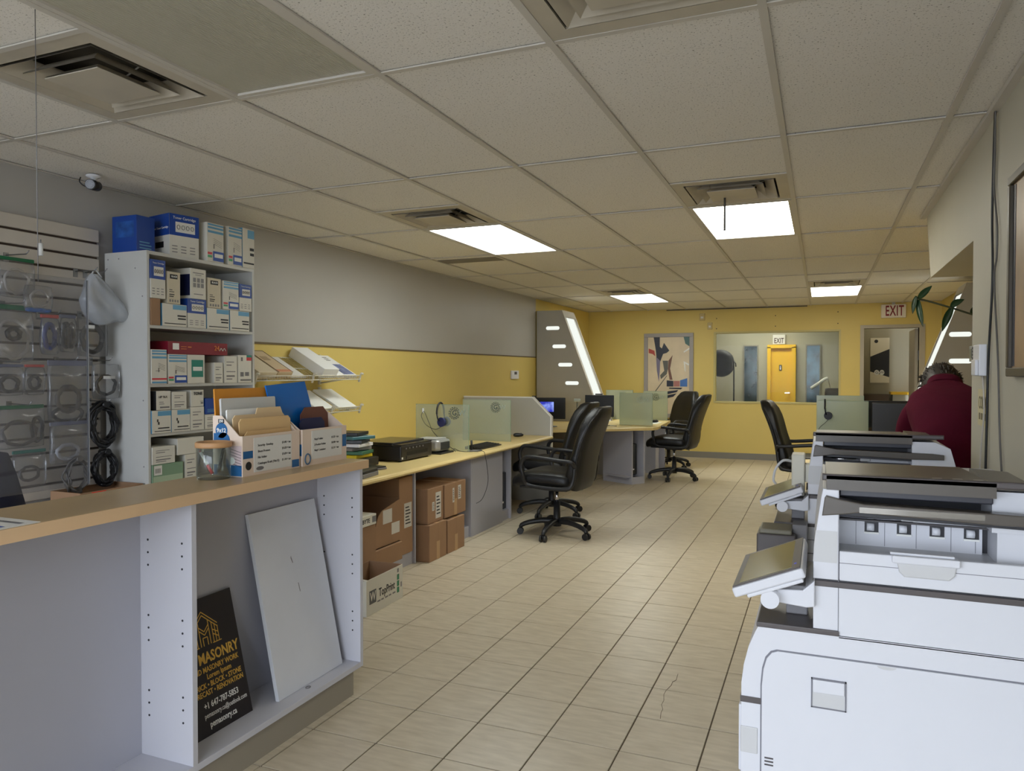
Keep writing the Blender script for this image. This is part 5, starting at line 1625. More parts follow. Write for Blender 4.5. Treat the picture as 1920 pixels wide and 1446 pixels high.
def screen_mat():
    m = bpy.data.materials.new('blue_login_screen')
    m.use_nodes = True
    nt = m.node_tree
    nt.nodes.remove(nt.nodes['Principled BSDF'])
    e = nt.nodes.new('ShaderNodeEmission')
    tc = nt.nodes.new('ShaderNodeTexCoord')
    n = nt.nodes.new('ShaderNodeTexNoise')
    n.inputs['Scale'].default_value = 9
    nt.links.new(tc.outputs['Object'], n.inputs['Vector'])
    cr = nt.nodes.new('ShaderNodeValToRGB')
    cr.color_ramp.elements[0].position = 0.45
    cr.color_ramp.elements[0].color = rgb(44, 50, 150)
    cr.color_ramp.elements[1].position = 0.72
    cr.color_ramp.elements[1].color = rgb(150, 170, 235)
    nt.links.new(n.outputs['Fac'], cr.inputs[0])
    nt.links.new(cr.outputs[0], e.inputs[0])
    e.inputs[1].default_value = 1.1
    nt.links.new(e.outputs[0], nt.nodes['Material Output'].inputs[0])
    return m
m1 = monitor('black monitor showing a small blue picture behind the grey partition', -3.03, 8.42, DTT, R(6), 0.42, 0.255, 0.095)
obj('web_camera', bx(NB(), -0.20, -0.15, -0.012, 0.02, 0.352, 0.372, bev=0.006), BLACK, m1)
obj('picture', B(-0.10, 0.07, -0.007, -0.006, 0.18, 0.30), screen_mat(), m1)
b = NB(); rx(b, 0, 0, 0, 0, 0); b.free()
m2 = monitor('black monitor facing the aisle on the angled desk', -2.555, 8.98, DTT, R(2), 0.365, 0.27, 0.10)
obj('web_camera', bx(NB(), -0.05, 0.04, -0.015, 0.02, 0.372, 0.388, bev=0.005), BLACK, m2)
mouse('black computer mouse on white paper near the glass screen corner', -2.00, 9.62, DTT + 0.002, R(30))
tag(obj('mouse_pad', B(-2.09, -1.92, 9.38, 9.74, DTT, DTT + 0.0015), PAPERW, None, origin=(-2.0, 9.56, DTT)), 'white paper pad under the mouse beside the glass screen', 'paper')
t = thing('desk_cables', 'loose dark cables lying on the angled desk before the monitor', 'cable', (-2.45, 8.72, DTT))
for k in range(3):
    b = NB(); tube(b, [(-0.12 + 0.03 * k, 0.06, 0.004), (-0.05, -0.02 + 0.03 * k, 0.012), (0.04, 0.05 - 0.02 * k, 0.006), (0.10, 0.0, 0.014), (0.16, 0.05 + 0.02 * k, 0.004)], 0.004, 6, smoothn=4); obj('loop', b, CB if k else CW, t)
t = thing('desk_speaker', 'small silver and glass desk lamp base on the far desk', 'lamp', (-2.78, 8.78, DTT))
b = NB(); lathe(b, [(0.05, 0), (0.05, 0.012), (0.012, 0.02), (0.010, 0.29), (0.0, 0.29)], seg=16); obj('stem', b, CHROME, t)
obj('head', B(-0.04, 0.04, -0.025, 0.025, 0.29, 0.33, bev=0.01), mat('lamp_clear', (190, 200, 190), 0.2), t)

# ================================================================== LIGHT TOWERS
TWR = mat('tower_grey', (176, 172, 162), 0.42, var=0.02)
LITW = emit('lit_acrylic', (240, 244, 236), 0.8)
def tower(label, xw, sgn, y, th, top, z_top, bot, slots):
    """sgn +1: stands on the wall at small x and leans out to +x"""
    t = thing('light_tower', label, 'light tower', (xw + sgn * 0.3, y + th / 2, 0), world=True)
    X = lambda d: xw + sgn * d
    b = NB(); prism(b, [(X(0), 0), (X(bot), 0), (X(top), z_top), (X(0), z_top)], 'y', y, y + th); obj('body', b, TWR, t)
    d0 = Vector((X(bot), 0, 0)); d1 = Vector((X(top), 0, z_top))
    dr = (d1 - d0)
    nrm = Vector((dr.z * sgn, 0, -dr.x * sgn)).normalized()
    P = lambda s, yy, o: tuple(d0 + dr * s + nrm * o + Vector((0, yy, 0)))
    b = NB()
    for (a, c, e, f) in ((0.0, 1.0, 0.0, 0.02), (0.0, 1.0, th - 0.03, th), (0.96, 1.0, 0.02, th - 0.03)):
        quad(b, (P(a, y + e, 0.012), P(a, y + f, 0.012), P(c, y + f, 0.012), P(c, y + e, 0.012)))
        quad(b, (P(a, y + e, 0.0), P(a, y + e, 0.012), P(c, y + e, 0.012), P(c, y + e, 0.0)))
        quad(b, (P(a, y + f, 0.0), P(c, y + f, 0.0), P(c, y + f, 0.012), P(a, y + f, 0.012)))
    obj('edge_frame', b, mat('tower_aluminium', (176, 170, 158), 0.35), t)
    b = NB(); quad(b, (P(0.02, y + 0.10, 0.004), P(0.02, y + th - 0.10, 0.004), P(0.955, y + th - 0.10, 0.004), P(0.955, y + 0.10, 0.004))); obj('lit_panel', b, LITW, t)
    for (a, c, z) in slots:
        b = NB()
        r_ = 0.024
        poly = []
        xa, xc = sorted((X(a), X(c)))
        for k in range(9):
            q = R(-90) + R(180) * k / 8
            poly.append((xc - r_ + r_ * math.cos(q), z + r_ * math.sin(q)))
        for k in range(9):
            q = R(90) + R(180) * k / 8
            poly.append((xa + r_ + r_ * math.cos(q), z + r_ * math.sin(q)))
        prism(b, poly, 'y', y - 0.003, y + 0.001)
        obj('lit_slot', b, LITW, t)
tower('grey slanted light tower with glowing slots against the yellow corner', -3.585, 1, 9.5, 0.53, 0.349, 2.183, 1.17,
      [(0.136, 0.327, 1.945), (0.228, 0.418, 1.698), (0.312, 0.508, 1.45), (0.411, 0.598, 1.204)])
tower('grey slanted light tower partly hidden by the white wall and the bent person', 1.55, -1, 8.8, 0.53, 0.175, 2.263, 0.985,
      [(0.06, 0.135, 2.022), (0.14, 0.34, 1.738), (0.136, 0.34, 1.464), (0.24, 0.45, 1.20)])

# ================================================================== BACK WALL
# glazed opening
wf = NB()
e = 0.022
for a in ((WX0 - e, WX1 + e, WZ1 - 0.004, WZ1 + e), (WX0 - e, WX1 + e, WZ0 - e, WZ0 + 0.004)):
    bx(wf, a[0], a[1], YB - 0.012, YB + 0.13, a[2], a[3])
for x in (WX0, WX1):
    bx(wf, x - (e if x < 0 else 0.004), x + (0.004 if x < 0 else e), YB - 0.012, YB + 0.13, WZ0, WZ1)
win = struct('window_2', wf, mat('window_trim', (196, 182, 120), 0.5))
obj('pane', B(WX0 + 0.004, WX1 - 0.004, YB + 0.05, YB + 0.058, WZ0 + 0.004, WZ1 - 0.004), clear('back_window_glass', (200, 206, 200), 0.01, gloss=0.0, rough=0.01, tint=(250, 252, 250), fk=0.10), win)
# door frame
fr = NB()
FRM = mat('door_frame_grey', (176, 166, 146), 0.45)
bx(fr, DX0 - 0.05, DX0, YB - 0.014, YB + 0.13, 0, DZ + 0.05)
bx(fr, DX1, DX1 + 0.075, YB - 0.014, YB + 0.13, 0, DZ + 0.05)
bx(fr, DX0, DX1, YB - 0.014, YB + 0.13, DZ, DZ + 0.05)
df = struct('door_1', fr, FRM)
hg = NB()
bx(hg, DX1 - 0.012, DX1, YB + 0.02, YB + 0.05, 1.52, 1.66)
obj('hinge', hg, GREYP, df)
b = NB()
prism(b, [(DX1 - 0.04, YB + 0.13), (DX1, YB + 0.13), (DX1 + 0.0, YB + 0.9), (DX1 - 0.04, YB + 0.9)], 'z', 0.01, DZ - 0.01)
obj('leaf', b, FRM, df)
# exit sign
t = thing('exit_sign', 'white exit sign with red letters above the rear doorway', 'sign', (0.948, YB, 2.13), world=True)
obj('case', B(0.79, 1.107, YB - 0.06, YB - 0.001, 2.130, 2.320, bev=0.005), mat('exit_white', (232, 222, 206), 0.4), t)
text('lettering', 'EXIT', 0.205, (0.960, YB - 0.0608, 2.223), FY, mat('exit_red', (128, 14, 20), 0.5), t, sx=0.52, bold=0.004, spacing=1.12)
obj('conduit', B(0.93, 0.97, YB - 0.04, YB - 0.01, 2.32, 2.35), TBAR, t)
# little wall boxes and screw marks
for lb, (x0, x1, z0, z1) in (('small beige wall box near the ceiling on the yellow back wall', (-1.78, -1.70, 2.165, 2.275)), ('small beige wall box just above the rear window corner', (-1.655, -1.585, 2.02, 2.13))):
    t = thing('wall_sensor', lb, 'wall box', ((x0 + x1) / 2, YB, z0), 0, 'wall boxes', world=True)
    obj('case', B(x0, x1, YB - 0.03, YB - 0.001, z0, z1, bev=0.004), mat('beige_plastic', (196, 176, 120), 0.45), t)
    obj('button', B(x0 + 0.02, x1 - 0.02, YB - 0.033, YB - 0.03, z0 + 0.03, z0 + 0.06), PAPER, t)
b = NB()
for x, z_ in ((-1.52, 2.19), (-1.52, 2.03), (-0.65, 2.21), (-0.65, 2.05), (0.22, 2.24), (0.22, 2.07)):
    cyl(b, (x, YB - 0.002, z_), (x, YB + 0.002, z_), 0.008, seg=8)
wb = bpy.data.objects['wall_back']
obj('screw_holes', b, INK, wb)['kind'] = 'stuff'
# poster
px0, px1, pz0, pz1 = -2.66, -1.872, 0.62, 1.974
t = thing('framed_poster', 'abstract poster in a wide grey frame on the yellow back wall', 'poster', ((px0 + px1) / 2, YB, pz0), world=True)
fm = mat('poster_frame_grey', (156, 150, 146), 0.4)
e = 0.062
for a in ((px0, px1, pz1 - e, pz1), (px0, px1, pz0, pz0 + e), (px0, px0 + e, pz0 + e, pz1 - e), (px1 - e, px1, pz0 + e, pz1 - e)):
    obj('frame_bar', B(a[0], a[1], YB - 0.03, YB - 0.001, a[2], a[3], bev=0.003, seg=1), fm, t)
obj('print', B(px0 + e, px1 - e, YB - 0.012, YB - 0.002, pz0 + e, pz1 - e), mat('poster_cream', (214, 196, 164), 0.3, var=0.10, scale=3), t)
PW, PH = px1 - px0 - 2 * e, 0.90          # the visible upper part of the sheet
def pp(u, v):                              # u,v in 0..1 of the visible sheet (v down)
    return (px0 + e + u * PW, pz1 - e - v * PH)
def patch(nm, m, pts, k):
    b = NB()
    quad(b, [(pp(*q)[0], YB - 0.0125 - 0.0004 * k, pp(*q)[1]) for q in pts])
    bmesh.ops.recalc_face_normals(b, faces=b.faces)
    if b.faces and next(iter(b.faces)).normal.y > 0:
        bmesh.ops.reverse_faces(b, faces=list(b.faces))
    obj(nm, b, m, t)
PN = mat('poster_navy', (26, 30, 46), 0.35)
PV = mat('poster_violet', (112, 106, 130), 0.35)
PBR = mat('poster_brown', (112, 74, 54), 0.35)
PGR = mat('poster_greygreen', (92, 90, 80), 0.35)
patch('dark_shape', PN, [(0.14, 0.0), (0.29, 0.0), (0.29, 0.17), (0.34, 0.20), (0.39, 0.10), (0.52, 0.24), (0.46, 0.28), (0.37, 0.30), (0.30, 0.44), (0.22, 0.44), (0.19, 0.22)], 1)
patch('violet_shape', PV, [(0.20, 0.35), (0.30, 0.42), (0.29, 0.62), (0.27, 0.80), (0.22, 0.60)], 2)
patch('red_shape', mat('poster_red', (176, 66, 52), 0.35), [(0.02, 0.20), (0.16, 0.24), (0.18, 0.34), (0.12, 0.30), (0.02, 0.28)], 3)
patch('teal_shape', mat('poster_teal', (46, 92, 84), 0.35), [(0.86, 0.0), (1.0, 0.0), (1.0, 0.17), (0.90, 0.12)], 4)
patch('brown_shape', PBR, [(0.50, 0.42), (0.60, 0.32), (0.56, 0.48), (0.54, 0.56), (0.60, 0.76), (0.53, 0.76), (0.49, 0.58)], 5)
patch('grey_shape', PGR, [(0.36, 0.42), (0.49, 0.42), (0.49, 0.56), (0.46, 0.66), (0.32, 0.75), (0.30, 0.68), (0.40, 0.60)], 6)
patch('dark_streak', PGR, [(0.46, 0.68), (0.47, 0.69), (0.17, 1.0), (0.14, 1.0)], 7)
patch('white_streak', PAPERW, [(0.86, 0.26), (1.0, 0.19), (1.0, 0.22), (0.87, 0.28)], 8)
patch('white_streak', PAPERW, [(0.86, 0.43), (0.99, 0.48), (0.98, 0.51), (0.90, 0.47), (0.91, 0.62), (0.89, 0.60)], 9)
patch('screen_picture', PN, [(0.46, 0.77), (0.62, 0.78), (0.62, 0.88), (0.46, 0.88)], 10)
patch('screen_picture', mat('poster_pink', (170, 110, 100), 0.35), [(0.63, 0.78), (0.77, 0.78), (0.77, 0.88), (0.63, 0.88)], 10)
patch('screen_picture', mat('poster_blue', (60, 110, 180), 0.35), [(0.78, 0.77), (0.95, 0.73), (0.95, 0.88), (0.78, 0.88)], 10)
patch('dark_streak', PN, [(0.46, 0.97), (0.74, 0.94), (0.70, 0.98), (0.46, 1.02)], 11)
patch('dark_streak', PN, [(0.52, 0.90), (0.84, 0.90), (0.80, 0.93), (0.52, 0.92)], 11)
patch('dark_streak', PN, [(0.46, 1.04), (0.70, 1.0), (0.62, 1.06), (0.46, 1.09)], 11)

# ---- room seen through the rear window and doorway
RW = mat('rear_room_paint', (176, 172, 152), 0.6)
w = NB()
bx(w, -3.6, 1.9, 14.2, 14.3, 0, 2.5)
bx(w, -3.7, -3.6, YB + 0.12, 14.3, 0, 2.5)
bx(w, 1.9, 2.0, YB + 0.12, 14.3, 0, 2.5)
wall('wall_rear_room', w, RW)
wall('wall_corridor', B(0.44, 0.50, YB + 0.12, 14.2, 0, 2.5), RW)
struct('ceiling_rear_room', B(-3.7, 2.0, YB + 0.12, 14.3, 2.5, 2.6), RW)
wall('wall_corridor_end', B(0.50, 1.9, 13.3, 13.4, 0, 2.5), mat('corridor_paint', (150, 142, 118), 0.6))
# yellow washroom door
YD = mat('bright_yellow_paint', (244, 196, 40), 0.45)
fr = NB()
bx(fr, -0.90, -0.84, 14.10, 14.2, 0, 1.80); bx(fr, -0.49, -0.42, 14.10, 14.2, 0, 1.80); bx(fr, -0.90, -0.42, 14.10, 14.2, 1.78, 1.84)
d2 = struct('door_2', fr, YD)
obj('leaf', B(-0.84, -0.49, 14.17, 14.19, 0, 1.78), YD, d2)
obj('washroom_sign', B(-0.70, -0.655, 14.155, 14.17, 1.38, 1.48), INK, d2)
b = NB(); cyl(b, (-0.678, 14.153, 1.455), (-0.678, 14.155, 1.455), 0.010, seg=10); bx(b, -0.688, -0.668, 14.153, 14.155, 1.395, 1.44); obj('person_symbol', b, PAPERW, d2)
b = NB(); cyl(b, (-0.53, 14.16, 0.98), (-0.53, 14.11, 0.98), 0.012, seg=10); bx(b, -0.60, -0.52, 14.10, 14.115, 0.97, 0.99); obj('handle', b, CHROME, d2)
t = thing('exit_sign', 'exit sign above the bright yellow door seen through the rear window', 'sign', (-0.71, 14.2, 1.83), world=True)
obj('case', B(-0.81, -0.60, 14.14, 14.199, 1.85, 2.02, bev=0.004), PAPER, t)
text('lettering', 'EXIT', 0.13, (-0.705, 14.139, 1.91), FY, mat('exit_brown', (60, 30, 24), 0.5), t, sx=0.62, bold=0.002)
# tall dark glass strips beside the door
STRIP = mat('dark_teal_glass', (22, 40, 46), 0.15, var=0.6, scale=9)
for k, (x0, x1, m) in enumerate(((-1.30, -1.08, STRIP), (-0.24, -0.03, mat('blue_teal_glass', (50, 84, 110), 0.15, var=0.7, scale=7)))):
    fr = NB()
    bx(fr, x0 - 0.02, x0, 14.17, 14.2, 0.1, 1.84); bx(fr, x1, x1 + 0.02, 14.17, 14.2, 0.1, 1.84); bx(fr, x0, x1, 14.17, 14.2, 1.82, 1.84)
    q = struct('window_%d' % (k + 3), fr, mat('window_grey', (140, 136, 124), 0.5))
    obj('pane', B(x0, x1, 14.185, 14.195, 0.1, 1.82), m, q)
# studio light
t = thing('softbox_light', 'black studio softbox on a thin stand behind the rear window', 'studio light', (-1.36, 13.0, 0))
b = NB(); cyl(b, (0, 0, 0.02), (0, 0, 1.55), 0.012, seg=10); obj('stand', b, BLACK, t)
for k in range(3):
    a = 2 * math.pi * k / 3
    b = NB(); cyl(b, (0, 0, 0.45), (0.35 * math.cos(a), 0.35 * math.sin(a), 0.01), 0.009, seg=8); obj('leg', b, BLACK, t)
b = NB()
soft(b, -0.19, 0.05, 1.50, 0.34, 0.5, 0.46, 0.14, 8, warp=lambda p: Vector((p.x, p.y, p.z * (1 - 0.2 * max(0, p.x) / 0.17))))
obj('softbox', b, mat('black_nylon_cloth', (16, 16, 20), 0.7), t, smooth=True)
b = NB(); tube(b, [(0, 0, 1.52), (0.03, -0.02, 1.50), (0.035, -0.02, 1.44)], 0.010, 8); obj('clamp', b, BLACK, t)
t = thing('rear_chair', 'dark chair back peeking over the lower corner of the rear window', 'chair', (0.18, 13.2, 0))
b = NB(); soft(b, 0, 0, 0.86, 0.26, 0.07, 0.46, 0.05, 8); obj('backrest', b, DGREYP, t, smooth=True)
b = NB(); soft(b, 0, -0.22, 0.46, 0.42, 0.42, 0.07, 0.035, 6); obj('seat', b, DGREYP, t, smooth=True)
for sx in (-0.17, 0.17):
    for sy in (-0.4, -0.04):
        b = NB(); cyl(b, (sx, sy, 0), (sx, sy, 0.43), 0.012, seg=8); obj('leg', b, BLACK, t)
t = thing('task_lamp', 'white lamp arm slanting across the blue glass strip behind the window', 'lamp', (0.0, 13.4, 0.0))
b = NB(); tube(b, [(-0.16, 0, 1.08), (0.06, 0, 1.24), (0.10, 0, 1.25)], 0.025, 8); obj('lamp_head', b, PAPERW, t)
b = NB(); tube(b, [(0.10, 0, 1.25), (0.16, 0.02, 1.0), (0.05, 0.05, 0.75)], 0.008, 6); obj('arm', b, CHROME, t)
obj('desk_stand', B(-0.1, 0.2, -0.05, 0.15, 0, 0.75), WHITEP, t)
# unseen lamps added to brighten the rear room and warm the corridor
for nm, x, y, lb, s in (('rear_room_fill', -1.0, 13.3, 'added unseen lamp brightening the room behind the rear window', LAMPM), ('corridor_fill', 1.0, 12.75, 'added unseen lamp warming the corridor behind the doorway', None)):
    t = thing(nm, lb, 'ceiling light', (x, y, 2.5), world=True)
    obj('housing', B(x - (0.62 if s else 0.3), x + (0.62 if s else 0.3), y - 0.32, y + 0.32, 2.45, 2.499), TBAR, t)
    obj('diffuser', B(x - (0.60 if s else 0.28), x + (0.60 if s else 0.28), y - 0.30, y + 0.30, 2.443, 2.45), s or emit('corridor_fill_glow', (255, 240, 200), 1.6), t)
# corridor poster
t = thing('corridor_poster', 'white poster with a black swoosh seen through the rear doorway', 'poster', (0.865, 13.3, 1.18), world=True)
obj('print', B(0.726, 1.001, 13.285, 13.299, 1.18, 1.90), mat('poster_white', (214, 204, 178), 0.5), t)
b = NB()
quad(b, ((0.726, 13.2840, 1.60), (0.726, 13.2840, 1.36), (1.001, 13.2840, 1.27), (1.001, 13.2840, 1.72)))
bmesh.ops.recalc_face_normals(b, faces=b.faces); obj('black_swoosh', b, INK, t)
b = NB(); quad(b, [(0.81 + 0.028 * math.cos(a), 13.2832, 1.845 + 0.028 * math.sin(a)) for a in [2 * math.pi * i / 16 for i in range(16)]]); obj('emblem', b, INK, t)
for dx, s in ((0.82, 'G'), (0.895, 'W')):
    b = NB(); quad(b, [(dx + 0.036 * math.cos(a), 13.2832, 1.345 + 0.042 * math.sin(a)) for a in [2 * math.pi * i / 16 for i in range(16)]]); obj('badge', b, PAPER, t)
    text('lettering', s, 0.06, (dx, 13.2824, 1.345), FY, INK, t)
t = thing('corridor_counter', 'low counter with a yellow top in the corridor', 'counter', (1.2, 13.15, 0), world=True)
obj('body', B(1.03, 1.6, 13.0, 13.29, 0, 1.0), RW, t)
obj('top', B(1.0, 1.62, 12.97, 13.295, 1.0, 1.04, bev=0.008), YD, t)
obj('crate', B(0.60, 0.98, 12.98, 13.28, 0, 1.0), mat('corridor_brown', (86, 68, 52), 0.6), t)
# ================================================================== COPY DESK ON THE OTHER SIDE
t = thing('side_desk', 'yellow-topped desk along the rear side wall behind the copiers', 'desk', (0.9, 7.0, 0), world=True)
b = NB()
prism(b, [(-0.15, 5.45), (1.54, 5.45), (1.54, 8.60), (-0.08, 8.60), (-0.08, 8.12), (0.34, 8.02), (0.34, 6.2), (-0.15, 6.0)], 'z', DT - 0.030, DT + 0.004, bev=0.006)
obj('desktop', b, DESK, t)
for (a, c) in (((0.02, 5.55), (1.50, 5.55)), ((0.40, 7.05), (1.50, 7.05)), ((0.05, 8.55), (1.50, 8.55))):
    vpanel('upright_panel', a, c, 0, DT - 0.03, 0.02, LAMD, t)
glass_screen('frosted glass screen with a headset hung on it behind the far copier', -0.034, 0.428, 8.08, DTT, 1.062, logo=0)
glass_screen('frosted glass screen just behind the one with the headset', -0.045, 0.405, 8.45, DTT, 1.105, logo=0)
headphones('black headset hooked over the glass screen behind the far copier', 0.035, 8.08, 1.062,
           wire=[(0.03, -0.05, -0.185), (0.0, -0.05, -0.22), (-0.05, -0.05, -0.27), (-0.06, -0.06, -0.33), (-0.02, -0.07, -0.36), (0.06, -0.08, -0.366)])
monitor('black monitor on the side desk in front of the bent person', 0.66, 7.55, DTT, R(-3), 0.46, 0.30, 0.075, logo='LG')
monitor('second black monitor further back on the side desk', 0.62, 8.28, DTT, R(4), 0.44, 0.27, 0.10)
# potted plant trailing from a hanging basket fixed to the bulkhead
t = thing('trailing_plant', 'dark green trailing plant leaves reaching out beside the white wall', 'plant', (1.05, 5.6, 1.62))
LEAF = mat('dark_green_leaf', (34, 66, 36), 0.35, var=0.25, scale=12)
STEM = mat('plant_stem', (56, 60, 34), 0.6)
b = NB(); tube(b, [(0.0, 0, 0.05), (-0.14, 0, 0.10), (-0.28, 0, 0.155), (-0.42, 0.0, 0.205), (-0.47, 0, 0.215)], 0.006, 6, smoothn=4); obj('stem', b, STEM, t)
def leaf(p, d, up, ln, wd, droop):
    d, up = Vector(d).normalized(), Vector(up).normalized()
    sd = d.cross(up).normalized()
    b = NB()
    n = 8
    L_, M_, R_ = [], [], []
    for i in range(n + 1):
        s = i / n
        c = Vector(p) + d * ln * s + Vector((0, 0, -droop * s * s))
        w_ = wd * (math.sin(math.pi * min(1, s * 0.92 + 0.08)) ** 0.8) * (1 - 0.25 * s)
        if i == n:
            w_ = 0.001
        M_.append(b.verts.new(c))
        L_.append(b.verts.new(c + sd * w_ + up * w_ * 0.35))
        R_.append(b.verts.new(c - sd * w_ + up * w_ * 0.35))
    for i in range(n):
        b.faces.new((M_[i], M_[i + 1], L_[i + 1], L_[i]))
        b.faces.new((M_[i], R_[i], R_[i + 1], M_[i + 1]))
    for f in list(b.faces):
        f.smooth = True
    geom = bmesh.ops.solidify(b, geom=list(b.faces), thickness=0.0012)
    obj('leaf', b, LEAF, t)
leaf((-0.46, 0, 0.215), (0.7, -0.1, 0.75), (-0.4, -0.9, 0.3), 0.115, 0.026, 0.0)
leaf((-0.46, 0, 0.215), (0.15, -0.1, -1.0), (-0.7, -0.7, 0.0), 0.19, 0.026, 0.0)
leaf((-0.47, 0, 0.235), (-0.15, 0.2, -0.9), (-0.7, -0.7, 0.0), 0.12, 0.022, 0.0)
leaf((-0.27, 0, 0.15), (0.4, -0.1, 0.45), (-0.5, -0.8, 0.4), 0.11, 0.030, 0.03)
leaf((-0.26, 0, 0.16), (-0.35, -0.2, -0.9), (-0.6, -0.8, 0.2), 0.18, 0.030, 0.0)
leaf((-0.15, 0, 0.10), (0.3, 0.3, 0.5), (-0.4, -0.8, 0.5), 0.12, 0.03, 0.02)
b = NB(); lathe(b, [(0.07, -0.10), (0.10, 0.05), (0.105, 0.055), (0.095, 0.055), (0.09, 0.03), (0.0, 0.03)], seg=20); obj('pot', b, mat('terracotta', (140, 84, 60), 0.7), t)
for a in (0, 2.1, 4.2):
    b = NB(); cyl(b, (0.095 * math.cos(a), 0.095 * math.sin(a), 0.05), (0, 0, CEIL - 1.622), 0.0015, seg=6); obj('hanging_wire', b, GREYP, t)

# ================================================================== WALL OF THE COPIERS
t = thing('alarm_keypad', 'white alarm keypad with an open flap at the edge of the white wall', 'keypad', (XR, 3.60, 1.33), world=True)
obj('case', B(XR - 0.028, XR, 3.47, 3.60, 1.335, 1.462, bev=0.004), WHITEP, t)
obj('display', B(XR - 0.020, XR, 3.60, 3.735, 1.395, 1.462, bev=0.003), mat('keypad_grey', (150, 150, 144), 0.4), t)
obj('lcd_window', B(XR - 0.0215, XR - 0.020, 3.675, 3.725, 1.41, 1.45), mat('lcd_green', (88, 96, 84), 0.3), t)
for k in range(4):
    obj('key', B(XR - 0.023, XR - 0.020, 3.62, 3.65, 1.404 + 0.014 * k, 1.414 + 0.014 * k), INK, t)
obj('flap', B(XR - 0.040, XR - 0.028, 3.48, 3.56, 1.337, 1.40, bev=0.003), WHITEP, t)
t = thing('colour_notice', 'cream paper notice lettered COLOR on the white wall', 'notice', (XR, 3.53, 1.13), world=True)
obj('sheet', B(XR - 0.002, XR - 0.0004, 3.43, 3.635, 1.13, 1.28), mat('cream_paper', (206, 196, 158), 0.7), t)
text('lettering', 'COLOR', 0.075, (XR - 0.0026, 3.53, 1.222), FNX, mat('faded_ink', (112, 104, 80), 0.7), t, sx=0.66)
b = NB()
for k in range(4):
    quad(b, ((XR - 0.0026, 3.61 - k * 0.042, 1.155), (XR - 0.0026, 3.578 - k * 0.042, 1.155), (XR - 0.0026, 3.578 - k * 0.042, 1.182), (XR - 0.0026, 3.61 - k * 0.042, 1.182)))
obj('smudged_print', b, mat('faded_ink', (112, 104, 80), 0.7), t)['kind'] = 'stuff'
for lb, m, pts, r_ in (
        ('black cable running down the white wall beside the keypad', CB, [(XR - 0.012, 3.30, CEIL - 0.005), (XR - 0.010, 3.33, 2.2), (XR - 0.008, 3.36, 1.95), (XR - 0.008, 3.34, 1.7), (XR - 0.008, 3.40, 1.40), (XR - 0.008, 3.42, 1.1), (XR - 0.008, 3.44, 0.75), (XR - 0.008, 3.44, 0.3)], 0.0045),
        ('thin grey cable twisting next to the black wall cable', CG, [(XR - 0.014, 3.29, CEIL - 0.005), (XR - 0.010, 3.31, 2.2), (XR - 0.008, 3.33, 2.05), (XR - 0.008, 3.27, 1.9), (XR - 0.008, 3.27, 1.78), (XR - 0.008, 3.31, 1.70), (XR - 0.008, 3.23, 1.4), (XR - 0.008, 3.18, 1.1), (XR - 0.008, 3.10, 0.8), (XR - 0.008, 3.1, 0.3)], 0.0035),
        ('white cable hanging below the keypad on the white wall', CW, [(XR - 0.010, 3.50, 1.335), (XR - 0.008, 3.47, 1.2), (XR - 0.008, 3.52, 1.05), (XR - 0.008, 3.56, 0.85), (XR - 0.008, 3.58, 0.4)], 0.003)):
    b = NB(); tube(b, pts, r_, 6, smoothn=5)
    tag(obj('wall_cable', b, m, None, origin=pts[-1]), lb, 'cable', 'cables on the white wall')
t = thing('framed_picture', 'dark-framed picture cut off by the picture edge on the white wall', 'picture', (XR, 2.6, 1.33), world=True)
for a in ((2.2, 3.02, 1.335, 1.365), (2.2, 3.02, 1.985, 2.015), (2.2, 2.23, 1.365, 1.985), (2.99, 3.02, 1.365, 1.985)):
    obj('frame_bar', B(XR - 0.025, XR - 0.001, *a, bev=0.003, seg=1), mat('bronze_frame', (70, 62, 48), 0.4), t)
obj('print', B(XR - 0.012, XR - 0.002, 2.23, 2.99, 1.365, 1.985), mat('beige_print', (170, 140, 104), 0.4, var=0.3, scale=4), t)
obj('dark_mount', B(XR - 0.014, XR - 0.012, 2.955, 2.985, 1.37, 1.98), mat('navy_mount', (34, 34, 44), 0.4), t)

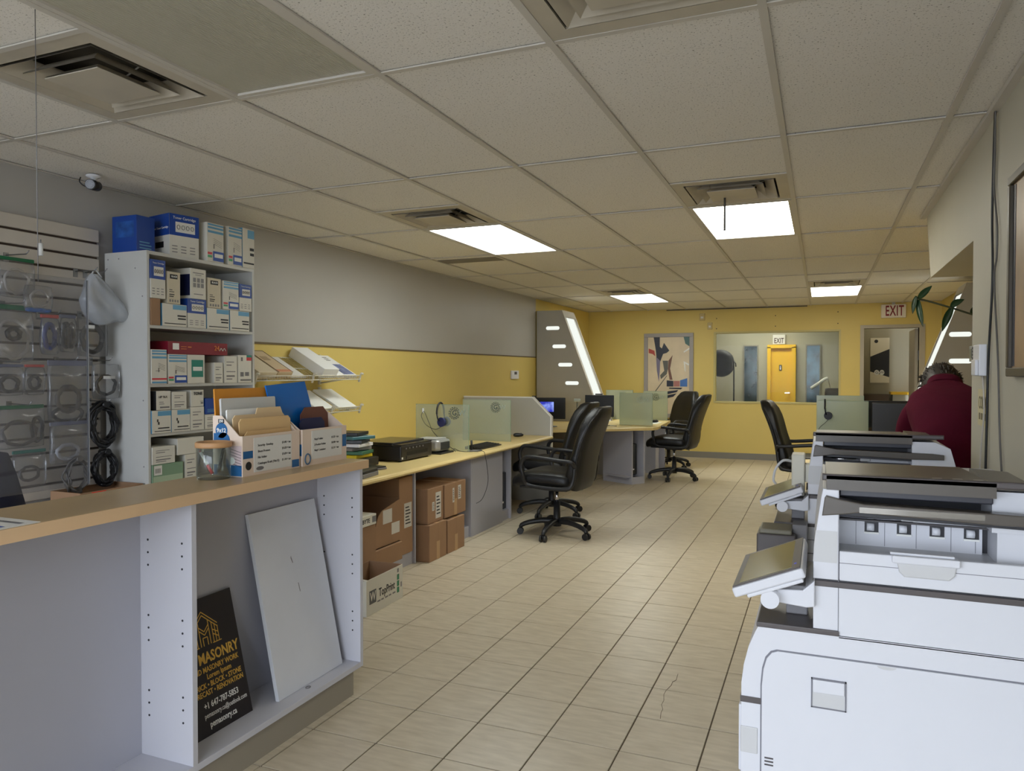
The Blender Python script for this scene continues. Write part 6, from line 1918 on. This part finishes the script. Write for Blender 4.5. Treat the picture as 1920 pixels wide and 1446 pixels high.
# ================================================================== OFFICE COPIERS
COPW = mat('copier_white', (214, 215, 221), 0.36, var=0.008)
COPG = mat('copier_pale_grey', (198, 198, 199), 0.4)
COPD = mat('copier_charcoal', (84, 78, 78), 0.36)
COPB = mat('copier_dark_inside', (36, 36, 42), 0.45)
COPT = mat('copier_tray_taupe', (88, 82, 76), 0.3)
SEAM = mat('panel_gap', (120, 120, 128), 0.6)
def copier(label, loc, far):
    """local: x = distance from the scanner front towards the wall, y away from the photographer, z up"""
    t = thing('office_copier', label, 'copier', loc, 0, 'large office copiers')
    D, BK = 0.60, 0.545
    # lower cabinet with bulging front
    prof = [(-0.192, 0.05), (-0.192, 0.52), (-0.186, 0.57), (-0.174, 0.62), (-0.158, 0.66), (-0.150, 0.676), (BK, 0.676), (BK, 0.05)]
    b = NB(); prism(b, prof, 'y', 0, D); obj('lower_cabinet', b, COPW, t)
    for sx in (-0.14, BK - 0.06):
        for sy in (0.06, D - 0.06):
            b = NB(); cyl(b, (sx, sy - 0.015, 0.025), (sx, sy + 0.015, 0.025), 0.025, seg=14); cyl(b, (sx, sy, 0.025), (sx, sy, 0.052), 0.012, seg=8); obj('caster', b, BLACK, t)
    for z0, z1 in ((0.07, 0.26), (0.275, 0.455)):
        dr = obj('paper_drawer', B(-0.200, -0.192, 0.015, D - 0.015, z0, z1, bev=0.003), COPW, t)
        obj('drawer_grip', B(-0.204, -0.199, D * 0.35, D * 0.65, z1 - 0.045, z1 - 0.02), COPD, dr)
    # dark stripe round the bulge
    obj('front_stripe', B(-0.1945, -0.142, -0.0025, D + 0.002, 0.470, 0.486), COPD, t)
    # side cover, slightly proud, with latch
    cov = [(-0.140, 0.06), (-0.140, 0.52), (-0.136, 0.565), (-0.128, 0.595), (-0.115, 0.612), (-0.100, 0.618), (BK - 0.01, 0.618), (BK - 0.01, 0.06)]
    b = NB(); prism(b, [(x - 0.0035 if x < 0 else x + 0.0035, z + (0.0035 if z > 0.3 else -0.0035)) for x, z in cov], 'y', -0.001, 0.0); obj('cover_gap', b, SEAM, t)
    b = NB(); prism(b, cov, 'y', -0.005, 0.001, bev=0.002); cv = obj('side_cover', b, COPW, t)
    b = NB()
    x0, x1, z0, z1 = -0.019, 0.064, 0.487, 0.564
    for a in ((x0, x1, z1 - 0.004, z1), (x0, x1, z0, z0 + 0.003), (x0, x0 + 0.003, z0, z1), (x1 - 0.003, x1, z0, z1)):
        bx(b, a[0], a[1], -0.0085, -0.0045, a[2], a[3])
    obj('latch_frame', b, SEAM, cv)
    obj('latch_lever', B(x0 + 0.004, x1 - 0.004, -0.010, -0.0045, 0.527, z1 - 0.004, bev=0.002), COPW, cv)
    obj('latch_well', B(x0 + 0.003, x1 - 0.003, -0.0062, -0.0045, z0 + 0.003, 0.527), COPG, cv)
    b = NB()
    for k in range(3):
        bx(b, -0.132, -0.110, -0.0056, -0.0048, 0.330 - k * 0.009, 0.334 - k * 0.009)
    obj('vent_slots', b, DGREYP, cv)['kind'] = 'stuff'
    b = NB(); quad(b, [(0.155 + 0.022 * math.cos(a), -0.0056, 0.6165 + 0.008 * min(0, math.sin(a))) for a in [2 * math.pi * i / 20 for i in range(20)]][::1]); b.faces.ensure_lookup_table(); obj('finger_notch', b, COPG, cv)
    obj('hand_hole', B(-0.1935, -0.150, -0.003, 0.001, 0.335, 0.405, bev=0.002), COPG, t)
    # deck
    dk = [(-0.154, -0.004), (0.046, -0.004), (0.046, 0.004), (-0.014, 0.012), (-0.014, D), (-0.154, D)]
    b = NB(); prism(b, dk, 'z', 0.676, 0.690, bev=0.003); obj('front_deck', b, COPD, t)
    # upper housing: scanner body; side face at y=0
    up = [(-0.014, 0.690), (0.0, 0.676), (BK, 0.676), (BK, 0.800), (-0.016, 0.800)]
    b = NB(); prism(b, [(-0.015, 0.690), (-0.004, 0.678), (BK, 0.678), (BK, 0.800), (-0.016, 0.800)], 'y', 0.002, D); obj('upper_body', b, COPW, t)
    obj('seam_line', B(0.043, 0.0445, 0.0005, 0.003, 0.68, 1.04), SEAM, t)
    obj('body_seam', B(0.046, BK, 0.0, 0.003, 0.672, 0.6745), SEAM, t)
    obj('scanner_band', B(-0.0175, BK, -0.0015, D, 0.800, 0.815, bev=0.002), COPD, t)
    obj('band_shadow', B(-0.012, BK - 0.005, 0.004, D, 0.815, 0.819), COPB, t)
    # side column with curved front
    col = [(-0.016, 0.819), (-0.016, 0.863), (-0.010, 0.943), (0.002, 1.03), (0.006, 1.052), (0.044, 1.050), (0.044, 0.819)]
    b = NB(); prism(b, col, 'y', 0.0, D * 0.92, bev=0.003); obj('front_column', b, COPW, t)
    b = NB(); prism(b, [(-0.0165, 0.863), (-0.0145, 0.905), (-0.0105, 0.944), (0.040, 0.944), (0.040, 0.863)], 'y', -0.0012, 0.10); obj('column_inset', b, COPG, t)
    # bypass lip with grip
    obj('bypass_lip', B(0.0455, BK, 0.0, 0.02, 0.819, 0.895, bev=0.003), COPW, t)
    obj('lip_seam', B(0.0455, BK, -0.0006, 0.003, 0.864, 0.8655), SEAM, t)
    obj('tray_floor', B(0.0455, BK, 0.02, 0.20, 0.819, 0.880), COPG, t)
    g = obj('grip_bar', B(0.164, 0.310, -0.018, 0.012, 0.880, 0.899, bev=0.003), COPW, t)
    obj('grip_top', B(0.160, 0.300, -0.006, 0.014, 0.899, 0.905, bev=0.002), COPW, g)
    b = NB(); prism(b, [(0.176, 0.882), (0.180, 0.858), (0.192, 0.846), (0.288, 0.846), (0.300, 0.858), (0.304, 0.882)], 'y', -0.010, 0.0, bev=0.003); obj('grip_well', b, COPG, g)
    # roller wall
    RY = 0.165
    obj('roller_wall', B(0.0455, 0.385, RY, RY + 0.02, 0.880, 0.948), COPW, t)
    b = NB()
    for x in (0.09, 0.16, 0.235, 0.315, 0.37):
        bx(b, x - 0.0006, x + 0.0006, RY - 0.0008, RY, 0.882, 0.946)
    obj('wall_ribs', b, SEAM, t)['kind'] = 'stuff'
    for x in (0.128, 0.206, 0.283, 0.361):
        w_ = obj('roller_window', B(x - 0.017, x + 0.017, RY - 0.001, RY + 0.002, 0.918, 0.945), COPB, t)
        b = NB(); cyl(b, (x - 0.012, RY - 0.004, 0.932), (x + 0.006, RY - 0.004, 0.932), 0.0105, seg=14); obj('feed_roller', b, WHITEP, w_)
        obj('window_sill', B(x - 0.018, x + 0.018, RY - 0.004, RY, 0.913, 0.918), PAPERW, w_)
    obj('roller_shaft', B(0.046, 0.40, RY - 0.006, RY + 0.01, 0.946, 0.951), DGREYP, t)
    b = NB(); cyl(b, (0.046, RY - 0.01, 0.962), (0.205, RY - 0.01, 0.962), 0.008, seg=12); obj('bright_rail', b, CHROME, t)
    obj('rail_cover', B(0.225, 0.41, RY - 0.012, RY + 0.012, 0.953, 0.971, bev=0.002), COPW, t)
    obj('slide_block', B(0.196, 0.236, RY - 0.025, RY - 0.004, 0.956, 0.974, bev=0.003), COPG, t)
    obj('inner_void', B(0.046, 0.40, RY + 0.02, 0.45, 0.88, 1.06), COPB, t)
    # output blade: dipped dark tray lip
    b = NB()
    prism(b, [(0.010, 1.030), (0.014, 1.036), (0.05, 1.028), (0.10, 1.020), (0.46, 1.014), (0.50, 1.010), (0.50, 0.990), (0.38, 0.988), (0.09, 0.997), (0.05, 0.990), (0.004, 0.984)], 'y', -0.012, 0.03, bev=0.003)
    obj('output_tray_lip', b, COPT, t)
    b = NB(); prism(b, [(0.050, 0.997), (0.45, 0.990), (0.45, 0.976), (0.060, 0.984)], 'y', 0.02, 0.16); obj('output_tray', b, COPB, t)
    b = NB(); bx(b, 0.09, 0.36, -0.0135, -0.0115, 0.998, 1.012); obj('tray_gloss', b, mat('polished_lip', (150, 146, 140), 0.12, metal=0.6), t)
    # document feeder lid
    b = NB()
    prism(b, [(0.004, 1.090), (0.50, 1.090), (0.50, 1.073), (0.004, 1.073)], 'y', 0.0, 0.02, bev=0.004)
    obj('feeder_front_edge', b, COPD, t)
    b = NB(); prism(b, [(0.0, 1.086), (0.18, 1.078), (0.52, 1.064), (0.52, 1.045), (0.0, 1.050)], 'x', 0.014, 0.385); lid = obj('feeder_lid', b, COPT, t)
    b = NB()
    quad(b, ((0.10, 0.05, 1.0842), (0.22, 0.05, 1.0842), (0.22, 0.10, 1.0816), (0.10, 0.10, 1.0816)))
    obj('lid_recess', b, COPD, lid)
    b = NB()
    for k in range(3):
        x0 = 0.26 + 0.045 * k
        quad(b, ((x0, 0.05, 1.0842), (x0 + 0.022, 0.05, 1.0842), (x0 + 0.022, 0.09, 1.0822), (x0, 0.09, 1.0822)))
    obj('instruction_print', b, COPG, lid)
    obj('feeder_panel', B(0.046, 0.385, 0.035, 0.05, 1.030, 1.066, bev=0.003), mat('feeder_inner', (58, 58, 66), 0.3), t)
    # rear housing
    b = NB(); prism(b, [(0.385, 0.96), (BK, 0.96), (BK - 0.02, 1.035), (0.47, 1.060), (0.385, 1.060)], 'y', 0.012 if far else 0.05, D * 0.9); obj('rear_housing', b, COPW, t)
    b = NB(); prism(b, [(0.380, 1.070), (0.475, 1.070), (0.470, 1.078), (0.380, 1.084)], 'y', 0.004, D * 0.55, bev=0.003); obj('rear_cap', b, COPT, t)
    obj('hinge_block', B(0.400, BK, 0.07, 0.40, 0.880, 0.962), COPW, t)
    obj('arm_post', B(-0.085, -0.03, 0.10, 0.16, 0.690, 0.752, bev=0.004), GREYP, t)
    # control panel on its arm
    cp = bpy.data.objects.new('control_panel', None)
    COL.objects.link(cp)
    cp.parent = t
    cp.location = (-0.221 + 0.008, -0.06, 0.786)
    ang = math.atan2(0.071, 0.171)
    cp.rotation_euler = (0, -ang, 0)
    S = 0.186
    obj('shell', B(0, S, 0, 0.37, -0.026, 0.0, bev=0.005), COPW, cp)
    obj('bezel', B(0.004, S - 0.004, 0.004, 0.366, 0.0, 0.004, bev=0.001, seg=1), COPD, cp)
    obj('touch_screen', B(0.022, S - 0.026, 0.020, 0.345, 0.0042, 0.0052), mat('pale_screen', (150, 142, 104) if not far else (120, 128, 118), 0.12), cp)
    obj('status_led', B(S - 0.020, S - 0.014, 0.05, 0.06, 0.0042, 0.0052), mat('blue_led', (60, 60, 200), 0.4), cp)
    obj('under_ledge', B(0.03, S - 0.01, 0.004, 0.366, -0.036, -0.026, bev=0.003), COPW, cp)
    b = NB(); cyl(b, (-0.118, -0.055, 0.766), (-0.118, 0.22, 0.766), 0.023, seg=20); obj('panel_hinge', b, COPW, t)
    b = NB(); prism(b, [(-0.105, 0.752), (-0.105, 0.786), (-0.04, 0.790), (-0.012, 0.818), (-0.012, 0.750), (-0.03, 0.746)], 'y', -0.02, 0.20, bev=0.003); obj('panel_arm', b, COPW, t)
    obj('arm_top', B(-0.100, -0.014, 0.0, 0.19, 0.785, 0.796, bev=0.004), GREYP, t)
    if far:
        obj('reader_box', B(-0.215, -0.060, -0.17, -0.004, 0.52, 0.665, bev=0.006), COPD, t)
        obj('reader_lid', B(-0.205, -0.075, -0.165, -0.008, 0.665, 0.685, bev=0.006), mat('reader_lid', (120, 116, 100), 0.4), t)
        obj('reader_backplate', B(-0.075, -0.015, -0.10, -0.003, 0.50, 0.70, bev=0.004), GREYP, t)
        obj('card_terminal', B(-0.085, -0.030, 0.05, 0.16, 0.80, 0.985, bev=0.006), mat('terminal_cream', (206, 202, 186), 0.45), t)
        obj('terminal_arm', B(-0.030, -0.005, 0.07, 0.14, 0.86, 0.94, bev=0.004), mat('terminal_cream', (206, 202, 186), 0.45), t)
        b = NB(); tube(b, [(-0.085, 0.08, 0.95), (-0.12, 0.05, 0.955), (-0.15, 0.04, 0.92), (-0.16, 0.04, 0.87), (-0.15, 0.05, 0.85)], 0.006, 6, smoothn=4); obj('terminal_cord', b, COPG, t)
    return t
copier('large white copier filling the near corner, its side cover facing us', (0.0, 2.06, 0), False)
copier('second white copier standing behind the near copier', (-0.035, 3.48, 0), True)

# ================================================================== PERSON BENDING OVER THE SIDE DESK
t = thing('person', 'person in a maroon polo shirt bending over the side desk, seen from behind', 'person', (0.645, 4.42, 0), R(0))
SKIN = mat('skin', (186, 134, 108), 0.55)
SHIRT = mat('maroon_knit', (74, 12, 33), 0.9, var=0.10, scale=7, bump=0.9, bscale=9, spec=0.1)
HAIR = mat('dark_grey_hair', (38, 31, 27), 0.55, var=0.5, scale=30, stretch=(1, 1, 0.2))
PANTS = mat('dark_trousers', (30, 30, 36), 0.8)
def skinmesh(name, verts, edges, radii, m, parent, root=0, sub=2):
    me = bpy.data.meshes.new(name)
    me.from_pydata(verts, edges, [])
    o = bpy.data.objects.new(name, me)
    COL.objects.link(o)
    md = o.modifiers.new('skin', 'SKIN')
    md.use_smooth_shade = True
    for i, r_ in enumerate(radii):
        sv = me.skin_vertices[0].data[i]
        sv.radius = r_ if isinstance(r_, tuple) else (r_, r_)
        sv.use_root = (i == root)
    sd = o.modifiers.new('sub', 'SUBSURF')
    sd.levels = sub
    sd.render_levels = sub
    bpy.context.view_layer.update()
    me2 = bpy.data.meshes.new_from_object(o.evaluated_get(bpy.context.evaluated_depsgraph_get()))
    bpy.data.objects.remove(o)
    me2.materials.clear()
    me2.materials.append(m)
    for p in me2.polygons:
        p.use_smooth = True
    me2.name = name
    q = bpy.data.objects.new(name, me2)
    COL.objects.link(q)
    q.parent = parent
    return q
# continuous body: trunk, neck, head, arms with hands, legs with feet (local y = forward)
V = [(0, -0.02, 0.90), (0, 0.06, 1.02), (0, 0.18, 1.14), (0, 0.28, 1.175), (0, 0.355, 1.232), (0, 0.41, 1.262), (0, 0.475, 1.268), (0, 0.535, 1.255),
     (-0.135, 0.29, 1.150), (-0.175, 0.40, 0.99), (-0.185, 0.62, 0.86), (-0.19, 0.86, 0.74), (-0.195, 0.93, 0.727),
     (0.135, 0.29, 1.150), (0.175, 0.40, 0.99), (0.185, 0.62, 0.86), (0.19, 0.86, 0.74), (0.195, 0.93, 0.727),
     (-0.095, -0.02, 0.84), (-0.11, 0.02, 0.47), (-0.12, -0.04, 0.09), (-0.13, 0.10, 0.045),
     (0.095, -0.02, 0.84), (0.11, 0.02, 0.47), (0.12, -0.04, 0.09), (0.13, 0.10, 0.045)]
E_ = [(0, 1), (1, 2), (2, 3), (3, 4), (4, 5), (5, 6), (6, 7), (3, 8), (8, 9), (9, 10), (10, 11), (11, 12), (3, 13), (13, 14), (14, 15), (15, 16), (16, 17),
      (0, 18), (18, 19), (19, 20), (20, 21), (0, 22), (22, 23), (23, 24), (24, 25)]
RAD = [(0.15, 0.11), (0.15, 0.10), (0.17, 0.11), (0.15, 0.085), 0.058, 0.056, 0.085, 0.075,
       0.066, 0.046, 0.040, 0.028, 0.030, 0.066, 0.046, 0.040, 0.028, 0.030,
       0.088, 0.062, 0.046, 0.040, 0.088, 0.062, 0.046, 0.040]
body = skinmesh('body', V, E_, RAD, SKIN, t)
# hands: palm pad and five bent fingers each
for s in (-1, 1):
    px_ = s * 0.195
    fv, fe, fr_ = [(px_, 0.93, 0.727), (px_, 0.985, 0.722)], [(0, 1)], [0.028, (0.036, 0.016)]
    for k, (dx, ln) in enumerate(((-0.030, 0.066), (-0.011, 0.076), (0.010, 0.072), (0.029, 0.056))):
        i = len(fv)
        fv += [(px_ + dx * 0.9, 1.0, 0.721), (px_ + dx * 1.15, 1.0 + ln * 0.55, 0.722), (px_ + dx * 1.2, 1.0 + ln, 0.708)]
        fe += [(1, i), (i, i + 1), (i + 1, i + 2)]
        fr_ += [0.0095, 0.0085, 0.0070]
    i = len(fv)
    fv += [(px_ - s * 0.040, 0.965, 0.716), (px_ - s * 0.060, 0.995, 0.710)]
    fe += [(0, i), (i, i + 1)]
    fr_ += [0.011, 0.009]
    skinmesh('hand', fv, fe, fr_, SKIN, t, sub=1)
# head with face, bowed
hd = NB()
hc = Vector((0.0, 0.545, 1.255))
tilt = Matrix.Rotation(R(-62), 3, 'X')          # face turned down and forward
def hw(p):
    q = Vector(p)
    if q.z < -0.02:
        q.x *= 1 - 0.35 * (-0.02 - q.z) / 0.1
        q.y = q.y * (1 - 0.15 * (-0.02 - q.z) / 0.1) + 0.015 * (-0.02 - q.z) / 0.1
    if q.y > 0.06 and abs(q.x) < 0.02 and -0.035 < q.z < 0.02:
        q.y += 0.018 * (0.02 - q.z) / 0.055
    if q.y > 0.06 and 0.018 < abs(q.x) < 0.05 and -0.004 < q.z < 0.022:
        q.y -= 0.008
    return hc + tilt @ q
soft(hd, 0, 0, 0, 0.155, 0.195, 0.235, 0.078, 14, warp=hw)
head = obj('head', hd, SKIN, t, smooth=True)
EYEW = mat('eye_white', (230, 226, 220), 0.3)
for s in (-1, 1):
    b = NB(); c = hc + tilt @ Vector((s * 0.033, 0.086, 0.012)); soft(b, *c, 0.026, 0.020, 0.018, 0.009, 4); obj('eye', b, EYEW, head, smooth=True)
    b = NB(); c = hc + tilt @ Vector((s * 0.081, -0.005, -0.012)); soft(b, 0, 0, 0, 0.022, 0.040, 0.066, 0.010, 6, warp=lambda p: c + tilt @ p); obj('ear', b, SKIN, head, smooth=True)
b = NB(); c = hc + tilt @ Vector((0, 0.092, -0.062)); soft(b, 0, 0, 0, 0.048, 0.012, 0.014, 0.006, 4, warp=lambda p: c + tilt @ p); obj('mouth', b, mat('lips', (150, 84, 78), 0.5), head, smooth=True)
# hair cap with locks
hb = NB()
def hairw(p):
    q = Vector(p)
    q *= 1 + 0.035 * math.sin(34 * q.x + 9 * q.z) * math.sin(27 * q.z + 11 * q.y)
    if q.y > 0.05:
        q.y = 0.05 + (q.y - 0.05) * 0.35
    q.z = max(q.z, -0.105 + 0.65 * max(0, q.y + 0.03))
    return hc + tilt @ (q + Vector((0, -0.014, 0.014)))
soft(hb, 0, 0, 0, 0.196, 0.225, 0.262, 0.092, 18, warp=hairw)
hair = obj('hair', hb, HAIR, t, smooth=True)
rnd = random.Random(5)
lk = NB()
for k in range(420):
    a = rnd.uniform(0, 2 * math.pi)
    el = rnd.uniform(-0.5, 1.5)
    d = Vector((math.cos(a) * math.cos(el), math.sin(a) * math.cos(el), math.sin(el)))
    if d.y > 0.55 and d.z < 0.5:
        continue
    base = Vector((d.x * 0.090, d.y * 0.100 - 0.014, d.z * 0.116 + 0.014))
    tang = (Vector((0.1 * rnd.uniform(-1, 1), -0.4, -1)) - d * d.dot(Vector((0, -0.4, -1)))).normalized()
    pts = [hc + tilt @ (base + tang * u * 0.05 + d * (0.012 + 0.008 * math.sin(u * 3.0 + k))) for u in (0, 0.4, 0.8, 1.1)]
    tube(lk, pts, lambda u: 0.0060 * (1 - 0.85 * u), 5)
obj('hair_locks', lk, HAIR, hair)['kind'] = 'stuff'
# shirt: lofted torso with sleeves, collar and hem
def loft(bm, rings, closed_caps=False):
    R_ = []
    n = len(rings[0])
    for r_ in rings:
        R_.append([bm.verts.new(p) for p in r_])
    for i in range(len(R_) - 1):
        for k in range(n):
            f = bm.faces.new((R_[i][k], R_[i][(k + 1) % n], R_[i + 1][(k + 1) % n], R_[i + 1][k]))
            f.smooth = True
    return R_
def oval(c, ax, nrm, rw, rd, n=28, pw=2.4, wr=0.0, ph=0.0):
    ax, nrm = Vector(ax).normalized(), Vector(nrm).normalized()
    out = []
    for k in range(n):
        a = 2 * math.pi * k / n
        ca, sa = math.cos(a), math.sin(a)
        e = 2 / pw
        w_ = 1 + wr * math.sin(5 * a + ph) 
        out.append(Vector(c) + ax * (rw * w_ * math.copysign(abs(ca) ** e, ca)) + nrm * (rd * w_ * math.copysign(abs(sa) ** e, sa)))
    return out
sb = NB()
spine = [((0, -0.075, 0.74), (0, 1, 0.0), 0.190, 0.150), ((0, -0.055, 0.86), (0, 1, -0.1), 0.188, 0.150), ((0, 0.0, 0.97), (0, 1, -0.5), 0.186, 0.138),
         ((0, 0.08, 1.045), (0, 0.8, -0.8), 0.192, 0.132), ((0, 0.17, 1.112), (0, 0.65, -0.9), 0.204, 0.124), ((0, 0.245, 1.160), (0, 0.55, -0.9), 0.208, 0.104),
         ((0, 0.305, 1.198), (0, 0.45, -0.9), 0.190, 0.084), ((0, 0.35, 1.228), (0, 0.40, -0.9), 0.145, 0.070), ((0, 0.385, 1.250), (0, 0.38, -0.9), 0.098, 0.066), ((0, 0.41, 1.268), (0, 0.36, -0.9), 0.080, 0.064)]
loft(sb, [oval(c, (1, 0, 0), nv, rw, rd, wr=0.015, ph=i * 1.1) for i, (c, nv, rw, rd) in enumerate(spine)])
for s in (-1, 1):
    tube(sb, [(s * 0.08, 0.24, 1.130), (s * 0.135, 0.28, 1.125), (s * 0.165, 0.32, 1.07), (s * 0.178, 0.37, 1.01), (s * 0.182, 0.43, 0.94)], lambda u: 0.086 - 0.018 * u, 20, smoothn=4)
obj('polo_shirt', sb, SHIRT, t, smooth=True)
cb = NB()
cax, cnr = Vector((1, 0, 0)), Vector((0, 0.45, -0.89))
loft(cb, [oval((0, 0.385, 1.252), cax, cnr, 0.098, 0.068), oval((0, 0.415, 1.276), cax, cnr, 0.090, 0.068), oval((0, 0.432, 1.284), cax, cnr, 0.086, 0.066), oval((0, 0.428, 1.278), cax, cnr, 0.078, 0.058)])
obj('collar', cb, SHIRT, t, smooth=True)
pb = NB()
for s in (-1, 1):
    tube(pb, [(s * 0.085, -0.03, 0.88), (s * 0.10, -0.01, 0.66), (s * 0.11, 0.02, 0.46), (s * 0.118, -0.03, 0.22), (s * 0.12, -0.04, 0.075)], lambda u: 0.112 - 0.045 * u, 16, smoothn=4)
loft(pb, [oval((0, -0.04, 0.93), (1, 0, 0), (0, 1, 0), 0.185, 0.128), oval((0, -0.045, 0.84), (1, 0, 0), (0, 1, 0), 0.195, 0.135), oval((0, -0.04, 0.76), (1, 0, 0), (0, 1, 0), 0.19, 0.12)])
obj('trousers', pb, PANTS, t, smooth=True)
for s in (-1, 1):
    b = NB(); soft(b, s * 0.125, 0.045, 0.048, 0.10, 0.29, 0.095, 0.042, 8); obj('shoe', b, BLACK, t, smooth=True)
